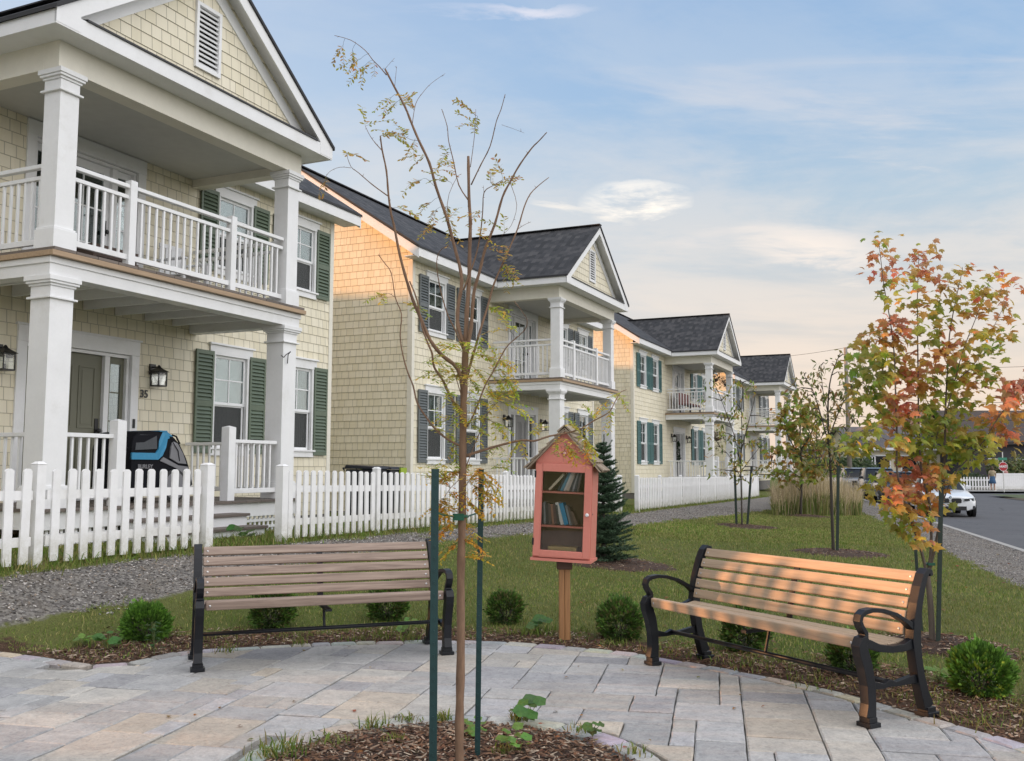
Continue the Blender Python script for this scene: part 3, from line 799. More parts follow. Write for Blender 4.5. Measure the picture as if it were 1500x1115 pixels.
# road and kerb
t = NT('asphalt'); pos = t.geo(); n1 = t.noise(pos, 90, 3); n2 = t.noise(pos, .5, 5); n3 = t.noise(pos, 6, 5)
t.base(t.ramp(t.math('ADD', t.math('MULTIPLY', n1, .4), t.math('ADD', t.math('MULTIPLY', n2, .4), t.math('MULTIPLY', n3, .25))), [(.3, (.05, .05, .055)), (.75, (.105, .105, .11))]), .8); t.bump(n1, .5, .004); M['asphalt'] = t.mat
vo2 = t.n('ShaderNodeTexVoronoi'); vo2.feature = 'DISTANCE_TO_EDGE'; vo2.inputs['Scale'].default_value = .33; wv_ = t.n('ShaderNodeVectorMath'); wv_.operation = 'ADD'; t.l(pos, wv_.inputs[0]); t.l(t.comb(n3, n3), wv_.inputs[1]); t.l(wv_.outputs[0], vo2.inputs['Vector'])
src_ = t.b.inputs['Base Color'].links[0].from_socket; t.l(t.mix(t.math('MULTIPLY', t.math('LESS_THAN', vo2.outputs['Distance'], .008), .7), src_, (.02, .02, .02)), t.b.inputs['Base Color'])
M['concrete'] = paint('concrete', (.33, .32, .30), .85, .12, .4, 5)
rd = MB(); RZ = -.32
ys = list(range(-60, 76, 3))
cxs = [curb_x(y) if y > 5 else curb_x(5)-(5-y)*.1 for y in ys]
for i in range(len(ys)-1):
    rd.poly([(cxs[i]+.1, ys[i], RZ), (cxs[i]+9.0 if ys[i] < 60 else 90, ys[i], RZ), (cxs[i+1]+9. if ys[i+1] < 60 else 90, ys[i+1], RZ), (cxs[i+1]+.1, ys[i+1], RZ)])
o = rd.build('road', M['asphalt']); tag(o, kind='structure')
kb = MB()
for i in range(len(ys)-1):
    a, b = cxs[i], cxs[i+1]
    kb.hexa([(a-.02, ys[i], RZ-.1), (a+.14, ys[i], RZ-.1), (b+.14, ys[i+1], RZ-.1), (b-.02, ys[i+1], RZ-.1), (a-.02, ys[i], -.19), (a+.13, ys[i], -.19), (b+.13, ys[i+1], -.19), (b-.02, ys[i+1], -.19)])
tag(kb.build('kerb', M['concrete']), kind='structure')
fg = MB(); fg.poly([(curb_x(67)-30, 68, -.21), (120, 68, -.21), (120, 75.5, -.21), (curb_x(67)-30, 75.5, -.21)]); fg.poly([(curb_x(67)-2, 67.0, -.17), (120, 67.0, -.17), (120, 69.6, -.17), (curb_x(67)-2, 69.6, -.17)], mi=1)
tag(fg.build('pavement', [M['found'], M['concrete']]), kind='structure')
fr = MB(); 
for i in range(len(ys)-1):
    if ys[i+1] <= 60: fr.poly([(cxs[i]+8.9, ys[i], -.2), (cxs[i]+60, ys[i], -.2), (cxs[i+1]+60, ys[i+1], -.2), (cxs[i+1]+8.9, ys[i+1], -.2)])
M['farlawn'] = paint('far_lawn', (.06, .08, .025), .95, .3, .5, 3)
tag(fr.build('far_verge', M['farlawn']), kind='structure')
# plaza base + pavers
M['sand'] = paint('joint_sand', (.19, .18, .16), .95, .25, .5, 30)
pb = MB(); pb.poly([(p[0], p[1], -.028) for p in PLAZA]); tag(pb.build('plaza_bed', M['sand']), kind='structure')
def paver_mat():
    t = NT('paver_stone'); a = t.n('ShaderNodeVertexColor'); a.layer_name = 'Col'; pos = t.geo()
    n1 = t.noise(pos, 5, 6, .65, .6); n2 = t.noise(pos, 60, 4, .6); n3 = t.noise(pos, 1.3, 4)
    c = t.mix(1., a.outputs[0], t.ramp(n1, [(.28, (.82, .82, .83)), (.72, (1.14, 1.13, 1.11))]), 'MULTIPLY')
    c = t.mix(1., c, t.ramp(n2, [(.3, (.86, .86, .86)), (.7, (1.1, 1.1, 1.1))]), 'MULTIPLY')
    c = t.mix(t.ramp(n3, [(.5, (0, 0, 0)), (.8, (.35, .35, .35))]), c, (.22, .21, .19))
    t.base(c, .75)
    n4 = t.noise(pos, 22, 7, .72, .8); n5 = t.noise(pos, 150, 2)
    c = t.mix(1., c, t.ramp(n4, [(.34, (.78, .78, .78)), (.5, (1., 1., 1.)), (.66, (1.09, 1.09, 1.08))]), 'MULTIPLY')
    c = t.mix(t.ramp(n5, [(.66, (0, 0, 0)), (.74, (.5, .5, .5))]), c, (.12, .11, .10))
    t.base(c, .75)
    t.bump(t.math('ADD', t.math('MULTIPLY', n1, 1.), t.math('ADD', t.math('MULTIPLY', n4, 1.3), t.math('MULTIPLY', n2, .4))), .85, .009)
    return t.mat
M['paver'] = paver_mat()
PC = [(.37, .37, .37), (.41, .405, .395), (.43, .415, .39), (.46, .41, .345), (.36, .36, .36), (.44, .41, .365), (.39, .39, .40), (.33, .33, .34), (.46, .44, .405), (.40, .40, .40)]
def clip(poly, n, d):     # keep p.n <= d
    out = []
    for i in range(len(poly)):
        a, b = poly[i], poly[(i+1) % len(poly)]
        da = a[0]*n[0]+a[1]*n[1]-d; db_ = b[0]*n[0]+b[1]*n[1]-d
        if da <= 0: out.append(a)
        if da*db_ < 0:
            t = da/(da-db_); out.append((a[0]+(b[0]-a[0])*t, a[1]+(b[1]-a[1])*t))
    return out
def stone(mb, poly, z, col, h=.05, e=.007, tilt=(0, 0)):
    if len(poly) < 3: return
    cx = sum(p[0] for p in poly)/len(poly); cy = sum(p[1] for p in poly)/len(poly)
    zz = lambda p: z+(p[0]-cx)*tilt[0]+(p[1]-cy)*tilt[1]
    def ins(p, k):
        dx, dy = p[0]-cx, p[1]-cy; l = math.hypot(dx, dy) or 1; return (p[0]-dx/l*k*1.3, p[1]-dy/l*k*1.3)
    A = [(*p, z-h) for p in poly]; B = [(*p, zz(p)-e*.8) for p in poly]; C = [(*ins(p, e*1.2), zz(p)) for p in poly]
    n = len(poly)
    for i in range(n):
        j = (i+1) % n
        mb.poly([A[i], A[j], B[j], B[i]], col=col); mb.poly([B[i], B[j], C[j], C[i]], col=col)
    mb.poly(C, col=col)
pm = MB(); th = R(12.); ex = (math.cos(th), -math.sin(th)); ey = (math.sin(th), math.cos(th)); CEL = .128
GX, GY = range(-92, 52), range(-26, 80)
occ = {}
SZ = [(3, 2), (2, 3), (3, 3), (2, 2), (3, 2), (2, 3), (3, 2), (4, 3), (4, 2), (3, 3), (3, 4)]
rr = random.Random(5)
for j in GY:
    for i in GX:
        if (i, j) in occ: continue
        c = list(SZ); rr.shuffle(c); c += [(2, 1), (1, 2), (1, 1)]
        for w_, h_ in c:
            if all((i+a, j+b) not in occ for a in range(w_) for b in range(h_)): break
        for a in range(w_):
            for b in range(h_): occ[(i+a, j+b)] = 1
        g = .0036
        x0, x1, y0, y1 = i*CEL+g, (i+w_)*CEL-g, j*CEL+g, (j+h_)*CEL-g
        q = []
        corners = [(x0, y0), (x1, y0), (x1, y1), (x0, y1)]
        for k in range(4):
            a, b = corners[k], corners[(k+1) % 4]; n = 3
            for m_ in range(n):
                tt = m_/n; jx = 0 if m_ == 0 else rr.uniform(-.0035, .0035)
                X = a[0]+(b[0]-a[0])*tt+(jx if abs(b[1]-a[1]) > .01 else 0); Y = a[1]+(b[1]-a[1])*tt+(jx if abs(b[0]-a[0]) > .01 else 0)
                q.append((X*ex[0]+Y*ey[0], X*ex[1]+Y*ey[1]))
        cx = sum(p[0] for p in q)/len(q); cy = sum(p[1] for p in q)/len(q)
        if cy < .2 or cy > 9 or not (-9.2 < cx < 3.4): continue
        sd = plaza_sd((cx, cy))
        if sd > .12: continue
        if sd > -.75:
            # clip by nearby boundary edges (inset for the edging course)
            for k in range(len(PLAZA)):
                a, b = PLAZA[k-1], PLAZA[k]
                if seg_d((cx, cy), a, b) < .75:
                    dx, dy = b[0]-a[0], b[1]-a[1]; l = math.hypot(dx, dy); n = (-dy/l, dx/l)
                    # outward normal
                    mx, my = (a[0]+b[0])/2, (a[1]+b[1])/2
                    if inside((mx+n[0]*.02, my+n[1]*.02), PLAZA): n = (-n[0], -n[1])
                    if seg_d((cx, cy), a, b) < (.34 if k > 5 else .2): q = clip(q, n, a[0]*n[0]+a[1]*n[1]-.125)
        dm = math.hypot(cx-MC[0], cy-MC[1])
        if dm < MR+.5:
            n = ((MC[0]-cx)/dm, (MC[1]-cy)/dm)
            q = clip(q, n, MC[0]*n[0]+MC[1]*n[1]-(MR+.15))
            if dm < MR+.02: continue
        if len(q) < 3: continue
        col = rr.choice(PC); k = rr.uniform(.88, 1.12); col = tuple(min(.6, c_*k) for c_ in col)
        stone(pm, q, rr.uniform(-.003, .003), col, tilt=(rr.uniform(-.008, .008), rr.uniform(-.008, .008)))
# edging course round the plaza and the tree ring
def course(path, w0, w1, closed=False, L=.21, zb=0):
    pts = [Vector(p) for p in path]; 
    if closed: pts.append(pts[0])
    # resample
    out = [pts[0]]; i = 0; acc = 0; need = L*rr.uniform(.7, 1.2)
    for a, b in zip(pts[:-1], pts[1:]):
        l = (b-a).length; pos_ = 0
        while need-acc < l-pos_:
            pos_ += need-acc; acc = 0; out.append(a+(b-a)*(pos_/l)); need = L*rr.uniform(.7, 1.25)
        acc += l-pos_
    return out
cp = course(PLAZA[0:19], 0, .12)
for a, b in zip(cp[:-1], cp[1:]):
    d = (b-a).normalized(); n = Vector((-d.y, d.x)); 
    if not inside(tuple((a+b)/2+n*.03), PLAZA): n = -n
    g = d*.005; w = .112+rr.uniform(-.01, .01); o_ = rr.uniform(-.012, .008)
    q = [a+g+n*o_, b-g+n*o_, b-g+n*w, a+g+n*w]
    if (q[1]-q[0]).cross(q[2]-q[1]) < 0: q.reverse()
    stone(pm, [tuple(p) for p in q], rr.uniform(-.001, .006), tuple(c_*rr.uniform(.9, 1.1) for c_ in rr.choice(PC)), e=.012)
ring = [(MC[0]+MR*math.cos(-a*2*math.pi/72), MC[1]+MR*math.sin(-a*2*math.pi/72)) for a in range(72)]
cp = course(ring, 0, .12, True)
for a, b in zip(cp[:-1], cp[1:]):
    d = (b-a).normalized(); n = Vector((a.x-MC[0], a.y-MC[1])).normalized(); n2 = Vector((b.x-MC[0], b.y-MC[1])).normalized()
    g = d*.005; w = .135+rr.uniform(-.008, .008)
    q = [a+g+n*.0, b-g+n2*.0, b-g+n2*w, a+g+n*w]
    if (q[1]-q[0]).cross(q[2]-q[1]) < 0: q.reverse()
    stone(pm, [tuple(p) for p in q], rr.uniform(0, .008), tuple(c_*rr.uniform(.95, 1.15) for c_ in rr.choice(PC)), e=.014)
tag(pm.build('plaza_paving', M['paver'], smooth=False), kind='structure')
# mulch mound in the ring and round the young trees
def mulch_mat():
    t = NT('mulch'); pos = t.geo(); n3 = t.noise(pos, 55, 4, .65, 1.5); n2 = t.noise(pos, 9, 4)
    t.base(t.ramp(t.math('ADD', t.math('MULTIPLY', n3, .7), t.math('MULTIPLY', n2, .3)), [(.3, (.02, .012, .008)), (.55, (.07, .038, .024)), (.8, (.15, .095, .06))]), .95); t.bump(n3, 1, .02); return t.mat
M['mulch'] = mulch_mat()
def mound(name, cx, cy, r, hgt, zf, n=26, irr=0., sq=1.):
    bm = MB(); rings = 9
    ph = random.random()*9
    P = lambda i, k: (cx+(r*i/rings)*(1+irr*math.sin(3*k*2*math.pi/n+ph)+irr*.6*math.sin(7*k*2*math.pi/n))*math.cos(2*math.pi*k/n), cy+(r*i/rings)*sq*(1+irr*math.sin(3*k*2*math.pi/n+ph))*math.sin(2*math.pi*k/n))
    def Z(p, i): return zf(*p)+hgt*(1-(i/rings)**2)+.018*(noise.noise(Vector((p[0]*6, p[1]*6, 0))))*(i < rings)-(.03 if i == rings else 0)
    for i in range(rings):
        for k in range(n):
            a, b, c, d = P(i, k), P(i+1, k), P(i+1, k+1), P(i, k+1)
            q = [(*a, Z(a, i)), (*b, Z(b, i+1)), (*c, Z(c, i+1)), (*d, Z(d, i))]
            bm.poly(q if i else [q[0], q[1], q[2]])
    o = bm.build(name, M['mulch'], smooth=True, weld=True); tag(o, kind='structure'); return o
mound('mulch_bed', MC[0], MC[1], MR+.01, .045, lambda x, y: -.012, 60)
TREES = {'t1': ground_at(1087, 772), 't2': ground_at(1173, 756), 't3': ground_at(1221, 810), 'maple': ground_at(1364, 946), 'spruce': ground_at(884, 824)}
for k, r in (('t1', .8), ('t2', .85), ('t3', .85), ('maple', .55), ('spruce', .95)):
    p = TREES[k]; mound('mulch_bed', p.x+.12, p.y, r, .05, ground_h, 30, .1)
# ---- scatter helpers
def chips(name, pts, cols, L=(.02, .06), Wd=(.005, .014), kind='stuff', mat=None, up=.35):
    n = len(pts); P = np.array(pts, np.float32)
    ang = NR.rand(n)*6.283; l = L[0]+(L[1]-L[0])*NR.rand(n)**2; w = Wd[0]+(Wd[1]-Wd[0])*NR.rand(n)
    ti = (NR.rand(n)-.5)*up*2
    d = np.stack([np.cos(ang)*np.cos(ti), np.sin(ang)*np.cos(ti), np.sin(ti)], 1)*(l/2)[:, None]
    ro = (NR.rand(n)-.5)*1.6
    s = np.stack([-np.sin(ang)*np.cos(ro), np.cos(ang)*np.cos(ro), np.sin(ro)], 1)*(w/2)[:, None]
    up_ = np.cross(d, s); up_ /= (np.linalg.norm(up_, axis=1)[:, None]+1e-9); up_ *= (w*.22)[:, None]
    V = np.stack([P-d-s, P+d-s*.6, P+d*1.05+s*.7, P-d+s, P+up_*1.6], 1).reshape(-1, 3)
    b = (np.arange(n)*5)[:, None]
    Fc = np.concatenate([b+np.array([[0, 1, 4]]), b+np.array([[1, 2, 4]]), b+np.array([[2, 3, 4]]), b+np.array([[3, 0, 4]])])
    C = np.array(cols)[NR.randint(0, len(cols), n)]*(.7+.6*NR.rand(n))[:, None]
    o = np_mesh(name, V, Fc, mat, np.repeat(C, 5, 0)); tag(o, kind=kind); return o
def vcol_mat(name, rough=.9, tr=0):
    t = NT(name); a = t.n('ShaderNodeVertexColor'); a.layer_name = 'Col'; t.base(a.outputs[0], rough); t.b.inputs['Specular IOR Level'].default_value = .25
    if tr:
        q = t.n('ShaderNodeBsdfTranslucent'); t.l(a.outputs[0], q.inputs[0]); mx = t.n('ShaderNodeMixShader'); mx.inputs[0].default_value = tr
        t.l(t.b.outputs[0], mx.inputs[1]); t.l(q.outputs[0], mx.inputs[2]); t.l(mx.outputs[0], t.out.inputs[0])
    return t.mat
M['chip'] = vcol_mat('wood_chip'); M['pebble'] = vcol_mat('pebble'); M['blade'] = vcol_mat('grass_blade', .6, .3)
MCOL = [(.13, .07, .042), (.18, .10, .06), (.08, .045, .028), (.27, .19, .135), (.11, .052, .033), (.35, .28, .21), (.15, .085, .05)]
pts = []
while len(pts) < 6500:
    a = random.random()*6.283; r = MR*math.sqrt(random.random())*1.01
    x, y = MC[0]+r*math.cos(a), MC[1]+r*math.sin(a); pts.append((x, y, -.008+.045*(1-(r/MR)**2)+random.random()*.012))
while len(pts) < 15500:
    x, y = random.uniform(-3.6, 4.3), random.uniform(3.8, 9); s = sd_mulch(x, y)
    if plaza_sd((x, y)) > .0 and s > -.12-random.random()*.1 and noise.noise(Vector((x*1.5, y*1.5, 3)))+.35+s > 0: pts.append((x, y, ground_h(x, y)+random.random()*.012))
for k, r in (('t1', .8), ('t2', .8), ('t3', .8), ('maple', .6), ('spruce', .9)):
    for i in range(900):
        a = random.random()*6.283; q = r*math.sqrt(random.random()); p = TREES[k]; x, y = p.x+.12+q*math.cos(a), p.y+q*math.sin(a)
        pts.append((x, y, ground_h(x, y)+.05*(1-(q/r)**2)+.006))
chips('mulch_chips', pts, MCOL, mat=M['chip'])
# gravel stones on the two gravel strips
pts = []
while len(pts) < 42000:
    if random.random() < .62: u, v = 3+random.random()**1.5*28, random.uniform(-7.5, -4.9); p = W(u, v)
    else: y = 11+random.random()**1.3*28; p = Vector((curb_x(y)-random.random()*1.8, y, 0))
    if sd_gravel(p.x, p.y)+.25*noise.noise(Vector((p.x*2, p.y*2, 0))) > 0 and plaza_sd((p.x, p.y)) > .1: pts.append((p.x, p.y, ground_h(p.x, p.y)+.004))
chips('gravel_stones', pts, [(.23, .21, .20), (.15, .14, .13), (.32, .30, .28), (.10, .095, .09), (.42, .39, .36), (.25, .20, .155)], L=(.010, .030), Wd=(.009, .022), mat=M['pebble'], up=.5)
# grass blades
def blades(name, P, h, cols, lean=.5, w=.004, per=1, kind='stuff', own=False):
    P = np.array(P, np.float32); n = len(P)
    ang = NR.rand(n)*6.283; H = h[:, 0]; le = (NR.rand(n)*lean)
    hx = np.cos(ang)*H*le; hy = np.sin(ang)*H*le
    sa = NR.rand(n)*6.283; wv = (w*(.7+.6*NR.rand(n))*h[:, 1])
    s = np.stack([np.cos(sa)*wv, np.sin(sa)*wv, 0*wv], 1)
    mid = P+np.stack([hx*.35, hy*.35, H*.6], 1); tip = P+np.stack([hx, hy, H*(1-.25*le)], 1)
    V = np.stack([P-s, P+s, mid+s*.7, mid-s*.7, tip], 1).reshape(-1, 3)
    b = (np.arange(n)*5)[:, None]
    Fc = np.concatenate([b+np.array([[0, 1, 2]]), b+np.array([[0, 2, 3]]), b+np.array([[3, 2, 4]])])
    C = (np.array(cols) if own else np.array(cols)[NR.randint(0, len(cols), n)])*(.7+.6*NR.rand(n))[:, None]
    C5 = np.repeat(C, 5, 0)
    o = np_mesh(name, V, Fc, M['blade'], C5); tag(o, kind=kind); return o
GC = [(.125, .205, .03), (.16, .235, .04), (.10, .175, .028), (.21, .255, .055), (.33, .29, .11), (.14, .205, .045)]
P = []; Hh = []
def lawn_ok(x, y):
    if plaza_sd((x, y)) < .05 if (-8 < x < 5 and y < 9.5) else False: return False
    w = .3*noise.noise(Vector((x*2.2, y*2.2, 1)))+.12*noise.noise(Vector((x*9, y*9, 2)))
    if sd_gravel(x, y)+w > .02: return False
    if -7 < x < 6 and y < 11:
        s = sd_mulch(x, y)+w*1.6
        if s > 0 and random.random() > .20: return False
    for k, r in (('t1', .8), ('t2', .8), ('t3', .8), ('maple', .5), ('spruce', .9)):
        p = TREES[k]
        if (x-p.x-.12)**2+(y-p.y)**2 < (r*(.9+.3*w))**2: return random.random() < .04
    return True
N1 = 0
while N1 < 150000:
    D = 5.2+random.random()**1.15*13.5; px = random.uniform(-60, 1560); p = at(px, 700, D); x, y = p.x, p.y
    if not lawn_ok(x, y): continue
    if random.random() > min(1, D/9.): continue
    P.append((x, y, ground_h(x, y)-.004)); k = 1+max(0, (D-9)/14); tuf = noise.noise(Vector((x*3, y*3, 0)))
    Hh.append((random.uniform(.018, .045)*(1+.5*tuf)*k**.5, k)); N1 += 1
N1 = 0
while N1 < 50000:
    D = 18+random.random()**1.2*26; px = random.uniform(600, 1460); p = at(px, 700, D); x, y = p.x, p.y
    if not lawn_ok(x, y): continue
    u, v = uv_of(x, y)
    if v < -7.4: continue
    P.append((x, y, ground_h(x, y)-.004)); k = 2.6; Hh.append((random.uniform(.03, .06), k)); N1 += 1
OC = []
for (x, y, z) in P:
    k = .5+.9*noise.noise(Vector((x*.45, y*.45, 7)))+.5*noise.noise(Vector((x*1.9, y*1.9, 8))); c = random.choice(GC); q = max(0, min(1, k)); dry = (.34, .30, .12)
    a = .38*q if random.random() < .8 else .9; b = .80+.35*(1-q); OC.append(tuple((c[i]*(1-a)+dry[i]*a)*b for i in range(3)))
blades('lawn_grass', P, np.array(Hh), OC, lean=.9, w=.0032, own=True)
# long grass along the fence, in the beds and the ring
P = []; Hh = []
for i in range(26000):
    u = 2+random.random()*42; v = -7.64+random.gauss(-.02, .16) if random.random() < .55 else random.uniform(-9.2, -7.6)
    p = W(u, v); P.append((p.x, p.y, ground_h(p.x, p.y)-.005)); Hh.append((random.uniform(.05, .15)*(1.2 if random.random() < .1 else .9), 1.4))
def tuft(x, y, n, r, h, z=None):
    for i in range(n):
        a = random.random()*6.283; q = r*random.random(); X, Y = x+q*math.cos(a), y+q*math.sin(a)
        P.append((X, Y, (ground_h(X, Y) if z is None else z)-.004)); Hh.append((h*random.uniform(.5, 1.15), 1.0))
for (px, py, n, r, h) in ((150, 948, 30, .1, .1), (560, 935, 60, .16, .10), (600, 938, 60, .12, .1), (520, 938, 40, .12, .07), (440, 945, 30, .1, .08), (330, 955, 30, .1, .1), (690, 935, 30, .1, .06), (770, 930, 90, .2, .1), (790, 925, 70, .15, .08), (850, 925, 40, .1, .07), (905, 945, 60, .15, .06), (980, 960, 60, .2, .06), (1100, 975, 90, .3, .06), (1200, 1000, 90, .3, .06), (1350, 1020, 60, .3, .06), (1440, 1060, 60, .3, .07)):
    q = ground_at(px, py); tuft(q.x, q.y, n, r, h)
for (px, py, n, r, h) in ((400, 1108, 90, .16, .07), (430, 1098, 70, .18, .08), (480, 1088, 50, .14, .06), (545, 1066, 50, .10, .08), (600, 1056, 40, .08, .05), (650, 1056, 50, .05, .07), (760, 1056, 60, .05, .08), (850, 1072, 40, .08, .05), (930, 1105, 40, .09, .06), (740, 1110, 70, .08, .08), (580, 1090, 60, .08, .06)):
    q = ground_at(px, py); tuft(q.x, q.y, n, r, h, .005)
blades('wild_grass', P, np.array(Hh), GC+[(.16, .17, .04), (.2, .17, .07)], lean=1.3, w=.0036)
# ---------------------------------------------------------------- picket fences
def picket_fence(label, runs, group=None, name='picket_fence', hgt=.90, wpk=.088, pitch=.163, cat='fence', posts_every=2.2, top=None):
    """runs: list of (u0,u1,v)"""
    u0, u1, v = runs
    root = empty(name, W(u0, v, ground_h(*W(u0, v).xy)), -AZ, label, cat, group)
    zb0 = root.location.z
    gz = lambda u: ground_h(*W(u, v).xy)-zb0
    def section(a, b):
        m = MB(); n = max(1, round((b-a)/pitch)); st = (b-a)/n
        for hz in (.24, .66): m.beam((-.028, a-u0, gz(a)+hz), (-.028, b-u0, gz(b)+hz), .035, .085, up=(0, 0, 1))
        for i in range(n):
            c = a+(i+.5)*st-u0; z0 = gz(a+(i+.5)*st)+.04+random.uniform(-.008, .008); z1 = gz(a+(i+.5)*st)+hgt+random.uniform(-.004, .004); h = wpk/2; k = h*.55
            prof = [(-h, z0), (h, z0), (h, z1-k), (h*.62, z1-k*.25), (h*.2, z1), (-h*.2, z1), (-h*.62, z1-k*.25), (-h, z1-k)]
            lean = random.uniform(-.013, .013)
            A = [(.012, c+q[0]+lean*(q[1]-z0), q[1]) for q in prof]; B = [(-.010, c+q[0]+lean*(q[1]-z0), q[1]) for q in prof]
            m.poly(A); m.poly(B[::-1])
            for j in range(8): k2 = (j+1) % 8; m.poly([A[k2], A[j], B[j], B[k2]])
        m.build('picket_panel', M['fence'], root)
    n = max(1, round((u1-u0)/posts_every)); st = (u1-u0)/n
    for i in range(n+1):
        u = u0+i*st; p = MB(); z = gz(u); end = i in (0, n)
        w = .058 if end else .048
        p.box(-.09 if not end else -w, .0 if not end else w, u-u0-w, u-u0+w, z-.1, z+hgt+.045)
        cx = -.045 if not end else 0
        p.hexa([(cx-w-.006, u-u0-w-.006, z+hgt+.045), (cx+w+.006, u-u0-w-.006, z+hgt+.045), (cx+w+.006, u-u0+w+.006, z+hgt+.045), (cx-w-.006, u-u0+w+.006, z+hgt+.045), (cx-w*.5, u-u0-w*.5, z+hgt+.07), (cx+w*.5, u-u0-w*.5, z+hgt+.07), (cx+w*.5, u-u0+w*.5, z+hgt+.07), (cx-w*.5, u-u0+w*.5, z+hgt+.07)])
        p.build('fence_post', M['fence'], root, bevel=.004)
        if i < n: section(u+w+.03, u+st-w-.03)
    return root
picket_fence('white picket fence in front of the nearest porch, left of the gate opening', (-4.6, 8.46, -7.64))  # left stretch extended out of view to shade the tan bench
picket_fence('long white picket fence from the gate opening toward the red book box', (9.8, 23.35, -7.64), posts_every=2.25)
picket_fence('distant white picket fence beyond the spruce, in front of the teal shuttered house', (24.75, 38.9, -7.6), posts_every=2.4)
# solid white gate panels at the far end
bf = empty('board_fence', W(38.95, -7.6, ground_h(*W(39, -7.6).xy)), -AZ, 'white solid board fence with black gate latches, past the far picket fence', 'fence')
m = MB()
for i in range(30): m.box(-.012, .012, i*.115, i*.115+.11, .03, .93)
m.box(-.04, -.012, 0, 3.45, .2, .28); m.box(-.04, -.012, 0, 3.45, .72, .8)
m.build('board_panel', M['fence'], bf)
m = MB()
for yy in (.0, 1.75, 3.48): m.box(-.05, .05, yy-.05, yy+.05, -.05, 1.0)
m.build('fence_post', M['fence'], bf, bevel=.004)
m = MB()
for yy, zz in ((.08, .8), (.08, .2), (.75, .8)): m.box(.012, .03, yy-.04, yy+.04, zz-.05, zz+.05)
m.build('latch', M['black'], bf)
# ---------------------------------------------------------------- benches
def bench(label, org, xd, Lg, woodmat):
    ang = math.atan2(xd[1], xd[0])
    root = empty('park_bench', (org[0], org[1], .002), ang, label, 'bench')
    iron = M['iron']
    for i, x in enumerate((0, Lg)):
        m = MB(); s = .029
        # front leg and foot
        m.ribbon([(.025, .05), (.035, .12), (.032, .22), (.012, .32), (-.012, .385), (-.022, .43), (-.012, .455), (.02, .47)], [.075, .06, .062, .068, .07, .066, .05, .03], x-s, x+s)
        m.ribbon([(-.01, .012), (.075, .012)], [.024, .024], x-s-.018, x+s+.018); m.ribbon([(.0, .036), (.062, .036)], [.03, .03], x-s-.006, x+s+.006)
        # armrest loop
        m.ribbon([(-.012, .45), (.012, .475), (.012, .495), (-.015, .53), (-.028, .56), (-.018, .588), (.012, .605), (.07, .612), (.16, .603), (.26, .575), (.35, .53), (.405, .495)], [.04, .03, .028, .024, .024, .026, .026, .024, .022, .022, .024, .04], x-s*.85, x+s*.85)
        # seat rail
        m.ribbon([(-.01, .445), (.04, .435), (.12, .405), (.22, .39), (.32, .39), (.42, .415)], [.05, .045, .04, .038, .04, .06], x-s*.7, x+s*.7)
        # back upright with rear leg
        m.ribbon([(.50, .05), (.468, .13), (.442, .22), (.425, .32), (.415, .42), (.425, .52), (.448, .62), (.478, .71), (.508, .775), (.535, .80), (.556, .795), (.562, .772)], [.075, .062, .058, .058, .066, .058, .05, .045, .04, .034, .03, .024], x-s, x+s)
        m.ribbon([(.465, .012), (.56, .012)], [.024, .024], x-s-.018, x+s+.018); m.ribbon([(.475, .036), (.545, .036)], [.03, .03], x-s-.006, x+s+.006)
        m.ribbon([(.04, .215), (.15, .20), (.2, .212), (.25, .20), (.43, .215)], [.05, .026, .04, .026, .05], x-s*.55, x+s*.55)
        m.build('end_frame', iron, root, bevel=.006, weld=True, smooth=False, seg=2)
    m = MB(); m.tube([(0, .2, .215), (Lg, .2, .215)], .014, 10); m.build('brace_bar', iron, root, smooth=True)
    m = MB()
    m.box(Lg/2-.022, Lg/2+.022, .02, .42, .355, .372); m.ribbon([(.41, .38), (.43, .5), (.455, .62), (.50, .74)], [.01]*4, Lg/2-.022, Lg/2+.022); m.tube([(Lg/2, .2, .215), (Lg/2, .24, .36)], .01)
    m.build('centre_strap', iron, root)
    a, b = .036, Lg-.036
    bolts = []
    # back slats follow the upright
    for k in range(5):
        t0 = k/5.; y = .395+.015*k+.004*k*k*.9; z = .478+k*.071; tilt = R(-12-3*k)
        m = MB(); m.cbox(((a+b)/2, y, z+.0), (b-a, .028, .062), Matrix.Rotation(tilt, 3, 'X'))
        o = m.build('back_slat', woodmat, root, bevel=.006)
        for x in (a+.03, b-.03): bolts.append((x, y-.0135, z))
    for k, (y, z, ti) in enumerate(((.065, .432, 2), (.14, .412, 8), (.215, .402, 4), (.29, .40, -3), (.36, .408, -9))):
        m = MB(); m.cbox(((a+b)/2, y, z), (b-a, .066, .026), Matrix.Rotation(R(-ti), 3, 'X')); m.build('seat_slat', woodmat, root, bevel=.006)
    m = MB(); m.cbox(((a+b)/2, .008, .437), (b-a, .036, .066), Matrix.Rotation(R(8), 3, 'X')); m.build('seat_slat', woodmat, root, bevel=.012, seg=3)
    for x in (a+.03, b-.03): bolts.append((x, -.008, .435))
    for x, y, z in bolts: m = MB(); m.lathe((x, y, z), [(.0085, .004), (.0085, -.002), (.004, -.005)], 10, 'y'); m.build('bolt', M['steel'], root)
    return root
M['iron'] = paint('black_cast_iron', (.006, .0075, .011), .42, .15, .25, 25, spec=.35)
M['steel'] = paint('steel', (.6, .6, .6), .3, .05, 0, metal=1)
M['wood_grey'] = wood('weathered_wood', (.44, .34, .275), (.17, .12, .095), axis=0, rough=.65)
M['wood_tan'] = wood('tan_wood', (.50, .385, .27), (.30, .22, .15), axis=0, rough=.6)
bench('weathered grey brown slatted bench facing out, left of the slender tree', (-2.12, 6.61), (1.65, .61), 1.76, M['wood_grey'])
bench('warm tan slatted bench turned side-on, right of the red book box', (.97, 6.88), (.93, -1.63), 1.86, M['wood_tan'])
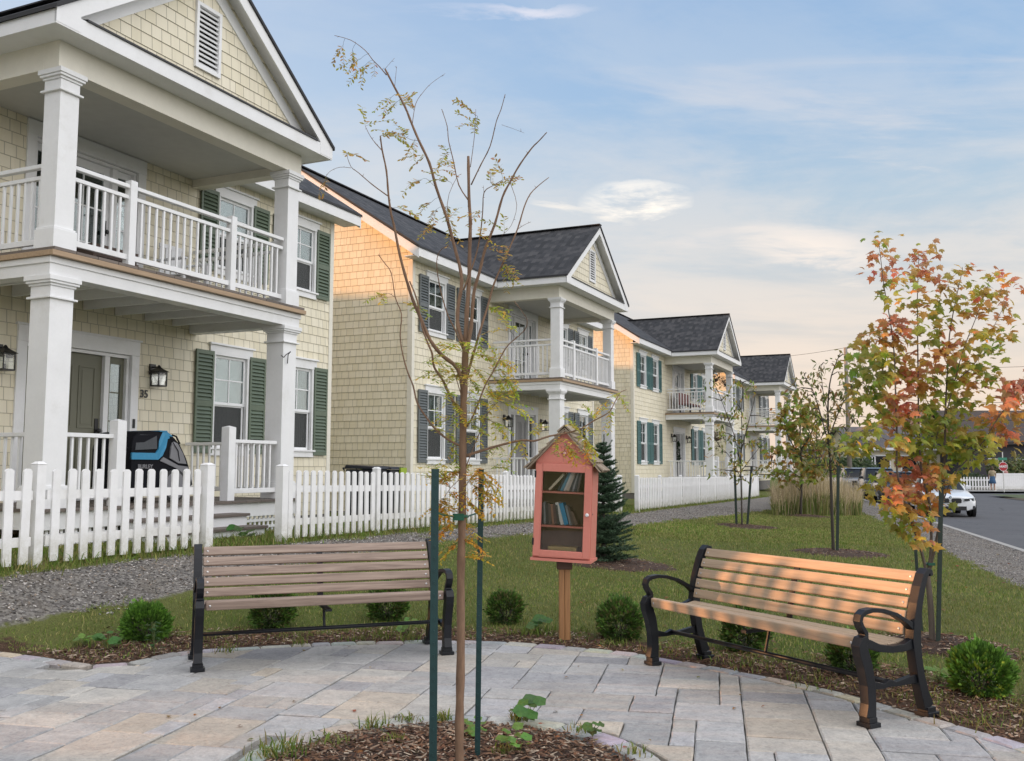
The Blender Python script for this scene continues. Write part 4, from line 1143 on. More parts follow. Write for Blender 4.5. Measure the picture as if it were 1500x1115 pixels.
# ---------------------------------------------------------------- little library
LB = ground_at(827, 936); M['clearglass'] = glass_mat('clear_glass', (.97, .97, .96), .8)
M['coral'] = paint('coral_paint', (.60, .205, .155), .5, .08, .3, 5, dirt=(.46, .18, .14))
M['coral_in'] = paint('box_inside', (.36, .25, .17), .8, .15, .3, 12)
M['postwood'] = wood('post_wood', (.42, .215, .085), (.24, .11, .045), axis=2, rough=.6)
M['cedar'] = wood('cedar_shingle', (.36, .29, .21), (.15, .115, .08), axis=1, rough=.85)
M['pink'] = paint('ornament_pink', (.82, .48, .40), .5)
LROT = (0, R(2.3), R(-13.5))
lib = empty('book_box', (LB.x, LB.y, 0), 0, 'coral red wooden book box with shingled gable roof and glass door on a post', 'book box')
m = MB(); m.box(-.045, -.001, -.045, .045, -.05, .60); m.box(.001, .045, -.045, .045, -.05, .602); m.build('post', M['postwood'], lib, bevel=.006)
m = MB(); m.box(-.062, .062, -.06, .06, .56, .66); m.build('post_cap', wood('cap_wood', (.12, .06, .035), (.07, .035, .02), 0), lib, bevel=.004)
bx = empty('cabinet_group', (0, 0, 0)); bpy.data.objects.remove(bx)
Rm = Matrix.Translation((.0, 0, .655)) @ Matrix.Rotation(LROT[2], 4, 'Z') @ Matrix.Rotation(LROT[1], 4, 'Y')
def lpart(mb, name, mat, **k):
    par = k.pop('par', lib); o = mb.build(name, mat, par, **k)
    if par is lib: o.matrix_local = Rm
    return o
HWd, DP, BH = .235, .30, .775      # half width, depth, wall height; y from -DP/2 (front) to DP/2
y0, y1 = -DP/2, DP/2; APX = 1.03
m = MB(); m.box(-HWd, -HWd+.018, y0, y1, 0, BH); m.box(HWd-.018, HWd, y0, y1, 0, BH); m.box(-HWd+.018, HWd-.018, y0, y1, 0, .02)
m.box(-HWd-.012, HWd+.012, y0-.03, y1+.01, -.022, -.001)
for yy, th_ in ((y0, .018), (y1-.018, .018)):
    zb = BH-.02
    m.poly([(-HWd, yy, zb), (HWd, yy, zb), (HWd, yy, BH), (0, yy, APX), (-HWd, yy, BH)]); m.poly([(-HWd, yy+th_, zb), (-HWd, yy+th_, BH), (0, yy+th_, APX), (HWd, yy+th_, BH), (HWd, yy+th_, zb)])
    m.poly([(-HWd, yy, zb), (-HWd, yy+th_, zb), (HWd, yy+th_, zb), (HWd, yy, zb)])
lpart(m, 'cabinet', M['coral'])
m = MB(); m.box(-HWd+.018, HWd-.018, y1-.02, y1-.008, .02, BH); m.box(-HWd+.018, -HWd+.02, y0+.02, y1-.02, .02, BH); m.box(HWd-.02, HWd-.018, y0+.02, y1-.02, .02, BH); lpart(m, 'back_panel', M['coral_in'])
SH1, SH2 = .535, .262
for z in (SH1, SH2):
    m = MB(); m.box(-HWd+.02, HWd-.02, y0+.006, y1-.02, z-.016, z); lpart(m, 'shelf', M['coral'], bevel=.002)
m = MB(); yf = y0-.024; e = .058; D0, D1 = .012, BH-.022
m.box(-HWd+.004, -HWd+.004+e, yf, y0-.002, D0, D1); m.box(HWd-.004-e, HWd-.004, yf, y0-.002, D0, D1)
m.box(-HWd+.004+e, HWd-.004-e, yf, y0-.002, D0, D0+.052); m.box(-HWd+.004+e, HWd-.004-e, yf, y0-.002, D1-.06, D1)
door = lpart(m, 'door', M['coral'], bevel=.004)
m = MB(); m.box(-HWd+e, HWd-e, y0-.014, y0-.011, D0+.05, D1-.055); m.build('pane', M['clearglass'], door)
m = MB(); m.lathe((HWd-.03, yf, .36), [(.006, 0), (.006, -.012), (.014, -.018), (.014, -.026), (.008, -.032)], 12, 'y'); m.build('knob', M['white'], door)
m = MB()
for z in (.1, .64): m.box(-HWd-.003, -HWd+.012, yf-.003, y0+.02, z, z+.055)
m.build('hinge', M['black'], door)
m = MB(); 
for sg in (-1, 1):
    m.lathe((HWd+.003, y0+.03, .365), [(.004, -.003), (.007, .003)], 8, 'x')
lpart(m, 'side_catch', M['steel'])
# ornament
m = MB(); oy = y0-.002; oc = (0, .845)
m.lathe((0, oy, oc[1]), [(.012, 0), (.012, -.008), (.006, -.012)], 10, 'y')
def petal(cx, cz, ang, l, w, t=.007):
    c, s = math.cos(ang), math.sin(ang); P = [(0, 0), (l*.5, w/2), (l, 0), (l*.5, -w/2)]
    q = [(cx+x*c-z*s, oy, cz+x*s+z*c) for x, z in P]; top = (cx+l*.5*c, oy-t, cz+l*.5*s)
    for i in range(4): m.poly([q[i], q[(i+1) % 4], top]); m.poly([q[(i+1) % 4], q[i], top])
for k in range(8): petal(.010*math.cos(k*.785), oc[1]+.010*math.sin(k*.785), k*.785, .024, .016, .01)
for sg in (-1, 1):
    for (x, z, a, l, w) in ((.036, .0, -.2, .03, .018), (.05, .012, .9, .03, .018), (.062, -.006, -.1, .03, .016), (.045, -.02, -.5, .026, .015), (.085, .002, .3, .022, .012), (.022, .035, 1.1, .028, .014)):
        petal(sg*x, oc[1]+z, a if sg > 0 else math.pi-a, l, w)
petal(0, oc[1]+.04, math.pi/2, .04, .02)
lpart(m, 'carved_ornament', M['pink'])
# roof: rows of small wooden shingles
m = MB(); sl = math.atan2(APX-BH, HWd); RL = (HWd+.065)/math.cos(sl)
for sg in (-1, 1):
    rows = 5
    for r_ in range(rows):
        n = 7
        for i in range(n):
            ya = y0-.055+(DP+.11)*i/n+random.uniform(-.004, .004); yb = y0-.055+(DP+.11)*(i+1)/n-.003
            s1 = RL*(1-r_/rows)+.012; s0 = RL*(1-(r_+1)/rows)-.01
            lift = .016+random.uniform(0, .003); th_ = .008
            def Pt(s, y, o): return (sg*(s*math.cos(sl)+o*math.sin(sl)), y, APX+.008-s*math.sin(sl)+o*math.cos(sl))
            q = [Pt(s1+random.uniform(-.006, .006), ya, lift-.006), Pt(s1, yb, lift-.006), Pt(s0, yb, .002), Pt(s0, ya, .002)]; q2 = [Pt(s1, ya, lift+th_), Pt(s1, yb, lift+th_), Pt(s0, yb, .006), Pt(s0, ya, .006)]
            m.hexa(q+q2)
    def Pb(s, y, o): return (sg*(s*math.cos(sl)+o*math.sin(sl)), y, APX+.0-s*math.sin(sl)+o*math.cos(sl))
    m.hexa([Pb(RL, y0-.05, -.004), Pb(RL, y1+.05, -.004), Pb(0, y1+.05, -.004), Pb(0, y0-.05, -.004), Pb(RL, y0-.05, .008), Pb(RL, y1+.05, .008), Pb(0, y1+.05, .008), Pb(0, y0-.05, .008)])
for sg in (-1, 1):
    m.hexa([(0, y0-.06, APX+.035), (sg*.055, y0-.06, APX-.02), (sg*.055, y1+.055, APX-.02), (0, y1+.055, APX+.035), (0, y0-.06, APX+.048), (sg*.062, y0-.06, APX-.008), (sg*.062, y1+.055, APX-.008), (0, y1+.055, APX+.048)])
lpart(m, 'shingle_roof', M['cedar'])
# books: each one is a thing of its own
LW = Matrix.Translation((LB.x, LB.y, 0)) @ Rm
def bmat(c): 
    k = 'book'+str(c)
    if k not in M: M[k] = paint('book_cover', c, .5, .06, .05, 30)
    return M[k]
M['pages'] = paint('book_pages', (.62, .57, .45), .8, .08, .2, 60)
def book(label, x, z, th, h, dep, lean, col, group, flat=False, pagey=False):
    root = empty('book', (0, 0, 0), 0, label, 'book', group)
    if flat: mt = Matrix.Translation((x, y0+.05, z)) @ Matrix.Rotation(R(lean), 4, 'Z') @ Matrix.Rotation(R(90), 4, 'Y')
    else: mt = Matrix.Translation((x, y0+.045, z)) @ Matrix.Rotation(R(lean), 4, 'Y')
    root.matrix_world = LW @ mt
    m = MB(); c = .0025
    if flat:     # x axis now points down; build so that z is along the shelf
        m.box(-th, -th+c, 0, dep, 0, h); m.box(-c, 0, 0, dep, 0, h); m.box(-th+c, -c, 0, c, 0, h)
        m.build('cover', bmat(col), root); m = MB(); m.box(-th+c, -c, c, dep-.004, .003, h-.003); m.build('pages', M['pages'], root)
    else:
        m.box(0, c, 0, dep, 0, h); m.box(th-c, th, 0, dep, 0, h); m.box(c, th-c, 0, c, 0, h)
        m.build('cover', bmat(col), root); m = MB(); m.box(c, th-c, c, dep-.004, .002, h-.003); m.build('pages', M['pages'], root)
    return root
gname = 'books in the coral book box'
top = [(-.10, .020, .175, 42, (.58, .52, .38), 'cream book lying slanted at the left end of the top shelf row'),
 (-.028, .02, .165, 28, (.03, .035, .04), 'black book leaning just right of the slanted cream one, top shelf'),
 (-.002, .022, .17, 24, (.10, .27, .38), 'blue book near the middle of the top shelf'),
 (.026, .016, .17, 22, (.6, .6, .58), 'white book between the blue and beige ones on the top shelf'),
 (.045, .024, .172, 22, (.55, .47, .40), 'thick beige book on the top shelf, left of the dark ones'),
 (.073, .02, .165, 17, (.05, .05, .06), 'first dark book after the beige one, top shelf'),
 (.095, .014, .16, 15, (.28, .28, .30), 'thin grey book between the dark ones on the top shelf'),
 (.111, .02, .165, 12, (.03, .035, .05), 'dark blue black book near the right end of the top shelf'),
 (.134, .016, .162, 10, (.14, .10, .10), 'brownish dark book at the very right end of the top shelf')]
for x, th_, h, le, c, lb in top: book(lb, x-.035, SH1+.002+th_*math.sin(R(le)), th_, h, .11, le, c, gname)
mid = [(-.185, .022, .17, -3, (.06, .065, .075), 'charcoal book at the left end of the middle shelf'),
 (-.160, .016, .18, -4, (.30, .31, .32), 'thin grey spined book, second on the middle shelf'),
 (-.141, .020, .165, -4, (.045, .04, .045), 'black book, third from the left on the middle shelf'),
 (-.118, .022, .17, -6, (.10, .075, .07), 'dark brown book, fourth from the left on the middle shelf'),
 (-.092, .018, .165, -7, (.30, .15, .10), 'rust brown book on the middle shelf'),
 (-.070, .020, .17, -8, (.11, .06, .06), 'maroon book right of the rust one on the middle shelf'),
 (-.046, .020, .16, -10, (.05, .05, .05), 'black book left of the big white one, middle shelf'),
 (-.020, .026, .185, -17, (.66, .66, .62), 'tall white book leaning left in the middle shelf'),
 (.010, .034, .18, -17, (.03, .27, .48), 'bright blue thick book leaning on the white one'),
 (.050, .018, .165, -15, (.20, .22, .24), 'slate book with a pale mark, right of the bright blue one'),
 (.074, .022, .15, -18, (.09, .06, .05), 'dark brown short book toward the right of the middle shelf'),
 (.102, .022, .12, -24, (.16, .09, .06), 'reddish brown low book at the right end of the middle shelf')]
for x, th_, h, le, c, lb in mid: book(lb, x, SH2+.002+(0 if le > 0 else 0), th_, h, .12, le, c, gname)
book('yellowed book lying flat on the bottom shelf, spine to the glass', -.12, .060, .030, .235, .15, 0, (.50, .38, .14), gname, flat=True)
book('thin pink book lying flat beneath the yellowed one', -.10, .022, .036, .19, .14, 0, (.45, .13, .11), gname, flat=True)
# ---------------------------------------------------------------- vegetation
def bark(name, c, c2, sc=40):
    t = NT(name); o = t.geo(); v = t.mapping(o, (sc, sc, sc*.25)); n1 = t.noise(v, 1, 5, .7); n2 = t.noise(o, 3, 3)
    t.base(t.ramp(t.math('ADD', t.math('MULTIPLY', n1, .7), t.math('MULTIPLY', n2, .3)), [(.3, c2), (.7, c)]), .85); t.bump(n1, .5, .004); return t.mat
M['bark_l'] = bark('locust_bark', (.27, .165, .10), (.12, .07, .045)); M['bark_m'] = bark('maple_bark', (.19, .15, .125), (.10, .08, .065)); M['bark_d'] = bark('dark_bark', (.085, .07, .055), (.04, .033, .028))
M['leaf'] = leaf_mat('leaf', .5, .5); M['needle'] = leaf_mat('needle', .6, .15)
def smooth_path(pts, k=3):
    out = []; n = len(pts)
    for i in range(n-1):
        p0, p1, p2, p3 = pts[max(i-1, 0)], pts[i], pts[i+1], pts[min(i+2, n-1)]
        for j in range(k):
            t = j/k; out.append(.5*((2*p1)+(p2-p0)*t+(2*p0-5*p1+4*p2-p3)*t*t+(3*p1-p0-3*p2+p3)*t**3))
    out.append(pts[-1]); return out
# -- honey locust in the ring; trunk and branches
LD = 4.34
loc = empty('young_locust_tree', (at(674, 1128, LD).x, LD, .0), 0, 'slender nearly bare tree with feathery yellow leaves, between two stakes in the mulch ring', 'tree')
tm = MB(); LO = Vector(loc.location)
LBR = []
def lbr(pts, d0, d1, r0, r1, wob=.0):
    n = len(pts); P = []
    for i, p in enumerate(pts): P.append(at(p[0], p[1], LD+d0+(d1-d0)*i/(n-1))-LO)
    Q = smooth_path(P, 3)
    N = len(Q); rad = [(r0+(r1-r0)*(i/(N-1))**.8)*(1+.10*math.sin(i*2.7)) for i in range(N)]
    tm.tube(Q, rad, 8 if r0 > .006 else 5); LBR.append(Q); return Q
lbr([(673, 1140), (673, 1060), (675, 960), (675, 850), (677, 760), (678, 660), (679, 590), (681, 540), (682, 500)], 0, 0, .0205, .015)
lbr([(682, 505), (684, 456), (687, 413), (688, 366), (689, 324), (687, 290), (686, 229)], 0, .03, .0115, .0065)
lbr([(680, 505), (671, 478), (671, 450), (676, 420), (675, 398), (667, 366), (654, 318), (639, 275), (629, 239), (614, 207), (603, 181), (593, 156), (578, 128), (564, 101)], 0, .22, .010, .0045)
lbr([(566, 110), (556, 98), (546, 88), (535, 74), (514, 59), (490, 52)], .22, .25, .003, .0012)
lbr([(679, 578), (671, 541), (648, 521), (630, 498), (616, 466), (605, 440), (596, 412), (586, 375), (577, 330), (573, 314), (569, 285), (566, 250), (560, 221), (557, 199)], 0, -.25, .0105, .003)
lbr([(560, 221), (550, 210), (542, 199), (535, 185)], -.25, -.26, .0025, .001)
lbr([(568, 287), (546, 271), (525, 253), (514, 244), (507, 224)], -.22, -.3, .003, .001)
lbr([(514, 246), (498, 245), (485, 250), (478, 257)], -.3, -.32, .0012, .0008)
lbr([(679, 610), (663, 587), (648, 556), (636, 538), (633, 518), (628, 506), (618, 478), (611, 440), (600, 412)], 0, -.12, .007, .003)
lbr([(678, 655), (658, 645), (639, 630), (624, 611), (611, 590), (605, 565), (597, 545), (590, 520), (586, 492), (588, 460), (579, 436), (573, 400), (563, 385), (554, 373)], 0, .2, .006, .0018)
lbr([(579, 436), (570, 430), (563, 431)], .15, .16, .0012, .0008)
lbr([(683, 520), (690, 480), (694, 430), (702, 400), (711, 364), (725, 328), (736, 289), (747, 267), (761, 242), (779, 217), (789, 207), (801, 194)], 0, -.18, .0095, .002)
lbr([(682, 560), (693, 520), (705, 479), (714, 450), (724, 415), (743, 371), (758, 336), (768, 303), (777, 284), (790, 271), (804, 260)], 0, .15, .007, .0018)
lbr([(758, 336), (767, 330), (778, 325)], .1, .1, .0015, .0008)
lbr([(688, 296), (672, 271), (664, 235), (657, 206), (655, 185), (647, 160)], .02, .1, .0035, .0016)
lbr([(690, 271), (704, 242), (718, 214), (727, 178), (734, 160), (740, 138)], .02, -.1, .0035, .0016)
lbr([(689, 245), (695, 199), (697, 160)], .02, .05, .002, .001)
lbr([(679, 425), (695, 381), (703, 347), (707, 310), (709, 282), (722, 272), (736, 264)], .0, -.05, .0045, .0015)
lbr([(709, 282), (708, 272)], -.03, -.03, .0012, .0008)
lbr([(682, 668), (700, 662), (730, 653), (764, 645), (783, 646), (805, 639), (832, 634), (851, 628), (869, 617), (892, 604), (900, 590), (909, 575), (918, 571)], 0, .35, .0068, .0015)
lbr([(684, 625), (695, 605), (710, 566), (722, 545), (735, 520), (745, 505), (760, 492), (770, 481), (772, 469), (766, 458), (753, 441)], 0, -.2, .0045, .0014)
lbr([(678, 512), (667, 484), (656, 462), (646, 428), (640, 394), (641, 375), (648, 364), (657, 360)], 0, -.2, .0042, .0012)
lbr([(604, 181), (609, 152), (620, 135), (632, 122), (652, 108)], .15, .2, .0018, .0008)
lbr([(666, 364), (655, 300), (668, 262), (676, 255)], .1, .12, .0018, .0008)
lbr([(564, 101), (578, 85)], .2, .2, .001, .0007)
lbr([(639, 275), (625, 262)], .15, .2, .001, .0007)
lbr([(616, 206), (603, 205), (593, 200)], .12, .1, .0014, .0008)
lbr([(578, 128), (580, 108), (581, 97)], .2, .2, .0012, .0008)
lbr([(747, 267), (757, 300), (749, 330), (735, 345)], -.1, -.05, .0015, .0008)
lbr([(735, 183), (750, 188), (768, 195)], 0, 0, .0009, .0006)
lbr([(680, 690), (700, 640), (715, 605), (728, 590)], 0, -.1, .0028, .0012)
lbr([(678, 720), (690, 700), (705, 690)], 0, -.05, .002, .001)
lbr([(676, 700), (660, 715), (650, 730)], 0, -.1, .002, .001)
lbr([(681, 600), (670, 560), (662, 540)], 0, -.05, .003, .0012)
for Q in LBR[1:]:        # thorns and buds
    for i in range(2, len(Q)-1, 3):
        d = Vector((random.uniform(-1, 1), random.uniform(-1, 1), random.uniform(-.2, 1))).normalized()*random.uniform(.006, .016)
        tm.tube([Q[i], Q[i]+d], [.0013, .0004], 4)
tm.build('trunk', M['bark_l'], loc, smooth=True)
lc = MB()
LY = [(.56, .42, .09), (.42, .37, .08), (.60, .40, .09), (.36, .33, .07), (.50, .38, .12), (.44, .30, .10)]
LG = [(.66, .40, .05), (.72, .47, .06), (.58, .45, .08), (.66, .33, .05)]
def spray(p, direc, L, pairs, pal, droop=.5):
    d = direc.normalized(); pts = [p]
    for i in range(pairs):
        d = (d+Vector((0, 0, -droop/pairs))+Vector((random.uniform(-.06, .06), random.uniform(-.06, .06), random.uniform(-.05, .05)))).normalized(); pts.append(pts[-1]+d*(L/pairs))
    lc.tube(pts, .0007, 3, mi=0)
    for f in range(len(lc.c)-1, -1, -1):
        if lc.c[f] is None: lc.c[f] = (.2, .18, .06)
        else: break
    col0 = random.choice(pal)
    for i in range(1, len(pts)):
        q = pts[i]; dd = (pts[i]-pts[i-1]).normalized()
        sd = dd.cross(Vector((random.uniform(-.5, .5), random.uniform(-.5, .5), 1))).normalized()
        for sg in (-1, 1):
            if random.random() < .08: continue
            a = (sd*sg+dd*.55+Vector((0, 0, random.uniform(-.35, .1)))).normalized(); l = random.uniform(.017, .027); w = l*.44
            b = a.cross(Vector((random.uniform(-.4, .4), random.uniform(-.4, .4), 1))).normalized()*w*.5
            col = tuple(c*random.uniform(.75, 1.25) for c in col0)
            r0 = q+a*.001
            lc.poly([r0, r0+a*l*.35-b, r0+a*l*.75-b*.8, r0+a*l, r0+a*l*.75+b*.8, r0+a*l*.35+b], col=col)
def nearest(px, py):
    best = None
    for Q in LBR:
        for q in Q[1:]:
            w = q+LO; X = w.x; D = w.y
            # project
            rel = w-Vector((0, 0, CH)); yf = rel.y*math.cos(PITCH)+rel.z*math.sin(PITCH); up = -rel.y*math.sin(PITCH)+rel.z*math.cos(PITCH)
            sx, sy = CX+F*rel.x/yf, CY-F*up/yf
            dd = (sx-px)**2+(sy-py)**2
            if best is None or dd < best[0]: best = (dd, q, D)
    return best
SPR = [(500, 75), (520, 92), (528, 100), (540, 97), (512, 80), (565, 147), (578, 150), (592, 152), (605, 158), (575, 195), (590, 193), (566, 193), (605, 217), (612, 233), (610, 265), (650, 225), (655, 236), (648, 250), (654, 262), (690, 165), (702, 172), (690, 182), (715, 265), (735, 250), (740, 262), (722, 270), (622, 303), (632, 310), (625, 332), (655, 305), (660, 320), (662, 335), (700, 315), (705, 345), (737, 335), (598, 305), (507, 226), (478, 259), (538, 180), (735, 400), (727, 375), (740, 388), (748, 396), (720, 362)]
MID = [(722, 450), (742, 478), (710, 520), (700, 545), (740, 548), (745, 532), (690, 548), (655, 562), (650, 545), (645, 518), (640, 548), (720, 592), (735, 580), (665, 592), (660, 612), (702, 612), (716, 612), (660, 640), (700, 640), (730, 685), (690, 682), (642, 690), (652, 702), (664, 690), (715, 708), (764, 652), (785, 628), (820, 645), (856, 628), (862, 648), (870, 612), (895, 602), (905, 578), (728, 655), (692, 560), (668, 530), (705, 500), (735, 560), (722, 540), (645, 505), (612, 450), (560, 432), (690, 520), (750, 560), (742, 590), (655, 580), (700, 590), (640, 530), (668, 548), (675, 505), (715, 575), (730, 620), (695, 625), (650, 625), (840, 622), (660, 660)]
LOW = [(640, 742), (650, 755), (655, 772), (682, 770), (692, 790), (660, 722), (648, 735), (665, 745), (690, 740), (640, 765), (700, 715), (712, 700), (692, 700), (650, 710), (665, 800), (690, 815), (706, 690), (672, 690), (720, 730), (832, 660), (862, 655)]
LM = [(.60, .57, .08), (.48, .52, .07), (.70, .57, .09), (.38, .44, .06), (.64, .48, .09)]
for lst, pal, cnt in ((SPR, LY, 2), (MID, LM, 4), (LOW, LG, 5)):
    for (px, py) in lst:
        bd, q, D = nearest(px, py)
        tgt = at(px, py, D+random.uniform(-.06, .06))-LO
        for j in range(cnt):
            L = random.uniform(.085, .135); dr = (tgt-q)
            start = q if dr.length > .03 else q
            if dr.length > .05:
                start = q+dr*.55; lc.tube([q, q+dr*.3+Vector((0, 0, .005)), start], .0008, 3)
                for f in range(len(lc.c)-1, -1, -1):
                    if lc.c[f] is None: lc.c[f] = (.15, .12, .05)
                    else: break
            v = (dr.normalized() if dr.length > .01 else Vector((random.uniform(-1, 1), 0, .2)))+Vector((random.uniform(-.7, .7), random.uniform(-.7, .7), random.uniform(-.3, .5)))
            spray(start, v, L, random.randint(6, 10), pal, random.uniform(.3, 1.))
lc.build('foliage', M['leaf'], loc)
# stakes and tie
M['stake'] = paint('stake_green', (.008, .040, .040), .5, .15, .3, 25)
M['stakeblk'] = paint('stake_dark', (.014, .028, .02), .55, .2, .3, 25)
def stake(label, base, top, w=.032, group=None, mat='stake', name='tree_stake'):
    b = Vector(base); t_ = Vector(top); root = empty(name, b, 0, label, 'stake', group)
    m = MB(); d = t_-b; m.beam((0, 0, -.1), d, w, .005, up=(0, 1, 0)); m.beam((0, .012, -.1), d+Vector((0, .012, 0)), .006, w*.8, up=(0, 1, 0))
    m.build('steel_post', M[mat], root)
    m = MB(); n = int(d.length/.05)
    for i in range(n): p = d*((i+.5)/n); m.cbox(p+Vector((0, -.004, 0)), (.008, .004, .012))
    m.build('post_studs', M[mat], root); return root
b = at(634, 1145, 4.14); t_ = at(637.5, 687, 4.14); stake('thick dark green stake left of the slender tree in the mulch ring', (b.x, 4.14, .0), t_, .033)
b = at(699, 1104, 4.62); b.z = .03; t_ = at(705, 687, 4.62); stake('dark stake right of the slender tree in the mulch ring', b, t_, .026)
tie = MB(); c = at(677, 757, 4.34); tie.tube([c+Vector((.025*math.cos(a*.7), .03*math.sin(a*.7), .004*math.sin(a))) for a in range(10)], .006, 6)
tie.tube([c+Vector((-.02, 0, 0)), c+Vector((-.06, -.1, .008)), at(641, 752, 4.15)], .004, 5); tie.tube([c+Vector((.02, 0, .0)), c+Vector((.06, .12, .01)), at(703, 750, 4.6)], .004, 5)
tie.cbox(c+Vector((-.015, -.028, 0)), (.05, .02, .03))
M['tie'] = paint('tie_green', (.01, .10, .055), .4, .1, 0)
o = tie.build('tree_tie', M['tie']); tag(o, 'green plastic strap holding the slender tree to its two stakes', 'strap')
# -- maple leaf shape
LOB = [(0, 0), (.10, .03), (.30, -.12), (.26, .10), (.50, .12), (.36, .28), (.46, .52), (.24, .48), (.16, .62), (0, 1.0)]
LEAFP = LOB + [(-x, y) for x, y in LOB[-2:0:-1]]
def maple_leaf(mb, p, tipdir, nrm, s, col):
    t_ = tipdir.normalized(); sd = t_.cross(nrm).normalized(); nr = sd.cross(t_)
    V = []
    for x, y in LEAFP: V.append(p+sd*(x*s)+t_*(y*s)-nr*(abs(x)*s*.35+(y*y)*s*.18))
    c = p+t_*(s*.35)
    k = len(V)
    for half in (range(0, k//2+1), range(k//2, k+1)):
        idx = list(half); P_ = [V[i % k] for i in idx]
        for i in range(len(P_)-1): mb.poly([c, P_[i], P_[i+1]], col=col)
MCOLS = {'g': [(.34, .38, .06), (.40, .40, .06), (.27, .33, .055), (.46, .40, .07)], 'o': [(.62, .34, .08), (.70, .35, .09), (.54, .34, .08), (.60, .40, .10)], 'r': [(.66, .25, .12), (.72, .28, .15), (.56, .19, .10), (.68, .32, .15)], 'y': [(.58, .48, .08), (.50, .45, .08), (.66, .47, .10)]}
def pick_red(px, py):
    n_ = noise.noise(Vector((px*.016, py*.016, 4)))+.5*noise.noise(Vector((px*.05, py*.05, 9)))
    k = .0
    for (x, y, r, a) in ((1316, 577, 28, .6), (1300, 480, 35, .5), (1345, 525, 30, .45), (1295, 375, 35, .55), (1400, 505, 30, .45), (1490, 565, 30, .6), (1340, 712, 45, .5), (1310, 615, 22, .4), (1360, 375, 25, .45), (1350, 790, 30, .4), (1455, 405, 40, .35), (1400, 400, 30, .35), (1400, 795, 20, .5), (1480, 640, 20, .5), (1420, 545, 30, .3), (1470, 450, 25, .2)):
        if (px-x)**2+(py-y)**2 < r*r: k += a
    for (x, y, r, a) in ((1260, 650, 35, .5), (1380, 640, 55, .35), (1350, 480, 28, .3), (1330, 740, 20, .2), (1440, 500, 30, .2), (1345, 572, 25, .2)):
        if (px-x)**2+(py-y)**2 < r*r: k -= a
    v = n_*.7+k+random.uniform(-.12, .12)+.0
    return 'r' if v > .50 else 'o' if v > .20 else 'y' if v > -.02 else 'g'
mp = TREES['maple']; MD = mp.y
maple = empty('young_maple_tree', mp, 0, 'small maple turning orange and red, right of the tan bench with a dark stake', 'tree')
mt_ = MB(); stems = []
def mbr(pts, d0, d1, r0, r1):
    n = len(pts); P = [at(p[0], p[1], MD+d0+(d1-d0)*i/(n-1))-mp for i, p in enumerate(pts)]
    if pts[0][1] > 940: P[0].z = -.06
    Q = smooth_path(P, 3); N = len(Q); mt_.tube(Q, [r0+(r1-r0)*i/(N-1) for i in range(N)], 8 if r0 > .008 else 6)
    for i in range(N):
        f = i/(N-1); j = min(int(f*(n-1)), n-2); g = f*(n-1)-j
        stems.append((pts[j][0]+(pts[j+1][0]-pts[j][0])*g, pts[j][1]+(pts[j+1][1]-pts[j][1])*g, Q[i], MD+d0+(d1-d0)*f))
    return Q
mbr([(1366, 950), (1364, 900), (1361, 865), (1358, 838)], 0, 0, .026, .022)
mbr([(1358, 842), (1349, 805), (1338, 772), (1325, 735), (1314, 690), (1314, 640), (1312, 580), (1310, 520), (1304, 470), (1295, 420), (1288, 360)], 0, -.15, .013, .0025)
mbr([(1359, 842), (1364, 800), (1362, 740), (1350, 690), (1346, 630), (1345, 560), (1344, 480), (1344, 430), (1346, 375)], 0, .1, .013, .0025)
mbr([(1360, 842), (1372, 790), (1381, 730), (1384, 660), (1385, 600), (1388, 540), (1391, 490), (1400, 440), (1410, 395)], 0, .0, .013, .0025)
mbr([(1385, 610), (1398, 560), (1412, 510), (1432, 460), (1450, 410)], 0, -.2, .006, .002)
mbr([(1398, 560), (1430, 530), (1455, 480), (1475, 440)], -.1, .2, .004, .0015)
mbr([(1378, 745), (1395, 700), (1418, 672), (1442, 645), (1462, 612), (1480, 590), (1500, 560), (1512, 540)], 0, -.35, .006, .003)
mbr([(1350, 690), (1330, 650), (1300, 620), (1282, 590), (1266, 562), (1255, 530)], .05, .25, .005, .0015)
mbr([(1338, 772), (1322, 740), (1305, 715), (1295, 705)], -.02, -.3, .004, .0015)
mbr([(1353, 700), (1372, 640), (1390, 590), (1402, 560)], .05, .3, .005, .0015)
mbr([(1320, 660), (1290, 640), (1262, 640), (1250, 652)], -.1, -.2, .004, .0015)
mlf = MB()
MC_ = """1287,357 1283,372 1297,396 1293,419 1303,442 1343,369 1359,372 1351,392 1370,399 1343,426 1374,423 1409,394 1405,415 1394,438 1455,403 1475,421 1455,423 1444,442 1471,453 1421,457 1451,480 1475,488 1467,504 1428,492 1444,519 1309,473 1289,484 1320,484 1347,477 1386,473 1401,507 1382,515 1428,534 1448,546 1413,546 1286,515 1262,523 1254,542 1309,519 1343,530 1336,554 1297,554 1262,565 1278,550 1316,577 1266,588 1347,569 1374,546 1390,561 1405,577 1428,561 1313,611 1340,608 1363,592 1297,615 1270,631 1251,650 1275,655 1390,615 1374,631 1347,631 1405,623 1421,638 1386,654 1359,662 1413,658 1428,669 1332,658 1313,646 1313,677 1343,689 1320,700 1374,692 1397,700 1305,723 1332,727 1351,716 1367,739 1293,710 1316,746 1325,772 1345,795 1350,765 1490,561 1486,577 1475,592 1451,623 1467,619 1482,638 1451,642 1490,600 1510,590 1505,560 1365,680 1340,640 1380,600 1360,560 1325,500 1330,545 1365,500 1365,530 1395,535 1300,500 1360,450 1330,450 1322,600 1362,620 1300,580 1325,630 1350,740 1310,545 1300,530 1275,540 1285,575 1290,600 1420,600 1435,650 1400,650 1360,705 1330,750 1300,740 1345,400 1310,410 1275,500 1440,420 1430,440""".split()
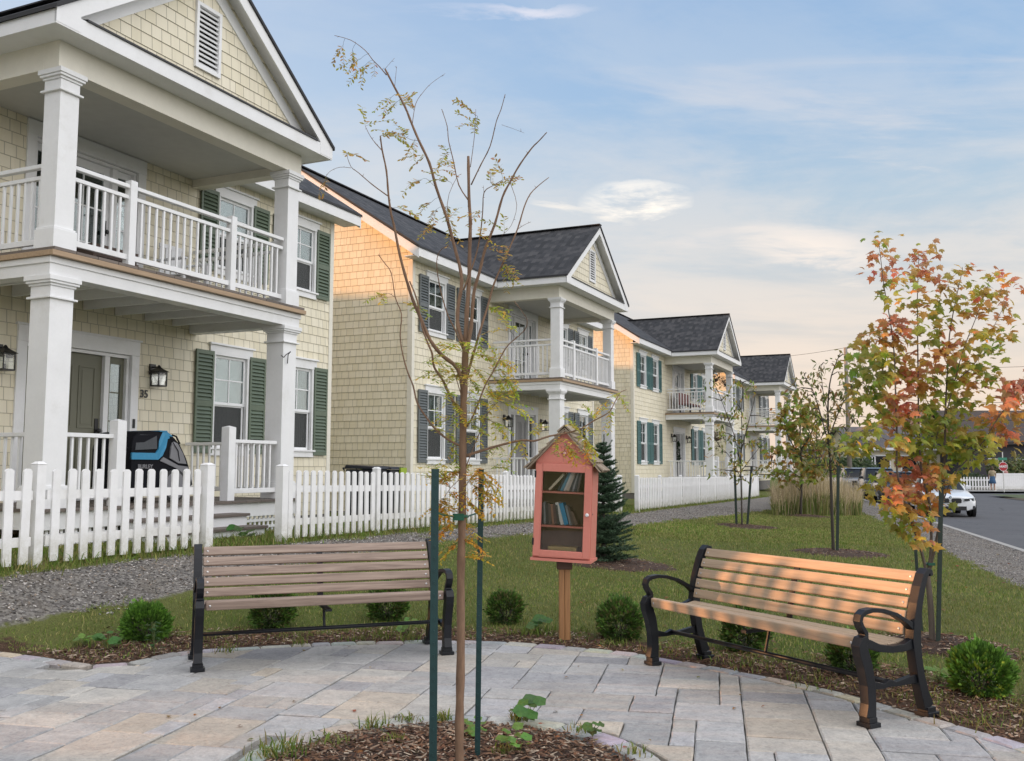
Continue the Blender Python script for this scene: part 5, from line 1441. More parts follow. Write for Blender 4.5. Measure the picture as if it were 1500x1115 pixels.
for s_ in MC_:
    px, py = map(float, s_.split(','))
    cand = min(stems, key=lambda q: (q[0]-px)**2+((q[1]-py) if q[1] > py-4 else 3*(q[1]-py))**2)
    D = cand[3]+random.uniform(-.22, .22); c = at(px, py, D)-mp
    q0 = cand[2]; mid = (q0+c)/2+Vector((0, 0, .02))
    if (c-q0).length > .03: mt_.tube([q0, mid, c], [.0022, .0016, .001], 4)
    dense = 19 if py > 560 else 16
    for j in range(dense):
        off = Vector((random.gauss(0, .05), random.gauss(0, .08), random.gauss(0, .042)))
        p = c+off; out = Vector((off.x*4+random.uniform(-.5, .5), off.y*4+random.uniform(-.9, .3), random.uniform(-.75, .15)))
        nr = Vector((random.uniform(-.7, .7), random.uniform(-1.3, .25), .75)).normalized()
        sz = random.uniform(.052, .10)*(.85 if py < 450 else 1.)
        k = pick_red(px+off.x*190, py-off.z*190)
        col = tuple(v*random.uniform(.75, 1.2) for v in random.choice(MCOLS[k]))
        maple_leaf(mlf, p, out, nr, sz, col)
mt_.build('trunk', M['bark_m'], maple, smooth=True); mlf.build('foliage', M['leaf'], maple)
b = ground_at(1368, 946); t_ = at(1379, 705, b.y-.06); stake('dark stake close against the front of the orange maple', (b.x, b.y-.06, b.z), t_, .036, mat='stakeblk')
b = ground_at(1351, 928); t_ = at(1340, 790, b.y); stake('dark stake leaning on the left behind the orange maple', b, t_, .026, mat='stakeblk')
tie = MB(); c = at(1362, 826, MD)
tie.tube([c+Vector((.03*math.cos(a*.7), .03*math.sin(a*.7), .006*math.sin(a))) for a in range(10)], .006, 6); tie.cbox(c+Vector((0, -.032, 0)), (.055, .012, .02))
tag(tie.build('tree_tie', M['tie']), 'green plastic strap round the orange maple trunk', 'strap')
# -- generic young tree with small leaves
def young_tree(label, key, D, stems_px, clusters, leafs, size, pal, r0, spread, grp=None, bark='bark_d', per=26):
    base = TREES[key] if isinstance(key, str) else key
    root = empty('young_tree', base, 0, label, 'tree', grp); tb = MB(); lf = MB(); st = []
    for (pts, ra, rb, d1) in stems_px:
        n = len(pts); P = [at(p[0], p[1], base.y+d1*i/(n-1))-base for i, p in enumerate(pts)]
        if pts[0][1] > 740: P[0].z = -.05
        Q = smooth_path(P, 3); N = len(Q); tb.tube(Q, [ra+(rb-ra)*i/(N-1) for i in range(N)], 7)
        for i in range(N):
            f = i/(N-1); j = min(int(f*(n-1)), n-2); g = f*(n-1)-j
            st.append((pts[j][0]+(pts[j+1][0]-pts[j][0])*g, pts[j][1]+(pts[j+1][1]-pts[j][1])*g, Q[i], base.y+d1*f))
    for (px, py) in clusters:
        cand = min(st, key=lambda q: (q[0]-px)**2+((q[1]-py) if q[1] > py-2 else 3*(q[1]-py))**2)
        D_ = cand[3]+random.uniform(-spread, spread); c = at(px, py, D_)-base
        mid = (cand[2]+c)/2+Vector((0, 0, .03)); tb.tube([cand[2], mid, c], [.006*size/.08, .0045*size/.08, .002], 4)
        for j in range(per):
            off = Vector((random.gauss(0, spread*.42), random.gauss(0, spread*.42), random.gauss(0, spread*.3)))
            p = c+off; nr = Vector((random.uniform(-.7, .7), random.uniform(-.9, .5), 1)).normalized(); out = Vector((off.x+random.uniform(-.3, .3), off.y+random.uniform(-.3, .3), random.uniform(-.5, .1)))
            if out.length < .01: out = Vector((1, 0, 0))
            col = tuple(v*random.uniform(.7, 1.25) for v in random.choice(pal))
            if leafs == 'maple': maple_leaf(lf, p, out, nr, size*random.uniform(.7, 1.1), col)
            else:
                a = out.normalized(); b_ = a.cross(nr).normalized()*size*.17; l = size*random.uniform(.6, 1.1)
                lf.poly([p, p+a*l*.4-b_, p+a*l, p+a*l*.4+b_], col=col)
    tb.build('trunk', M[bark], root, smooth=True); lf.build('foliage', M['leaf'], root); return root
OL = [(.30, .33, .07), (.38, .34, .08), (.22, .26, .06), (.46, .34, .09)]
t1 = TREES['t1']
rr2 = random.Random(3)
young_tree('thin multi-stemmed sapling held by two dark stakes, before the teal shuttered house', 't1', 0,
  [([(1087, 772), (1086, 720), (1085, 680), (1087, 640), (1086, 600), (1088, 560)], .022, .006, .1), ([(1085, 680), (1076, 640), (1062, 600), (1048, 565), (1040, 555)], .012, .004, .4), ([(1086, 660), (1096, 620), (1104, 590), (1108, 570)], .012, .004, -.3), ([(1085, 700), (1070, 670), (1055, 655)], .01, .004, -.2), ([(1086, 690), (1105, 665), (1125, 640)], .01, .004, .2)],
  [(rr2.gauss(1083, 20), rr2.uniform(560, 700)) for i in range(34)]+[(1040, 560), (1046, 570), (1056, 585), (1075, 690), (1120, 690), (1090, 565), (1098, 572), (1030, 610), (1125, 612), (1080, 560), (1100, 560), (1066, 610)], 'oval', .16, OL+[(.12, .15, .03)], .02, .2, per=11)
p = ground_at(1079, 771); stake('left stake of the pair beside the thin sapling before the teal shuttered house', p, at(1076, 683, p.y), .055, mat='stakeblk')
p = ground_at(1094, 771); stake('right stake of the pair beside the thin sapling before the teal shuttered house', p, at(1101, 683, p.y), .055, mat='stakeblk')
rr2 = random.Random(4)
young_tree('small yellow green and orange maple in front of the tall ornamental grass', 't2', 0,
  [([(1173, 757), (1174, 700), (1173, 660), (1172, 620), (1173, 590)], .04, .012, 0), ([(1173, 670), (1155, 640), (1148, 610), (1150, 585)], .02, .006, .5), ([(1173, 660), (1190, 630), (1196, 605)], .02, .006, -.4), ([(1173, 700), (1150, 685), (1130, 676)], .015, .005, .3), ([(1173, 700), (1195, 690), (1215, 680)], .015, .005, -.3)],
  [(rr2.gauss(1170, 20), rr2.uniform(590, 700)) for i in range(44)]+[(1152, 590), (1160, 582), (1170, 595), (1148, 600), (1135, 660), (1128, 680), (1140, 690), (1200, 690), (1215, 682), (1190, 700), (1155, 705)], 'maple', .19, [(.27, .32, .05), (.34, .34, .06), (.42, .32, .07), (.22, .27, .05), (.48, .28, .07)], .03, .34, per=14)
rr2 = random.Random(6)
young_tree('tall sparse dark leaved sapling with one long stake, mid lawn', 't3', 0,
  [([(1221, 812), (1219, 760), (1217, 700), (1214, 640), (1213, 590), (1218, 550), (1232, 515)], .030, .006, .1), ([(1214, 650), (1200, 600), (1190, 570), (1178, 550)], .012, .004, .3), ([(1215, 640), (1230, 600), (1245, 575), (1258, 560)], .012, .004, -.3), ([(1214, 610), (1205, 570), (1203, 535)], .009, .003, -.2), ([(1216, 680), (1235, 640), (1248, 620)], .01, .004, .3), ([(1217, 690), (1198, 660), (1182, 648)], .01, .004, .2)],
  [(rr2.gauss(1213, 24), rr2.uniform(530, 690)) for i in range(62)]+[(1182, 547), (1190, 556), (1175, 560), (1240, 520), (1255, 560), (1188, 600), (1180, 640), (1235, 545), (1200, 540)], 'oval', .14, [(.20, .22, .06), (.27, .24, .07), (.34, .25, .08), (.16, .19, .06)], .02, .17, per=9)
p = ground_at(1226, 811); stake('tall dark stake beside the sparse sapling in mid lawn', p, at(1228, 682, p.y), .05, mat='stakeblk')
rr2 = random.Random(8)
b4 = ground_at(1197, 741)
young_tree('slim sapling rising out of the ornamental grass, beyond the sparse one', b4, 0,
  [([(1197, 742), (1197, 690), (1196, 640), (1197, 600)], .05, .015, 0), ([(1197, 660), (1185, 630), (1180, 605)], .02, .008, .5), ([(1197, 655), (1208, 630), (1214, 610)], .02, .008, -.5)],
  [(rr2.gauss(1197, 12), rr2.uniform(600, 680)) for i in range(24)], 'oval', .26, OL, .03, .35, per=9)
# -- globe shrubs
def globe(label, px, py, r, pal, hk=1., rot=0):
    g = ground_at(px, py); root = empty('globe_shrub', g, 0, label, 'shrub', 'round evergreen shrubs round the paving')
    V = []; Fc = []; C = []; n = int(5200*(r/.2)**2)
    cz = r*.92*hk
    u = NR.rand(n)*2-1; th_ = NR.rand(n)*6.283; s = np.sqrt(1-u*u)
    dirv = np.stack([s*np.cos(th_), s*np.sin(th_), u], 1)
    rad = r*(.72+.28*NR.rand(n)**.5)
    lump = np.array([noise.noise(Vector(d)*2.6+Vector((px, 0, 0)))+.5*noise.noise(Vector(d)*6+Vector((0, px, 0))) for d in dirv]); rad = rad*(1+.30*lump)*np.where(NR.rand(n) < .03, 1.1+.12*NR.rand(n), 1.)
    P = dirv*rad[:, None]; P[:, 2] = P[:, 2]*hk+cz; P[:, 2] = np.maximum(P[:, 2], .015)
    out = dirv+np.array([0, 0, .55])+.55*(NR.rand(n, 3)-.5); out /= np.linalg.norm(out, axis=1)[:, None]
    rn = NR.rand(n, 3)-.5; sd = np.cross(out, rn); sd /= (np.linalg.norm(sd, axis=1)[:, None]+1e-6)
    l = (.020+.022*NR.rand(n))[:, None]; w = (.0035+.004*NR.rand(n))[:, None]
    Vv = np.stack([P-sd*w, P+sd*w, P+out*l*.6+sd*w*1.3, P+out*l, P+out*l*.6-sd*w*1.3], 1).reshape(-1, 3)
    b = (np.arange(n)*5)[:, None]; Fc = np.concatenate([b+np.array([[0, 1, 2]]), b+np.array([[0, 2, 4]]), b+np.array([[4, 2, 3]])])
    C = np.array(pal)[NR.randint(0, len(pal), n)]*(.75+.5*NR.rand(n))[:, None]*(1+.5*lump)[:, None]
    np_mesh('foliage', Vv, Fc, M['needle'], np.repeat(C, 5, 0), root)
    m = MB()
    for i in range(9):
        a = i*.7; m.tube([(0, 0, -.02), (math.cos(a)*r*.3, math.sin(a)*r*.3, cz*.6), (math.cos(a)*r*.6, math.sin(a)*r*.6, cz*1.1)], [.008, .005, .002], 5)
    m.build('stems', M['bark_d'], root)
    return root
GP = [(.065, .14, .02), (.09, .175, .028), (.05, .105, .018), (.12, .22, .035), (.15, .14, .05)]
globe('bright green globe shrub left of the grey brown bench', 213, 937, .172, [(.09, .20, .022), (.12, .25, .03), (.065, .15, .018)], .85)
globe('globe shrub behind the left half of the grey brown bench', 398, 920, .18, GP)
globe('globe shrub behind the right half of the grey brown bench', 568, 909, .17, GP)
globe('small globe shrub between the slender tree and the red book box', 740, 913, .15, GP, .95)
globe('globe shrub right of the book box post', 908, 935, .175, GP, .92)
globe('globe shrub behind the middle of the tan bench', 1092, 952, .165, GP)
globe('globe shrub behind the near end of the tan bench', 1250, 985, .15, GP, .9)
globe('globe shrub at the right edge beside the orange maple', 1437, 1016, .185, [(.10, .21, .025), (.14, .27, .035), (.07, .155, .02)], .8)
# -- spruce
sp = TREES['spruce']; spr = empty('young_spruce', sp, 0, 'small blue green spruce behind the red book box', 'tree')
NP = []; ND = []; NL = []; tb = MB(); Hs = 1.80
tb.tube([(0, 0, -.05), (0, 0, Hs*.5), (.02, 0, Hs)], [.035, .02, .006], 8)
for k in range(24):
    zf = k/23; z = .06+zf*1.60+random.uniform(-.03, .03); rad = (.44*(1-zf)**.7+.06); nb = 11 if k < 16 else 7
    for j in range(nb):
        a = j*2*math.pi/nb+k*1.3+random.uniform(-.2, .2); L = rad*random.uniform(.75, 1.1); rise = .05+.45*zf+random.uniform(-.15, .35)
        pts = [Vector((0, 0, z))]
        for q in range(1, 6): f = q/5; pts.append(Vector((math.cos(a)*L*f, math.sin(a)*L*f, z+L*f*rise*.6+.10*f*f*L)))
        tb.tube(pts, [.007, .006, .005, .004, .003, .002], 4)
        twigs = [pts]
        for q in range(1, 5):
            for sg in (-1, 1):
                l2 = L*.42*(1-q/7); dd = Vector((math.cos(a+sg*.85), math.sin(a+sg*.85), rise*.5+.05))*l2; twigs.append([pts[q], pts[q]+dd*.5, pts[q]+dd])
        for tw in twigs:
            for i in range(len(tw)-1):
                sg_ = tw[i+1]-tw[i]; n = max(3, int(sg_.length*640))
                if i == 0 and tw is pts: continue
                for q in range(n):
                    NP.append(tw[i]+sg_*random.random()); rd_ = Vector((random.gauss(0, 1), random.gauss(0, 1), random.gauss(.25, 1))).normalized(); ND.append((sg_.normalized()*.7+rd_*.8).normalized()); NL.append(random.uniform(.02, .036))
for (a, l) in ((0, .25), (1.2, .18), (2.6, .2), (3.9, .17), (5.1, .21)):
    b0_ = Vector((.01, 0, Hs-.28)); d0 = Vector((math.cos(a)*.5, math.sin(a)*.5, .8))*l
    for q in range(150): NP.append(b0_+d0*random.random()); ND.append((d0.normalized()*.6+Vector((random.gauss(0, 1), random.gauss(0, 1), random.gauss(0, 1))).normalized()*.8).normalized()); NL.append(.022)
for q in range(260): NP.append(Vector((.018, 0, Hs-.4*random.random()))); ND.append(Vector((random.gauss(0, 1), random.gauss(0, 1), .9)).normalized()); NL.append(.022)
P_ = np.array([tuple(v) for v in NP]); D_ = np.array([tuple(v) for v in ND]); L_ = np.array(NL)[:, None]; n = len(P_)
S_ = np.cross(D_, NR.rand(n, 3)-.5); S_ /= np.linalg.norm(S_, axis=1)[:, None]; S_ *= .0042
V_ = np.stack([P_-S_, P_+S_, P_+D_*L_], 1).reshape(-1, 3); F_ = (np.arange(n)*3)[:, None]+np.array([[0, 1, 2]])
C_ = np.array([(.06, .12, .06), (.08, .14, .08), (.045, .09, .045), (.11, .17, .10)])[NR.randint(0, 4, n)]*(.7+.6*NR.rand(n))[:, None]
np_mesh('foliage', V_, F_, M['needle'], np.repeat(C_, 3, 0), spr); tb.build('trunk', M['bark_d'], spr)
# -- ornamental grass mass
P = []; Hh = []; OC = []
for i in range(15000):
    px = random.uniform(1132, 1262); base_y = 753-(px-1132)*.00+random.uniform(-14, 3)
    g = ground_at(px, base_y); P.append((g.x, g.y, g.z-.02)); s_ = random.random()
    cl = .8+.35*noise.noise(Vector((px*.09, base_y*.15, 0)))
    if s_ < .72: Hh.append((random.uniform(.35, .95)*cl*(1.15-.5*abs(px-1200)/70), 3.0)); OC.append(random.choice([(.14, .19, .045), (.19, .22, .06), (.11, .15, .04), (.26, .24, .09)]))
    else: Hh.append((random.uniform(1.0, 1.75)*cl*(1.15-.4*abs(px-1200)/70), 1.5)); OC.append(random.choice([(.50, .40, .26), (.58, .47, .32), (.42, .32, .18), (.36, .30, .15)]))
blades('ornamental_grass', P, np.array(Hh), OC, lean=.4, w=.0045, own=True)
# -- weeds
def weed(label, px, py, kind, s=1., z=None):
    g = ground_at(px, py); 
    if z is not None: g.z = z
    root = empty('weed', g, 0, label, 'weed'); lf = MB(); st_ = MB()
    if kind == 'stem':
        for k in range(3):
            top = Vector((random.uniform(-.05, .05), random.uniform(-.05, .05), .19*s)); st_.tube([(0, 0, -.01), top*.5, top], .002, 5)
            for i in range(14):
                f = .15+.85*i/14; a = i*2.4; p = top*f; out = Vector((math.cos(a), math.sin(a), .35)); l = .075*s*(1.15-f*.5)
                b_ = out.cross(Vector((0, 0, 1))).normalized()*l*.13; e = p+out.normalized()*l; m_ = p+out.normalized()*l*.5+Vector((0, 0, .008))
                c = tuple(v*random.uniform(.8, 1.2) for v in (.08, .15, .05)); lf.poly([p, m_-b_, e-Vector((0, 0, .015)), m_+b_], col=c)
    else:
        for i in range(8):
            a = i*.8+random.random(); l = random.uniform(.03, .085)*s; top = Vector((math.cos(a)*l, math.sin(a)*l, random.uniform(.03, .10)*s)); st_.tube([(0, 0, 0), top*.5+Vector((0, 0, .012)), top], .0018, 5)
            r_ = random.uniform(.022, .04)*s; nn = Vector((random.uniform(-.4, .4), random.uniform(-.7, .1), 1)).normalized(); e1 = nn.cross(Vector((1, 0, 0))).normalized(); e2 = nn.cross(e1); ring = []
            for q in range(11): t2 = q*2*math.pi/11; rr_ = r_*(1+.12*math.sin(5*t2)); ring.append(top+e1*rr_*math.cos(t2)+e2*rr_*math.sin(t2)+nn*.004*math.sin(3*t2))
            c = tuple(v*random.uniform(.8, 1.2) for v in ((.20, .36, .07) if kind == 'round' else (.10, .20, .05)))
            for q in range(11): lf.poly([top, ring[q], ring[(q+1) % 11]], col=c)
    lf.build('leaves', M['leaf'], root); st_.build('stem', M['blade2'], root)
M['blade2'] = paint('weed_stem', (.12, .15, .05), .6)
weed('tall leafy weed at the plaza edge right of the bright globe shrub', 226, 960, 'stem', 1.25)
weed('low broad leaved weed at the far left plaza edge', 158, 952, 'dark', 1.2)
weed('leafy weed at the paving edge, left of the tall weed', 125, 946, 'round', .9)
weed('low green weed left of the book box post', 788, 928, 'dark', 1.3)
weed('round leaved bright weed in the mulch ring right of the slender tree', 690, 1085, 'round', .9, .02)
weed('bright round leaved weed in front of the right stake', 748, 1106, 'round', 1.0, .02)
weed('dark leafy weed on the rim of the mulch ring', 772, 1062, 'dark', 1.2, .015)
weed('low weed at the right rim of the mulch ring', 868, 1082, 'dark', .7, .01)
weed('spreading low weed behind the near end of the left bench', 600, 930, 'round', 1.2)
weed('leafy weeds at the foot of the porch steps, inside the gate opening', 352, 793, 'dark', 2.2)
weed('yellowish weed beside the near leg of the tan bench', 1375, 998, 'round', .8)

# -- a few fallen leaves
fl = MB()
def fallen(x, y, z, s=1.):
    nr = Vector((random.uniform(-.5, .5), random.uniform(-.5, .5), 1)).normalized(); a = random.random()*6.28
    col = tuple(v*random.uniform(.6, 1.1) for v in random.choice([(.42, .22, .05), (.38, .13, .06), (.34, .28, .06), (.22, .13, .06), (.30, .20, .10)]))
    maple_leaf(fl, Vector((x, y, z+.012)), Vector((math.cos(a), math.sin(a), random.uniform(-.1, .3))), nr, random.uniform(.03, .06)*s, col)
for i in range(150):
    px, py = random.uniform(760, 1480), 800+abs(random.gauss(0, 90)); 
    if py > 1040: continue
    g = ground_at(px, py)
    if plaza_sd((g.x, g.y)) > 0: fallen(g.x, g.y, g.z+.012)
for i in range(34):
    px, py = random.uniform(60, 1450), random.uniform(948, 1105); d = ray(px, py); t_ = -CH/d.z; p = d*t_
    if plaza_sd((p.x, p.y)) < -.02: fallen(p.x, p.y, .0, .6)
for i in range(40):
    a, r = random.random()*6.28, MR*math.sqrt(random.random()); fallen(MC[0]+r*math.cos(a), MC[1]+r*math.sin(a), .02, .8)
tag(fl.build('fallen_leaves', M['leaf']), kind='stuff')
# ---------------------------------------------------------------- things on and by the porches
def HP(u, dz, x, y, z): return W(u+y, -11.5+x, z+dz)
M['tr_black'] = paint('trailer_fabric', (.005, .0055, .008), .75, .2, .3, 40, spec=.15); M['tr_blue'] = paint('trailer_blue', (.02, .20, .36), .5, .1, .2, 30); M['tr_grey'] = paint('trailer_mesh', (.17, .17, .18), .7, .1, .4, 90)
M['rubber'] = paint('rubber', (.02, .02, .02), .8, .2); M['red'] = paint('red_reflector', (.35, .03, .02), .3)
tr = empty('bike_trailer', HP(10.03, 0, 1.35, -.62, .905), -AZ, 'black and blue covered child bike trailer parked on the nearest porch between the steps', 'bike trailer')
prof = [(0, .2), (0, .72), (.05, .86), (.14, .94), (.35, .965), (.62, .96), (.74, .92), (.86, .80), (1.0, .6), (1.1, .38), (1.14, .22), (1.0, .18), (.1, .18)]
m = MB(); hw = .36
for i in range(len(prof)):
    a, b = prof[i], prof[(i+1) % len(prof)]; m.poly([(hw*.9 if a[1] > .8 else hw, *a), (-hw, *a), (-hw, *b), (hw*.9 if b[1] > .8 else hw, *b)])
m.poly([((hw*.9 if p[1] > .8 else hw), *p) for p in prof]); m.poly([(-hw, *p) for p in prof][::-1])
m.build('cover', M['tr_black'], tr, weld=True, bevel=.012)
def panel(mb, pts, x0, x1):
    A = [(x1-(.036 if p[1] > .8 else 0), *p) for p in pts]; B = [(x0-.03, *p) for p in pts]; mb.poly(A); n = len(pts)
    for i in range(n): j = (i+1) % n; mb.poly([A[j], A[i], B[i], B[j]])
m = MB(); panel(m, [(0, .575), (.46, .575), (.54, .63), (.60, .74), (.66, .86), (.76, .90), (.64, .965), (.56, .95), (.50, .84), (.47, .72), (.42, .665), (0, .665)], hw, hw+.008)
m.box(-hw, hw-.02, .5, .64, .958, .975); m.build('blue_band', M['tr_blue'], tr)
m = MB(); panel(m, [(.68, .60), (.70, .74), (.75, .84), (.82, .80), (.93, .66), (1.0, .52), (.84, .53)], hw, hw+.006); panel(m, [(.50, .56), (.80, .46), (1.08, .26), (1.1, .32), (1.03, .48), (.84, .50), (.56, .61)], hw, hw+.007)
m.build('side_window', M['tr_grey'], tr)
m = MB(); panel(m, [(.06, .70), (.10, .86), (.17, .91), (.46, .91), (.44, .72)], hw, hw+.004); m.build('rear_window', M['screen'], tr)
for xx in (hw+.02, -hw-.05):
    m = MB(); m.lathe((xx, .74, .22), [(.20, 0), (.225, .008), (.225, .03), (.20, .038)], 28, 'x'); w_ = m.build('wheel', M['rubber'], tr, smooth=True, auto=R(30), weld=True)
    m = MB(); m.lathe((xx-.004, .74, .22), [(.185, 0), (.19, .01), (.19, .036), (.185, .046)], 24, 'x'); m.build('rim', M['tr_grey'], w_)
m = MB(); m.tube([(hw-.03, .74, .92), (hw-.01, .80, .90), (hw-.0, .86, .80)], .012, 6); m.tube([(hw+.01, .70, .84), (hw+.015, .82, .7), (hw+.01, .86, .56)], .006, 5); m.build('strap', M['tr_black'], tr)
text_mesh('lettering', 'BURLEY', .075, M['tr_grey'], tr, Matrix.Translation((hw+.004, .24, .48)) @ FACE_X, bold=.002)
# upper balcony furniture
def chair(label, loc, rz, mat, s=1.):
    r = empty('porch_chair', loc, rz, label, 'chair', 'porch chairs')
    m = MB(); [m.box(-.25, .25, -.25+i*.1, -.17+i*.1, .38, .40) for i in range(5)]; m.build('seat', mat, r)
    m = MB(); [m.box(-.27, -.25, -.24+i*.12, -.15+i*.12, .40, .92) for i in range(4)]; m.box(-.275, -.245, -.25, .25, .86, .92); m.build('backrest', mat, r)
    for x in (-.24, .24):
        for y in (-.25, .25): m = MB(); m.box(x-.025, x+.025, y-.025, y+.025, 0, .62 if x > 0 else .4); m.build('leg', mat, r)
    for y in (-.27, .27): m = MB(); m.box(-.28, .3, y-.04, y+.04, .62, .645); m.build('armrest', mat, r)
    return r
M['dkwood'] = wood('dark_wood', (.09, .05, .035), (.04, .025, .02), 0)
chair('pale grey chair on the nearest house balcony, behind the balusters by the window', HP(10.03, 0, .75, 1.2, 3.925), -AZ, M['white'])
bt = empty('balcony_table', HP(10.03, 0, .5, -.15, 3.925), -AZ, 'low dark brown table on the nearest balcony, seen through the railing', 'table')
m = MB(); m.box(-.3, .3, -.42, .42, .52, .56); m.box(-.27, .27, -.39, .39, .40, .52); m.build('table_top', M['dkwood'], bt)
for x in (-.26, .26):
    for y in (-.38, .38): m = MB(); m.box(x-.03, x+.03, y-.03, y+.03, 0, .4); m.build('leg', M['dkwood'], bt)
M['redwood'] = wood('red_cushion', (.22, .07, .06), (.1, .03, .03), 0)
bs = empty('balcony_bench', HP(44.15, -.06, .7, -.6, 3.925), -AZ, 'dark reddish bench on the balcony of the teal shuttered house', 'bench')
m = MB(); m.box(-.25, .3, -1, 1, .38, .44); m.build('seat', M['redwood'], bs)
m = MB(); m.box(-.28, -.25, -1, 1, .4, .95); m.build('backrest', M['redwood'], bs)
for y in (-.9, .9): m = MB(); m.box(-.25, -.2, y-.03, y+.03, 0, .4); m.box(.22, .27, y-.03, y+.03, 0, .4); m.build('leg', M['black'], bs)
# wheelie bins between the first two houses
M['bin'] = paint('bin_plastic', (.012, .014, .02), .45, .15); M['lime'] = paint('lime_plastic', (.30, .42, .03), .4)
def wbin(label, u, v, lime):
    z = ground_h(*W(u, v).xy); r = empty('wheelie_bin', W(u, v, z), -AZ+.1, label, 'bin', 'wheelie bins between the houses')
    m = MB(); a, b = .24, .29; m.hexa([(-a, -a, .06), (a, -a, .06), (a, a, .06), (-a, a, .06), (-b, -b, .98), (b, -b, .98), (b, b, .98), (-b, b, .98)]); m.build('bin_body', M['bin'], r, bevel=.02)
    m = MB(); m.hexa([(-.31, -.31, .985), (.33, -.31, .985), (.33, .31, .985), (-.31, .31, .985), (-.29, -.29, 1.06), (.28, -.29, 1.03), (.28, .29, 1.03), (-.29, .29, 1.06)]); m.build('lid', M['bin'], r, bevel=.012)
    m = MB(); m.tube([(-.33, -.25, .95), (-.36, -.25, 1.0), (-.36, .25, 1.0), (-.33, .25, .95)], .014)
    if lime: m.box(.30, .335, .05, .32, .90, 1.02)
    m.build('handle', M['lime'] if lime else M['bin'], r)
    for y in (-.26, .26): m = MB(); m.lathe((-.22, y-.02, .1), [(.1, 0), (.1, .04)], 16, 'y'); m.build('wheel', M['rubber'], r)
b1 = atv(537, 700, -9.9); b2 = atv(558, 700, -9.9)
u1 = uv_of(b1.x, b1.y)[0]; u2 = uv_of(b2.x, b2.y)[0]
wbin('black wheelie bin behind the picket fence, the left of the pair between the houses', u1, -9.9, False); wbin('black wheelie bin with a lime corner behind the picket fence, right of the pair', u2+.1, -9.9, True)
# hanging baskets on the teal shuttered house
def basket(label, p, s=.3):
    r = empty('hanging_basket', p, 0, label, 'flower basket', 'hanging flower baskets on the teal shuttered house')
    m = MB(); m.lathe((0, 0, -.12), [(.07, 0), (.15, .06), (.19, .15)], 14); m.build('pot', M['dkwood'], r)
    m = MB()
    for a in (0, 2.1, 4.2): m.tube([(.18*math.cos(a), .18*math.sin(a), .03), (0, 0, .45)], .006, 4)
    m.build('hanger', M['black'], r)
    m = MB()
    for i in range(260):
        d = Vector((random.gauss(0, 1), random.gauss(0, 1), random.gauss(0, .6))).normalized()*s*random.uniform(.4, 1); p_ = d+Vector((0, 0, .08)); nn = Vector((random.gauss(0, 1), random.gauss(0, 1), 1)).normalized(); e1 = nn.cross(d).normalized()*.03; e2 = nn.cross(e1)
        c = random.choice([(.05, .09, .03), (.07, .10, .03), (.25, .06, .05), (.28, .18, .16), (.04, .06, .02)]); m.poly([p_-e1, p_-e2, p_+e1, p_+e2], col=c)
    m.build('flowers', M['leaf'], r)
basket('flower basket hanging left under the balcony roof of the teal shuttered house', atv(1047, 556, -9.75), .42); basket('flower basket hanging right under the balcony roof of the teal shuttered house', atv(1065, 563, -9.75), .36)
basket('flower basket hanging left over the lower porch rail of the teal shuttered house', atv(1050, 642, -9.6), .34); basket('flower basket hanging right over the lower porch rail of the teal shuttered house', atv(1069, 645, -9.6), .34)
wr = MB()
for i in range(150):
    a = random.random()*6.28; q = Vector((random.uniform(0, .05), .17*math.cos(a)+random.gauss(0, .03), .45*math.sin(a)+random.gauss(0, .03))); e = Vector((0, random.gauss(0, 1), random.gauss(0, 1))).normalized()*.05; f_ = Vector((.03, random.gauss(0, .02), random.gauss(0, .02))); wr.poly([q-e, q+f_, q+e, q-f_], col=(.03, .06, .03))
o = wr.build('door_wreath', M['leaf'], None, loc=HP(44.15, -.06, -.05, 0, 2.2), rot=(0, 0, -AZ)); tag(o, 'long dark green wreath hanging on the front door of the teal shuttered house', 'wreath')
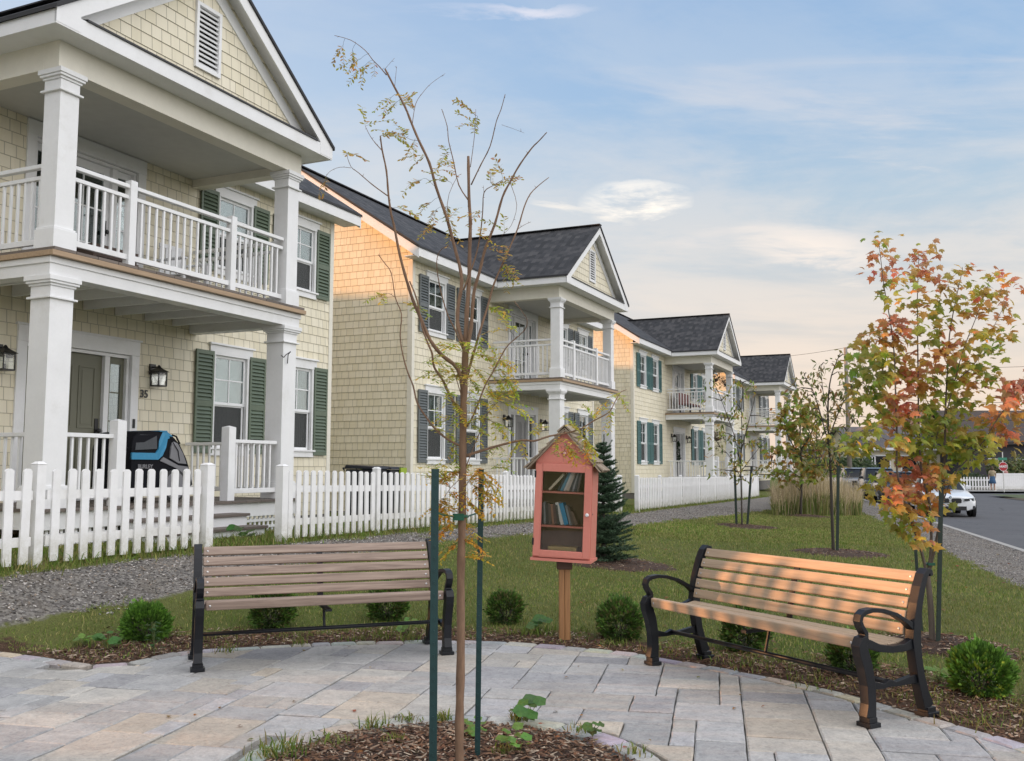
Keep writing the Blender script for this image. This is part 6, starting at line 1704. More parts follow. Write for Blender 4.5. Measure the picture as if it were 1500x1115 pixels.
# ---------------------------------------------------------------- vehicles
def car_paint(name, c, rough=.25, metal=0.):
    t = NT(name); n = t.noise(t.geo(), 3, 4); t.base(t.ramp(n, [(.3, tuple(v*.93 for v in c)), (.7, c)]), rough, metal); t.b.inputs['Coat Weight'].default_value = .6; t.b.inputs['Coat Roughness'].default_value = .08; return t.mat
M['carglass'] = NT('car_glass').base((.008, .010, .012), .12).mat; M['carglass'].node_tree.nodes['Principled BSDF'].inputs['Specular IOR Level'].default_value = .2; M['plastic'] = paint('black_plastic', (.015, .015, .016), .5); M['headlamp'] = NT('headlamp').base((.45, .48, .5), .1, .6).mat; M['chrome'] = NT('chrome').base((.6, .6, .6), .15, 1.).mat
def vehicle(name, label, cat, pos, heading, S, GH, mat, wheel_y, wr_=.33, suv=False, group=None, L=None):
    """local: x right, y backwards from the nose, nose at y=0. S: stations (y, halfwidth, ztop), GH: greenhouse stations (y, halfwidth_low, z_low, halfwidth_top, z_top)"""
    r = empty(name, pos, heading, label, cat, group)
    zb = .24 if not suv else .34
    V = []; m = MB()
    sec = lambda w, z: [(w*.80, zb), (w*.97, zb+.06), (w, zb+(z-zb)*.40), (w*1.0, zb+(z-zb)*.62), (w*.965, zb+(z-zb)*.86), (w*.90, z-.025), (w*.78, z), (w*.4, z+.03), (0, z+.035)]
    rings = []
    for y, w, z in S:
        h = sec(w, z); ring = [(x, y, q) for x, q in h]+[(-x, y, q) for x, q in h[-2::-1]]; rings.append(ring)
    n = len(rings[0])
    for i in range(len(rings)-1):
        for k in range(n-1): m.poly([rings[i][k], rings[i][k+1], rings[i+1][k+1], rings[i+1][k]])
        m.poly([rings[i][n-1], rings[i][0], rings[i+1][0], rings[i+1][n-1]])
    m.poly(rings[0][::-1]); m.poly(rings[-1])
    body = m.build('body', mat, r, smooth=True, weld=True, auto=R(38))
    body.data.flip_normals() if False else None
    g = MB(); gr = []
    for y, w0, z0, w1, z1 in GH: gr.append([(w0, y, z0), (w0*.6+w1*.4, y, z0+(z1-z0)*.5), (w1, y, z1-.03), (w1*.85, y, z1), (-w1*.85, y, z1), (-w1, y, z1-.03), (-(w0*.6+w1*.4), y, z0+(z1-z0)*.5), (-w0, y, z0)])
    for i in range(len(gr)-1):
        for k in range(7): g.poly([gr[i][k], gr[i][k+1], gr[i+1][k+1], gr[i+1][k]])
    g.poly(gr[0][::-1]); g.poly(gr[-1]); g.build('windows', M['carglass'], r, smooth=True, weld=True, auto=R(30))
    rf = MB(); ri = [q for q in GH if q[4] > max(h[4] for h in GH)-.12]
    for a, b in zip(ri[:-1], ri[1:]):
        A = [(a[3]+.012, a[0], a[4]-.05), (a[3]+.004, a[0], a[4]-.01), (a[3]*.8, a[0], a[4]+.02), (-a[3]*.8, a[0], a[4]+.02), (-a[3]-.004, a[0], a[4]-.01), (-a[3]-.012, a[0], a[4]-.05)]
        B = [(b[3]+.012, b[0], b[4]-.05), (b[3]+.004, b[0], b[4]-.01), (b[3]*.8, b[0], b[4]+.02), (-b[3]*.8, b[0], b[4]+.02), (-b[3]-.004, b[0], b[4]-.01), (-b[3]-.012, b[0], b[4]-.05)]
        for k in range(5): rf.poly([A[k], A[k+1], B[k+1], B[k]])
    g0, g1 = GH[0], ri[0]
    for sg in (-1, 1):
        rf.tube([(sg*g0[1], g0[0], g0[2]), (sg*(g1[3]+.005), g1[0], g1[4]-.02)], .032, 6); e0, e1 = GH[-1], ri[-1]; rf.tube([(sg*e0[1], e0[0], e0[2]), (sg*(e1[3]+.005), e1[0], e1[4]-.02)], .05, 6)
        ym = (ri[0][0]+ri[-1][0])/2; rf.tube([(sg*GH[1][1], ym, GH[0][2]), (sg*(ri[0][3]+.005), ym+.05, ri[0][4]-.03)], .035, 6)
    rf.build('roof', mat, r)
    for yy in wheel_y:
        for sg in (-1, 1):
            w_ = max(s[1] for s in S)
            a = MB(); a.lathe((sg*(w_-.10) if sg > 0 else sg*(w_-.10)-.11, yy, wr_+.02), [(wr_+.065, 0), (wr_+.065, .11)], 24, 'x'); a.build('wheel_arch', M['plastic'], r)
            t = MB(); x0 = w_-.21 if sg > 0 else -w_-.012+.0
            t.lathe((x0, yy, wr_), [(wr_-.07, 0), (wr_-.015, .0), (wr_, .03), (wr_, .19), (wr_-.015, .222), (wr_-.09, .222)], 24, 'x'); tw = t.build('wheel', M['rubber'], r, smooth=True, auto=R(35), weld=True)
            q = MB(); xo = sg*(w_+.015); q.lathe((xo-.01, yy, wr_), [(.05, 0), (.06, .02)], 12, 'x')
            for k in range(5): an = k*1.257; q.beam((xo, yy, wr_), (xo, yy+math.cos(an)*(wr_-.1), wr_+math.sin(an)*(wr_-.1)), .02, .05, up=(1, 0, 0))
            q.build('rim', M['chrome'], tw)
    for sg in (-1, 1):
        w_ = GH[0][1]; mm = MB(); mm.cbox((sg*(w_+.17), GH[0][0]+.35, GH[0][2]+.10), (.2, .1, .14)); mm.build('mirror', mat, r, bevel=.03)
    return r
def front_details(r, kind, w, zt):
    if kind == 'sedan':
        for sg in (-1, 1):
            m = MB(); c = sg*.20; P = [(c-.15, .0, .50), (c+.15, .0, .50), (c+.17, .0, .60), (c+.13, .0, .66), (c-.13, .0, .66), (c-.17, .0, .60)]
            m.poly([(x, -.035, z) for x, _, z in P]); 
            for i in range(6): a, b = P[i], P[(i+1) % 6]; m.poly([(a[0], -.035, a[2]), (a[0], .1, a[2]), (b[0], .1, b[2]), (b[0], -.035, b[2])])
            m.build('grille', M['plastic'], r)
            m = MB(); m.hexa([(sg*.42, -.035, .54), (sg*.80, .05, .56), (sg*.84, .34, .60), (sg*.42, .2, .55), (sg*.42, -.03, .66), (sg*.82, .06, .69), (sg*.87, .36, .70), (sg*.42, .2, .66)]); h = m.build('headlight', M['headlamp'], r, bevel=.01)
            m = MB(); m.hexa([(sg*.45, -.042, .565), (sg*.76, .028, .575), (sg*.76, .2, .57), (sg*.46, .2, .565), (sg*.45, -.040, .64), (sg*.77, .032, .665), (sg*.77, .2, .61), (sg*.46, .2, .60)]); m.build('lamp_core', M['carglass'], h)
            m = MB(); m.box(sg*.56, sg*.80, .02, .2, .30, .40); m.build('side_intake', M['plastic'], r)
        m = MB(); m.box(-.52, .52, -.025, .15, .24, .38); m.build('lower_intake', M['plastic'], r)
        m = MB(); m.lathe((0, -.02, .70), [(.042, .01), (.042, -.012)], 18, 'y'); b = m.build('badge', M['plastic'], r)
        for i, (a0, a1) in enumerate(((0, 1), (1, 2), (2, 3), (3, 4))):
            m = MB(); pts = [(0, -.034, .70)]+[(.03*math.cos(t_), -.034, .70+.03*math.sin(t_)) for t_ in [a0*math.pi/2+k*math.pi/8 for k in range(5)]]; m.poly(pts[::-1]); m.build('badge_field', M['white'] if i % 2 else M['tr_blue'], b)
    else:
        m = MB(); m.box(-.42, .42, -.03, .1, zt-.34, zt-.10); m.build('grille', M['plastic'], r)
        m = MB(); m.box(-.44, .44, -.04, .05, zt-.115, zt-.09); m.box(-.44, .44, -.04, .05, zt-.36, zt-.34); m.box(-.3, .3, -.045, .05, zt-.225, zt-.205); m.build('grille_trim', M['chrome'], r)
        for sg in (-1, 1): m = MB(); m.box(sg*.48, sg*(w-.05), -.02, .2, zt-.27, zt-.12); m.build('headlight', M['headlamp'], r, bevel=.02)
        m = MB(); m.box(-.6, .6, -.03, .12, .42, .56); m.build('lower_intake', M['plastic'], r)
def heading(dx, dy): return math.atan2(dy, dx)-math.pi/2     # local +y (backwards) points along (dx,dy)
hd = heading(.257, .966)
SED = [(0, .70, .66), (.06, .80, .70), (.2, .86, .73), (.5, .895, .80), (1.0, .91, .86), (1.42, .915, .93), (2.5, .92, .95), (3.6, .92, .99), (4.2, .90, 1.0), (4.6, .84, .96), (4.72, .76, .72)]
SGH = [(1.35, .74, .92, .72, .935), (2.05, .78, .93, .60, 1.37), (2.35, .80, .95, .61, 1.42), (3.1, .80, .97, .61, 1.42), (3.5, .79, .98, .59, 1.37), (4.15, .70, 1.0, .66, 1.01)]
wd = 34.; wc = at(1393, 757, wd); wc.z = RZ+.005
car1 = vehicle('parked_car', 'white sedan facing the camera on the road, partly behind the orange maple', 'car', wc, hd, SED, SGH, car_paint('white_car_paint', (.72, .74, .76)), (.85, 3.65)); front_details(car1, 'sedan', .9, .8)
SUV = [(0, .80, 1.0), (.06, .88, 1.05), (.25, .93, 1.08), (1.0, .95, 1.12), (1.3, .96, 1.15), (2.5, .97, 1.17), (4.2, .96, 1.18), (4.6, .93, 1.15), (4.7, .85, .9)]
SUG = [(1.2, .80, 1.13, .78, 1.15), (1.8, .83, 1.15, .68, 1.68), (2.1, .85, 1.16, .69, 1.74), (4.1, .85, 1.17, .69, 1.73), (4.45, .82, 1.17, .68, 1.6), (4.6, .78, 1.17, .76, 1.18)]
def along(D): return Vector((curb_x(D)+.14+1.12, D, RZ+.005))
s1 = vehicle('parked_car', 'dark car nearest in the row parked at the kerb, mostly behind maple leaves', 'car', along(43.5), hd, [(a, b, c*.9) for a, b, c in SUV], [(a, b, c*.9, d, e*.9) for a, b, c, d, e in SUG], car_paint('dark_grey_paint', (.035, .038, .045), .3, .3), (.9, 3.7), .34, True); front_details(s1, 'suv', .9, .95)
s2 = vehicle('parked_car', 'black sport utility parked at the kerb, second in the parked row', 'car', along(51.), hd, SUV, SUG, car_paint('black_car_paint', (.012, .013, .016), .25), (.9, 3.7), .37, True); front_details(s2, 'suv', .9, 1.05)
p_ = along(58.); p_.x -= .6
s3 = vehicle('parked_car', 'silver sport utility, last in the parked row, behind the black one', 'car', p_, hd, SUV, SUG, car_paint('silver_paint', (.32, .31, .31), .3, .6), (.9, 3.7), .37, True); front_details(s3, 'suv', .9, 1.05)
# ---------------------------------------------------------------- far side of the crossing
def fbox(x0, x1, D0, D1, y_top, y_bot=None):   # helper to read a height off a pixel row at distance D0
    return (at(750, y_top, D0).z)
M['darkclad'] = paint('dark_cladding', (.035, .032, .038), .7, .2, .3, 3); M['roofb'] = paint('brown_roof', (.055, .045, .042), .9, .25, .6, 4); M['cream2'] = paint('cream_clad', (.62, .56, .42), .7, .08); M['grey_roof'] = paint('grey_roof', (.10, .095, .10), .9, .2, .6, 4)
def far_house(label, x0, x1, D, dep, ze, zr, wall, roofm, wins, ridge='x', extra=None, ov=.5):
    r = empty('far_house', ((x0+x1)/2, D, -.3), 0, label, 'house'); hx = (x1-x0)/2; ze += .3; zr += .3
    m = MB(); m.box(-hx, hx, 0, dep, 0, ze)
    if ridge == 'x':
        for sx in (-1, 1): m.poly([(sx*hx, 0, ze), (sx*hx, dep, ze), (sx*hx, dep/2, zr-.1)])
    else:
        for yy in (0, dep): m.poly([(-hx, yy, ze), (hx, yy, ze), (0, yy, zr-.1)])
    m.build('wall', wall, r)
    m = MB()
    if ridge == 'x':
        k = (zr-ze)/(dep/2)
        slab(m, [(-hx-ov, -ov, ze-k*ov+.05), (hx+ov, -ov, ze-k*ov+.05), (hx+ov, dep/2, zr+.05), (-hx-ov, dep/2, zr+.05)], .15); slab(m, [(hx+ov, dep+ov, ze-k*ov+.05), (-hx-ov, dep+ov, ze-k*ov+.05), (-hx-ov, dep/2, zr+.05), (hx+ov, dep/2, zr+.05)], .15)
    else:
        k = (zr-ze)/hx
        slab(m, [(-hx-ov, dep+ov, ze-k*ov+.05), (-hx-ov, -ov, ze-k*ov+.05), (0, -ov, zr+.05), (0, dep+ov, zr+.05)], .15); slab(m, [(hx+ov, -ov, ze-k*ov+.05), (hx+ov, dep+ov, ze-k*ov+.05), (0, dep+ov, zr+.05), (0, -ov, zr+.05)], .15)
    rf = m.build('roof', roofm, r)
    m = MB()
    if ridge == 'x': m.box(-hx-ov, hx+ov, -ov-.05, -ov, ze-k*ov-.22, ze-k*ov+.03)
    else:
        for sg in (-1, 1): m.beam((sg*(hx+ov), -ov-.03, ze-k*ov-.08), (0, -ov-.03, zr-.08), .06, .24, up=(0, 0, 1))
    m.build('fascia', M['white'] if wall is not M['darkclad'] else roofm, rf)
    for wx, za, zb, ww in wins:
        f = MB(); x = wx-(x0+x1)/2; za += .3; zb += .3
        f.box(x-ww/2-.12, x-ww/2, -.06, 0.02, za-.12, zb+.12); f.box(x+ww/2, x+ww/2+.12, -.06, .02, za-.12, zb+.12); f.box(x-ww/2, x+ww/2, -.06, .02, zb, zb+.12); f.box(x-ww/2, x+ww/2, -.06, .02, za-.12, za)
        fo = f.build('window', M['white'], r); g = MB(); g.box(x-ww/2, x+ww/2, -.02, -.01, za, zb); g.box(x-.03, x+.03, -.03, -.02, za, zb, 0); g.build('pane', M['carglass'], fo)
    return r
X = lambda px, D: (px-750)/F*D
Z = lambda py, D: at(750, py, D).z+.0
dh = far_house('long dark clad house with brown roof beyond the stop sign', X(1419, 86), X(1419, 86)+22, 86, 11, Z(642, 86), Z(592, 86)-.2, M['darkclad'], M['roofb'], [(X(1452, 86), Z(654, 86), Z(644, 86), .75), (X(1453, 86), Z(700, 86), Z(672, 86), .75), (X(1495, 86), Z(700, 86), Z(672, 86), .9)])
fh = far_house('low cream bungalow with grey roof beyond the parked cars', X(1252, 92), X(1418, 92), 92, 9, Z(652, 92), Z(622, 92), M['cream2'], M['grey_roof'], [(X(1273, 92), Z(700, 92), Z(668, 92), .8), (X(1289, 92), Z(700, 92), Z(667, 92), 1.6), (X(1330, 92), Z(695, 92), Z(667, 92), 1.4), (X(1400, 92), Z(695, 92), Z(667, 92), 1.2)])
dm = MB(); dm.box(-4.3, -3.0, 1.0, 3, 4.4, 5.3); dm.build('dormer', M['cream2'], fh); dm = MB(); dm.hexa([(-4.6, .8, 5.3), (-2.7, .8, 5.3), (-2.7, 3.4, 5.3), (-4.6, 3.4, 5.3), (-3.7, .8, 5.8), (-3.6, .8, 5.8), (-3.6, 3.4, 5.8), (-3.7, 3.4, 5.8)]); dm.build('dormer_roof', M['grey_roof'], fh)
far_house('tall cream gabled house rising behind the bungalow', X(1338, 104), X(1388, 104), 104, 12, Z(634, 104), Z(594, 104), M['cream2'], M['grey_roof'], [(X(1363, 104), Z(632, 104), Z(618, 104), .7)], ridge='y')
far_house('far grey roofed house seen left of the utility pole', X(1196, 118), X(1246, 118), 118, 9, Z(668, 118), Z(655, 118), M['cream2'], M['roofb'], [(X(1222, 118), Z(684, 118), Z(674, 118), 1.2)])
# distant tree clumps
def clump(label, x, D, w, h, z0, pal, n=2600, ls=.3, name='background_tree', trunk=True, cat='tree', dep=None):
    r = empty(name, (x, D, z0), 0, label, cat); dep = dep or w*.6
    C0 = [Vector((random.uniform(-w*.33, w*.33), random.uniform(-dep*.3, dep*.3), random.uniform(h*.35, h*.78))) for i in range(9)]; R0 = [random.uniform(.2, .34)*min(w, h*1.3) for i in C0]
    V = []; Cc = []
    for i in range(n):
        k = random.randrange(9); d = Vector((random.gauss(0, 1), random.gauss(0, 1), random.gauss(0, .8))).normalized()*R0[k]*random.uniform(.65, 1.05); p = C0[k]+d; p.z = max(p.z, .05)
        nn = (d.normalized()+Vector((random.uniform(-.6, .6), random.uniform(-.6, .6), .3))).normalized(); e1 = nn.cross(Vector((random.random(), random.random(), random.random()))).normalized()*ls*random.uniform(.4, .7); e2 = nn.cross(e1)*.7
        V += [p-e1, p-e2, p+e1, p+e2]; c = random.choice(pal); q = random.uniform(.65, 1.3); Cc += [(c[0]*q, c[1]*q, c[2]*q)]*4
    np_mesh('foliage', np.array([tuple(v) for v in V]), np.arange(n*4).reshape(-1, 4), M['leaf'], np.array(Cc), r)
    if trunk:
        m = MB(); m.tube([(0, 0, -.3), (0, 0, h*.4), (w*.05, 0, h*.7)], [.16*h/6, .12*h/6, .05*h/6], 7)
        for c in C0[:6]: m.tube([(0, 0, h*.3), c*.6+Vector((0, 0, h*.12)), c], [.07*h/6, .05*h/6, .02*h/6], 5)
        m.build('trunk', M['bark_d'], r)
    return r
DG = [(.06, .10, .03), (.08, .13, .04), (.05, .085, .03), (.10, .14, .05)]
YG = [(.13, .18, .05), (.10, .15, .04), (.19, .19, .05), (.16, .15, .07)]
clump('dark round hedge bush left of the bungalow, behind the utility pole', X(1250, 74), 74, 4.6, 2.9, -.3, DG, 2600, .22, 'background_shrub', True, 'shrub')
clump('low green bush at the far end, behind the ornamental grass', X(1215, 84), 84, 5., 2.6, -.3, DG, 2000, .25, 'background_shrub', True, 'shrub')
clump('mixed green shrub behind the stop sign and the board fence', X(1478, 76), 76, 3.8, 2.5, -.3, YG, 3000, .2, 'background_shrub', True, 'shrub')
clump('leafy shrub at the right edge behind the board fence', X(1508, 76), 76, 3.4, 2.2, -.3, YG, 2200, .2, 'background_shrub', True, 'shrub')
clump('green shrub between the white sedan and the dark house', X(1418, 78), 78, 3.4, 1.7, -.3, DG, 1500, .2, 'background_shrub', True, 'shrub')
clump('low shrub before the bungalow, behind the maple leaves', X(1345, 80), 80, 5, 1.8, -.3, DG, 1800, .2, 'background_shrub', True, 'shrub')
clump('distant dark tree over the roofs at the far end of the row', X(1184, 150), 150, 8, 5.4, -.4, DG, 1600, .45)
clump('distant dark tree left of the utility pole', X(1228, 160), 160, 10, 5.6, -.4, DG, 1600, .5)
clump('distant tree behind the bungalow roof', X(1306, 150), 150, 11, 6.0, -.4, DG, 1600, .5)
# fences of the crossing
def wfence(label, x0, x1, D, solid):
    r = empty('picket_fence' if not solid else 'board_fence', (x0, D, -.22), 0, label, 'fence'); L = x1-x0
    m = MB()
    if solid:
        n = int(L/.15)
        for i in range(n): m.box(i*L/n+.004, (i+1)*L/n-.004, -.01, .02, .06, 1.28)
        m.box(0, L, -.03, -.011, 1.18, 1.27); m.box(0, L, -.03, -.011, .1, .2); m.build('board_panel', M['fence'], r)
    else:
        n = int(L/.21)
        for i in range(n):
            c = (i+.5)*L/n; m.box(c-.055, c+.055, -.01, .01, .06, .98); m.poly([(c-.055, -.01, .98), (c+.055, -.01, .98), (c, -.01, 1.03)])
        m.box(0, L, .01, .04, .25, .34); m.box(0, L, .01, .04, .74, .83); m.build('picket_panel', M['fence'], r)
    n = max(1, round(L/2.3))
    for i in range(n+1): m = MB(); m.box(i*L/n-.07, i*L/n+.07, -.06, .08, 0, 1.42 if solid else 1.08); m.build('fence_post', M['fence'], r)
wfence('far white picket fence across the road, right of the white sedan', X(1386, 71), X(1453, 71), 71, False); wfence('solid white board fence across the road at the right edge', X(1456, 71), X(1456, 71)+7, 71.2, True)
wfence('pale picket fence beyond the ornamental grass, left of the parked cars', X(1196, 66), X(1256, 66), 66, False)
# stop sign with street name plate
ss = empty('stop_sign', (X(1467, 66), 66, -.2), 0, 'red octagonal stop sign with a green street plate on top', 'sign')
m = MB(); m.box(-.03, .03, .01, .05, 0, 2.75); m.build('pole', M['steel2'] if 'steel2' in M else M['steel'], ss)
M['signred'] = paint('sign_red', (.42, .02, .03), .4, .05, 0); M['signgreen'] = paint('sign_green', (.03, .22, .14), .4, .05, 0)
zc = at(750, 682, 66).z+.2
oc_ = [(math.cos(R(22.5+45*k)), math.sin(R(22.5+45*k))) for k in range(8)]
m = MB(); m.poly([(x*.33, -.0, zc+z*.33) for x, z in oc_]); m.poly([(x*.33, .01, zc+z*.33) for x, z in oc_][::-1]); 
for i in range(8): a, b = oc_[i], oc_[(i+1) % 8]; m.poly([(a[0]*.33, 0, zc+a[1]*.33), (a[0]*.33, .01, zc+a[1]*.33), (b[0]*.33, .01, zc+b[1]*.33), (b[0]*.33, 0, zc+b[1]*.33)])
sf = m.build('sign_face', M['white'], ss); m = MB(); m.poly([(x*.305, -.006, zc+z*.305) for x, z in oc_]); m.build('red_field', M['signred'], sf)
text_mesh('lettering', 'ARRÊT', .20, M['white'], sf, Matrix.Translation((0, -.012, zc)) @ Matrix.Rotation(R(90), 4, 'X'), bold=.006)
m = MB(); m.box(-.33, .28, -.01, .01, zc+.44, zc+.62); m.build('street_plate', M['signgreen'], ss)
# utility pole, transformer, wires
UD = 64.; ux = X(1243, UD); up = empty('utility_pole', (ux, UD, -.25), 0, 'grey wooden utility pole with a transformer, left of the parked cars', 'utility pole')
zt = at(750, 508, UD).z+.25
m = MB(); m.tube([(0, 0, 0), (-.02, 0, zt*.5), (-.05, 0, zt)], [.17, .145, .115], 12); m.build('pole', M['polew'] if 'polew' in M else bark('pole_wood', (.30, .27, .23), (.17, .15, .13), 20), up, smooth=True)
m = MB(); m.lathe((.42, 0, zt-2.35), [(.22, 0), (.24, .05), (.24, .75), (.2, .85)], 14); m.box(.05, .3, -.03, .03, zt-1.9, zt-1.85); m.build('transformer', paint('transformer_grey', (.33, .36, .37), .5), up, smooth=False)
m = MB(); m.tube([(0, 0, zt-.1), (.22, 0, zt-.02), (.25, 0, zt+.1)], .03, 6); m.tube([(.1, 0, zt-.6), (.5, 0, zt-.5), (.6, 0, zt-1.4)], .012, 5); m.build('bracket', M['black'], up)
def wire(label, a, b, sag, r=.012):
    a = Vector(a); b = Vector(b); m = MB(); m.tube([a+(b-a)*t_+Vector((0, 0, -4*sag*t_*(1-t_))) for t_ in [i/16 for i in range(17)]], r, 5); o = m.build('overhead_wire', M['black']); tag(o, label, 'wire', None)
top = Vector((ux, UD, zt-.25))
wire('topmost overhead wire running left from the utility pole', top, at(880, 500, 78), 1.1); wire('topmost overhead wire running right from the utility pole', top, at(1700, 508, 48), 1.2)
wire('lower overhead wire running right from the utility pole behind the maple', top-Vector((0, 0, 4.6)), at(1600, 610, 60), .3, .02); wire('lower overhead wire running left from the utility pole', top-Vector((0, 0, 4.6)), at(1000, 600, 90), .4, .02)
wire('middle overhead wire crossing right of the maple', top-Vector((0, 0, 3.0)), at(1700, 566, 50), .8, .014)
# people across the road
def person(label, pos, rz, topc, botc, legc, hairc, dress=True, arms='down'):
    r = empty('person', pos, rz, label, 'person')
    me = bpy.data.meshes.new('body'); V = [(0, 0, .95), (0, 0, 1.12), (0, .0, 1.3), (0, 0, 1.42), (0, 0, 1.49), (0, -.01, 1.58), (0, -.01, 1.66),
         (.10, 0, .88), (.11, -.01, .48), (.11, .02, .08), (.11, -.12, .03), (-.10, 0, .88), (-.12, -.03, .48), (-.12, .03, .08), (-.12, -.11, .03),
         (.17, 0, 1.38), (.22, .02, 1.12), (.22, -.08, .90), (.22, -.11, .82), (-.17, 0, 1.38), (-.22, .02, 1.12), (-.20, -.12, .92), (-.19, -.16, .85)]
    E = [(0, 1), (1, 2), (2, 3), (3, 4), (4, 5), (5, 6), (0, 7), (7, 8), (8, 9), (9, 10), (0, 11), (11, 12), (12, 13), (13, 14), (3, 15), (15, 16), (16, 17), (17, 18), (3, 19), (19, 20), (20, 21), (21, 22)]
    Rr = [.13, .12, .14, .09, .052, .085, .075, .09, .058, .042, .035, .09, .058, .042, .035, .055, .04, .032, .035, .055, .04, .032, .035]
    me.from_pydata(V, E, []); o = bpy.data.objects.new('body', me); COL.objects.link(o); o.parent = r
    md = o.modifiers.new('skin', 'SKIN'); sv = me.skin_vertices[0].data
    for i, q in enumerate(Rr): sv[i].radius = (q, q*.8 if i < 4 else q)
    sv[0].use_root = True; o.modifiers.new('sub', 'SUBSURF').levels = 1
    me.materials.append(M['skin'])
    for p in me.polygons: p.use_smooth = True
    if dress:
        m = MB(); m.lathe((0, 0, 0), [(.24, .50), (.20, .75), (.16, .97), (.145, 1.06)], 16); m.build('skirt', botc, r, smooth=True)
    else:
        m = MB()
        for sx in (-.11, .11): m.tube([(sx*.9, 0, .92), (sx, -.01, .5), (sx, .02, .1)], [.11, .075, .06], 10)
        m.build('trousers', botc, r, smooth=True)
    m = MB(); m.lathe((0, 0, 0), [(.15, 1.0), (.155, 1.15), (.18, 1.33), (.13, 1.42), (.06, 1.46)], 16)
    for sg in (-1, 1): m.tube([(sg*.15, 0, 1.38), (sg*.22, .02, 1.15)], [.07, .055], 8)
    m.build('top', topc, r, smooth=True)
    m = MB(); m.lathe((0, .02, 1.64), [(.02, .11), (.075, .085), (.098, .03), (.10, -.04), (.09, -.14), (.06, -.2)][::-1], 12); m.build('hair', hairc, r, smooth=True)
M['skin'] = paint('skin', (.45, .27, .19), .6, .05, 0); M['bluecloth'] = paint('blue_cloth', (.04, .10, .20), .8); M['tancloth'] = paint('tan_cloth', (.33, .27, .17), .8); M['pinkcloth'] = paint('pink_cloth', (.42, .22, .20), .8); M['hair'] = paint('hair', (.08, .05, .03), .7)
person('person in a blue skirt and tan top standing across the road by the white fence', (X(1450.5, 69.5), 69.5, -.17), R(160), M['tancloth'], M['bluecloth'], None, M['hair'])
person('person in a pink top behind the white board fence below the stop sign', (X(1470, 73), 73, -.2), R(20), M['pinkcloth'], M['bluecloth'], None, M['hair'], dress=False)
# unseen houses added behind the row so their ridges cut the low sun
def rear_shade_house(label, u0, u1, v0, ridge):
    r = empty('rear_house', W((u0+u1)/2, v0, .2), -AZ, label, 'house'); h = (u1-u0)/2
    m = MB(); m.box(-8, 0, -h, h, 0, ridge-3.0); [m.poly([(0, s*h, ridge-3.0), (-8, s*h, ridge-3.0), (-4, s*h, ridge-.3)]) for s in (-1, 1)]; m.build('wall', M['cream2'], r)
    m = MB(); slab(m, [(.5, -h-.4, ridge-3.3), (.5, h+.4, ridge-3.3), (-4, h+.4, ridge-.2), (-4, -h-.4, ridge-.2)], .15); slab(m, [(-8.5, h+.4, ridge-3.3), (-8.5, -h-.4, ridge-3.3), (-4, -h-.4, ridge-.2), (-4, h+.4, ridge-.2)], .15); m.build('roof', M['roof'], r)
for k, (a, b) in enumerate(((0.5, 20.6), (21.6, 41.5), (42.5, 64), (65, 92), (93, 125))): rear_shade_house(['long house of the next street, behind the nearest cream house', 'long house of the next street, behind the second cream house', 'long house of the next street, behind the far cream houses', 'long house of the next street, past the end of the cream row', 'last long house of the next street, far past the cream row'][k], a, b, -30, RIDGE)

q = W(4.25, -8.9); clump('slim yard tree beside the nearest house, behind the picket fence', q.x, q.y, 1.0, 2.3, .45, DG, 700, .08, 'garden_tree', True, 'tree')  # tree out of view, added to break the sun on the tan bench
# ---------------------------------------------------------------- sky, sun, camera
SUN_EL = R(5.25); sunv = Vector((-1, .07, 0)).normalized()*math.cos(SUN_EL)+Vector((0, 0, math.sin(SUN_EL)))
world = bpy.data.worlds.new('World'); scene.world = world; world.use_nodes = True
nt = world.node_tree; nt.nodes.clear()
class WN(NT):
    def __init__(s): s.t = nt; s.b = None
w = WN()
sky = w.n('ShaderNodeTexSky'); sky.sky_type = 'NISHITA'; sky.sun_disc = False; sky.sun_elevation = SUN_EL; sky.sun_rotation = math.atan2(sunv.x, sunv.y); sky.air_density = 1.0; sky.dust_density = 1.2; sky.ozone_density = 2.0
tc = w.n('ShaderNodeTexCoord').outputs['Generated']
nrm = w.n('ShaderNodeVectorMath'); nrm.operation = 'NORMALIZE'; w.l(tc, nrm.inputs[0]); x, y, z = w.sep(nrm.outputs[0])
SK = 10.   # sky values are divided by the background strength of .1
def sc(c): return tuple(v*SK for v in c)
# elevation ramp (blue above, pale and rosy toward the horizon)
zc = w.math('MULTIPLY_ADD', z, 1.0, 0.0, clamp=True)
grad = w.ramp(zc, [(0.0, (.74, .59, .47)), (.08, (.70, .59, .50)), (.16, (.56, .55, .54)), (.26, (.39, .49, .58)), (.37, (.25, .40, .60)), (.55, (.19, .33, .57)), (1., (.2, .3, .5))])
azl = w.math('MULTIPLY_ADD', x, -1.1, .25, clamp=True)         # brighter toward the sunset side
gl = w.math('MULTIPLY', azl, w.math('SUBTRACT', 1., w.math('MULTIPLY', z, 1.3), clamp=True))
grad = w.mix(w.math('MULTIPLY', gl, 1.0), grad, (.80, .77, .75))
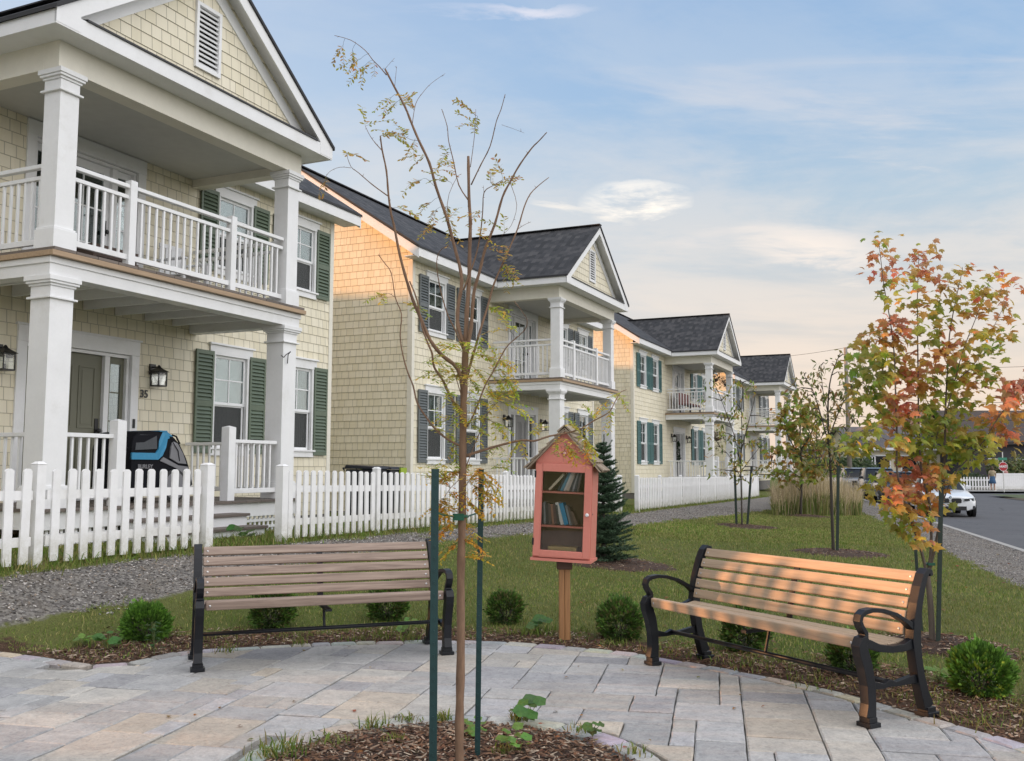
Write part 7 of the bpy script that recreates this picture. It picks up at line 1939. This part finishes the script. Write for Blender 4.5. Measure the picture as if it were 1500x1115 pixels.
# clouds in a flat layer: project direction on a plane, stretch
inv = w.math('DIVIDE', 1., w.math('MAXIMUM', w.math('ADD', z, .10), .03))
cx = w.math('MULTIPLY', x, inv); cy = w.math('MULTIPLY', y, inv)
P = w.comb(cx, w.math('MULTIPLY', cy, 1.), 0)
P2 = w.mapping(P, (.62, 1.0, 1), (0, 0, R(20)))
n1 = w.noise(P2, 1.15, 8, .62, .9); n2 = w.noise(P2, 4.5, 7, .62, .5); n3 = w.noise(w.mapping(P, (.25, .9, 1), (0, 0, R(-14))), 2.0, 7, .6, 1.4)
cov = w.math('ADD', w.math('MULTIPLY', n1, .7), w.math('MULTIPLY', n2, .3))
veil = w.ramp(cov, [(.38, (0, 0, 0)), (.60, (1, 1, 1))], 'EASE')
low = w.ramp(z, [(.0, (1, 1, 1)), (.30, (.75, .75, .75)), (.50, (.3, .3, .3))])
veil = w.math('MULTIPLY', veil, low)
ccol = w.ramp(z, [(0., (.74, .56, .46)), (.10, (.80, .66, .55)), (.20, (.72, .65, .59)), (.4, (.52, .57, .64)), (1., (.5, .53, .6))])
grad = w.mix(w.math('MULTIPLY', veil, .70), grad, ccol)
wisp = w.ramp(n3, [(.56, (0, 0, 0)), (.70, (1, 1, 1))], 'EASE')
wisp = w.math('MULTIPLY', wisp, w.ramp(z, [(.1, (0, 0, 0)), (.2, (1, 1, 1)), (.45, (.35, .35, .35)), (.7, (.1, .1, .1))]))
grad = w.mix(w.math('MULTIPLY', wisp, .45), grad, (.76, .68, .63))
# two brighter lit cloud streaks, placed by direction on the sky
def streak(px, py, sx, sy, ang, amt, col, g):
    d = ray(px, py).normalized(); r_ = Vector((0, 0, 1)).cross(d).normalized()*-1; u_ = d.cross(r_)*-1
    a, b = math.cos(ang), math.sin(ang)
    e1 = (r_*a+u_*b); e2 = (u_*a-r_*b)
    def dot(v):
        nd = w.n('ShaderNodeVectorMath'); nd.operation = 'DOT_PRODUCT'; w.l(nrm.outputs[0], nd.inputs[0]); nd.inputs[1].default_value = v; return nd.outputs['Value']
    qa = w.math('DIVIDE', w.math('SUBTRACT', dot(e1), e1.dot(d)), sx); qb = w.math('DIVIDE', w.math('ADD', w.math('SUBTRACT', dot(e2), e2.dot(d)), w.math('MULTIPLY', w.math('SUBTRACT', n2, .5), .05)), sy)
    rr = w.math('SUBTRACT', 1., w.math('ADD', w.math('MULTIPLY', qa, qa), w.math('MULTIPLY', qb, qb)), clamp=True)
    front = w.math('GREATER_THAN', dot(d), .5)
    k = w.math('MULTIPLY', w.math('MULTIPLY', rr, front), w.ramp(w.math('ADD', w.math('MULTIPLY', n2, .5), w.math('MULTIPLY', n3, .5)), [(.41, (0, 0, 0)), (.56, (1, 1, 1))], 'EASE'))
    return w.mix(w.math('MULTIPLY', k, amt), g, col)
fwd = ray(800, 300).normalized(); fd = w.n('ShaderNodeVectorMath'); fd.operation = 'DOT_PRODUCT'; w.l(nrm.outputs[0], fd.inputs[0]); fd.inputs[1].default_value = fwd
around = w.ramp(fd.outputs['Value'], [(0., (1., 1., 1.)), (.35, (.9, .9, .9)), (.82, (0, 0, 0))], 'EASE')     # out-of-view sky swapped for added fill light, brightest right and overhead
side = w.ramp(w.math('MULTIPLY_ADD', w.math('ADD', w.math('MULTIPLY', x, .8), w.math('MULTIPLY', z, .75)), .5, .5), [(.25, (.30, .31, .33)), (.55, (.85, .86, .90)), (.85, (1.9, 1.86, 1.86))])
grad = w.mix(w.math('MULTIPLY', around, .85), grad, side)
grad = streak(930, 292, .060, .020, R(3), 1., (1.15, 1.02, .86), grad)
grad = streak(855, 310, .06, .007, R(-14), .8, (.9, .82, .72), grad)
grad = streak(1190, 365, .085, .028, R(-14), .75, (.86, .75, .66), grad)
grad = streak(700, 20, .12, .010, R(4), .8, (.80, .75, .78), grad)
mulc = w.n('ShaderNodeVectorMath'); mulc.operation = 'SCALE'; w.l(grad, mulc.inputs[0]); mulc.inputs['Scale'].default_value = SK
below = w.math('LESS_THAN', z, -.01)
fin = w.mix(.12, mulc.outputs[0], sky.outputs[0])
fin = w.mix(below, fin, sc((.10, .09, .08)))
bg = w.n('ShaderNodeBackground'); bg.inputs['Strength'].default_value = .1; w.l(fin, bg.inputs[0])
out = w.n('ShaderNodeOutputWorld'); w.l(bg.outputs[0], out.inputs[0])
ld = bpy.data.lights.new('sun', 'SUN'); ld.energy = 5.; ld.color = (1., .47, .20); ld.angle = R(.9)
lo = bpy.data.objects.new('sun', ld); COL.objects.link(lo); lo.rotation_euler = (-sunv).to_track_quat('-Z', 'Y').to_euler(); lo.location = (0, 0, 30)
cd = bpy.data.cameras.new('camera'); cam = bpy.data.objects.new('camera', cd); COL.objects.link(cam)
cd.sensor_width = 36; cd.sensor_fit = 'HORIZONTAL'; cd.lens = F/1500*36; cd.clip_start = .05; cd.clip_end = 4000
fw = Vector((0, math.cos(PITCH), math.sin(PITCH))); upv = Vector((0, -math.sin(PITCH), math.cos(PITCH))); rt = Vector((1, 0, 0))
c, s = math.cos(ROLL), math.sin(ROLL)
r2 = rt*c+upv*s; u2 = upv*c-rt*s
Mx = Matrix((r2, u2, -fw)).transposed().to_4x4(); Mx.translation = (0, 0, CH); cam.matrix_world = Mx
scene.camera = cam
scene.render.resolution_x = 1024; scene.render.resolution_y = 761
scene.view_settings.view_transform = 'Standard'; scene.view_settings.look = 'None'; scene.view_settings.gamma = 1; scene.view_settings.exposure = EXPO
scene.render.engine = 'CYCLES'
scene.cycles.max_bounces = 6; scene.cycles.transparent_max_bounces = 12
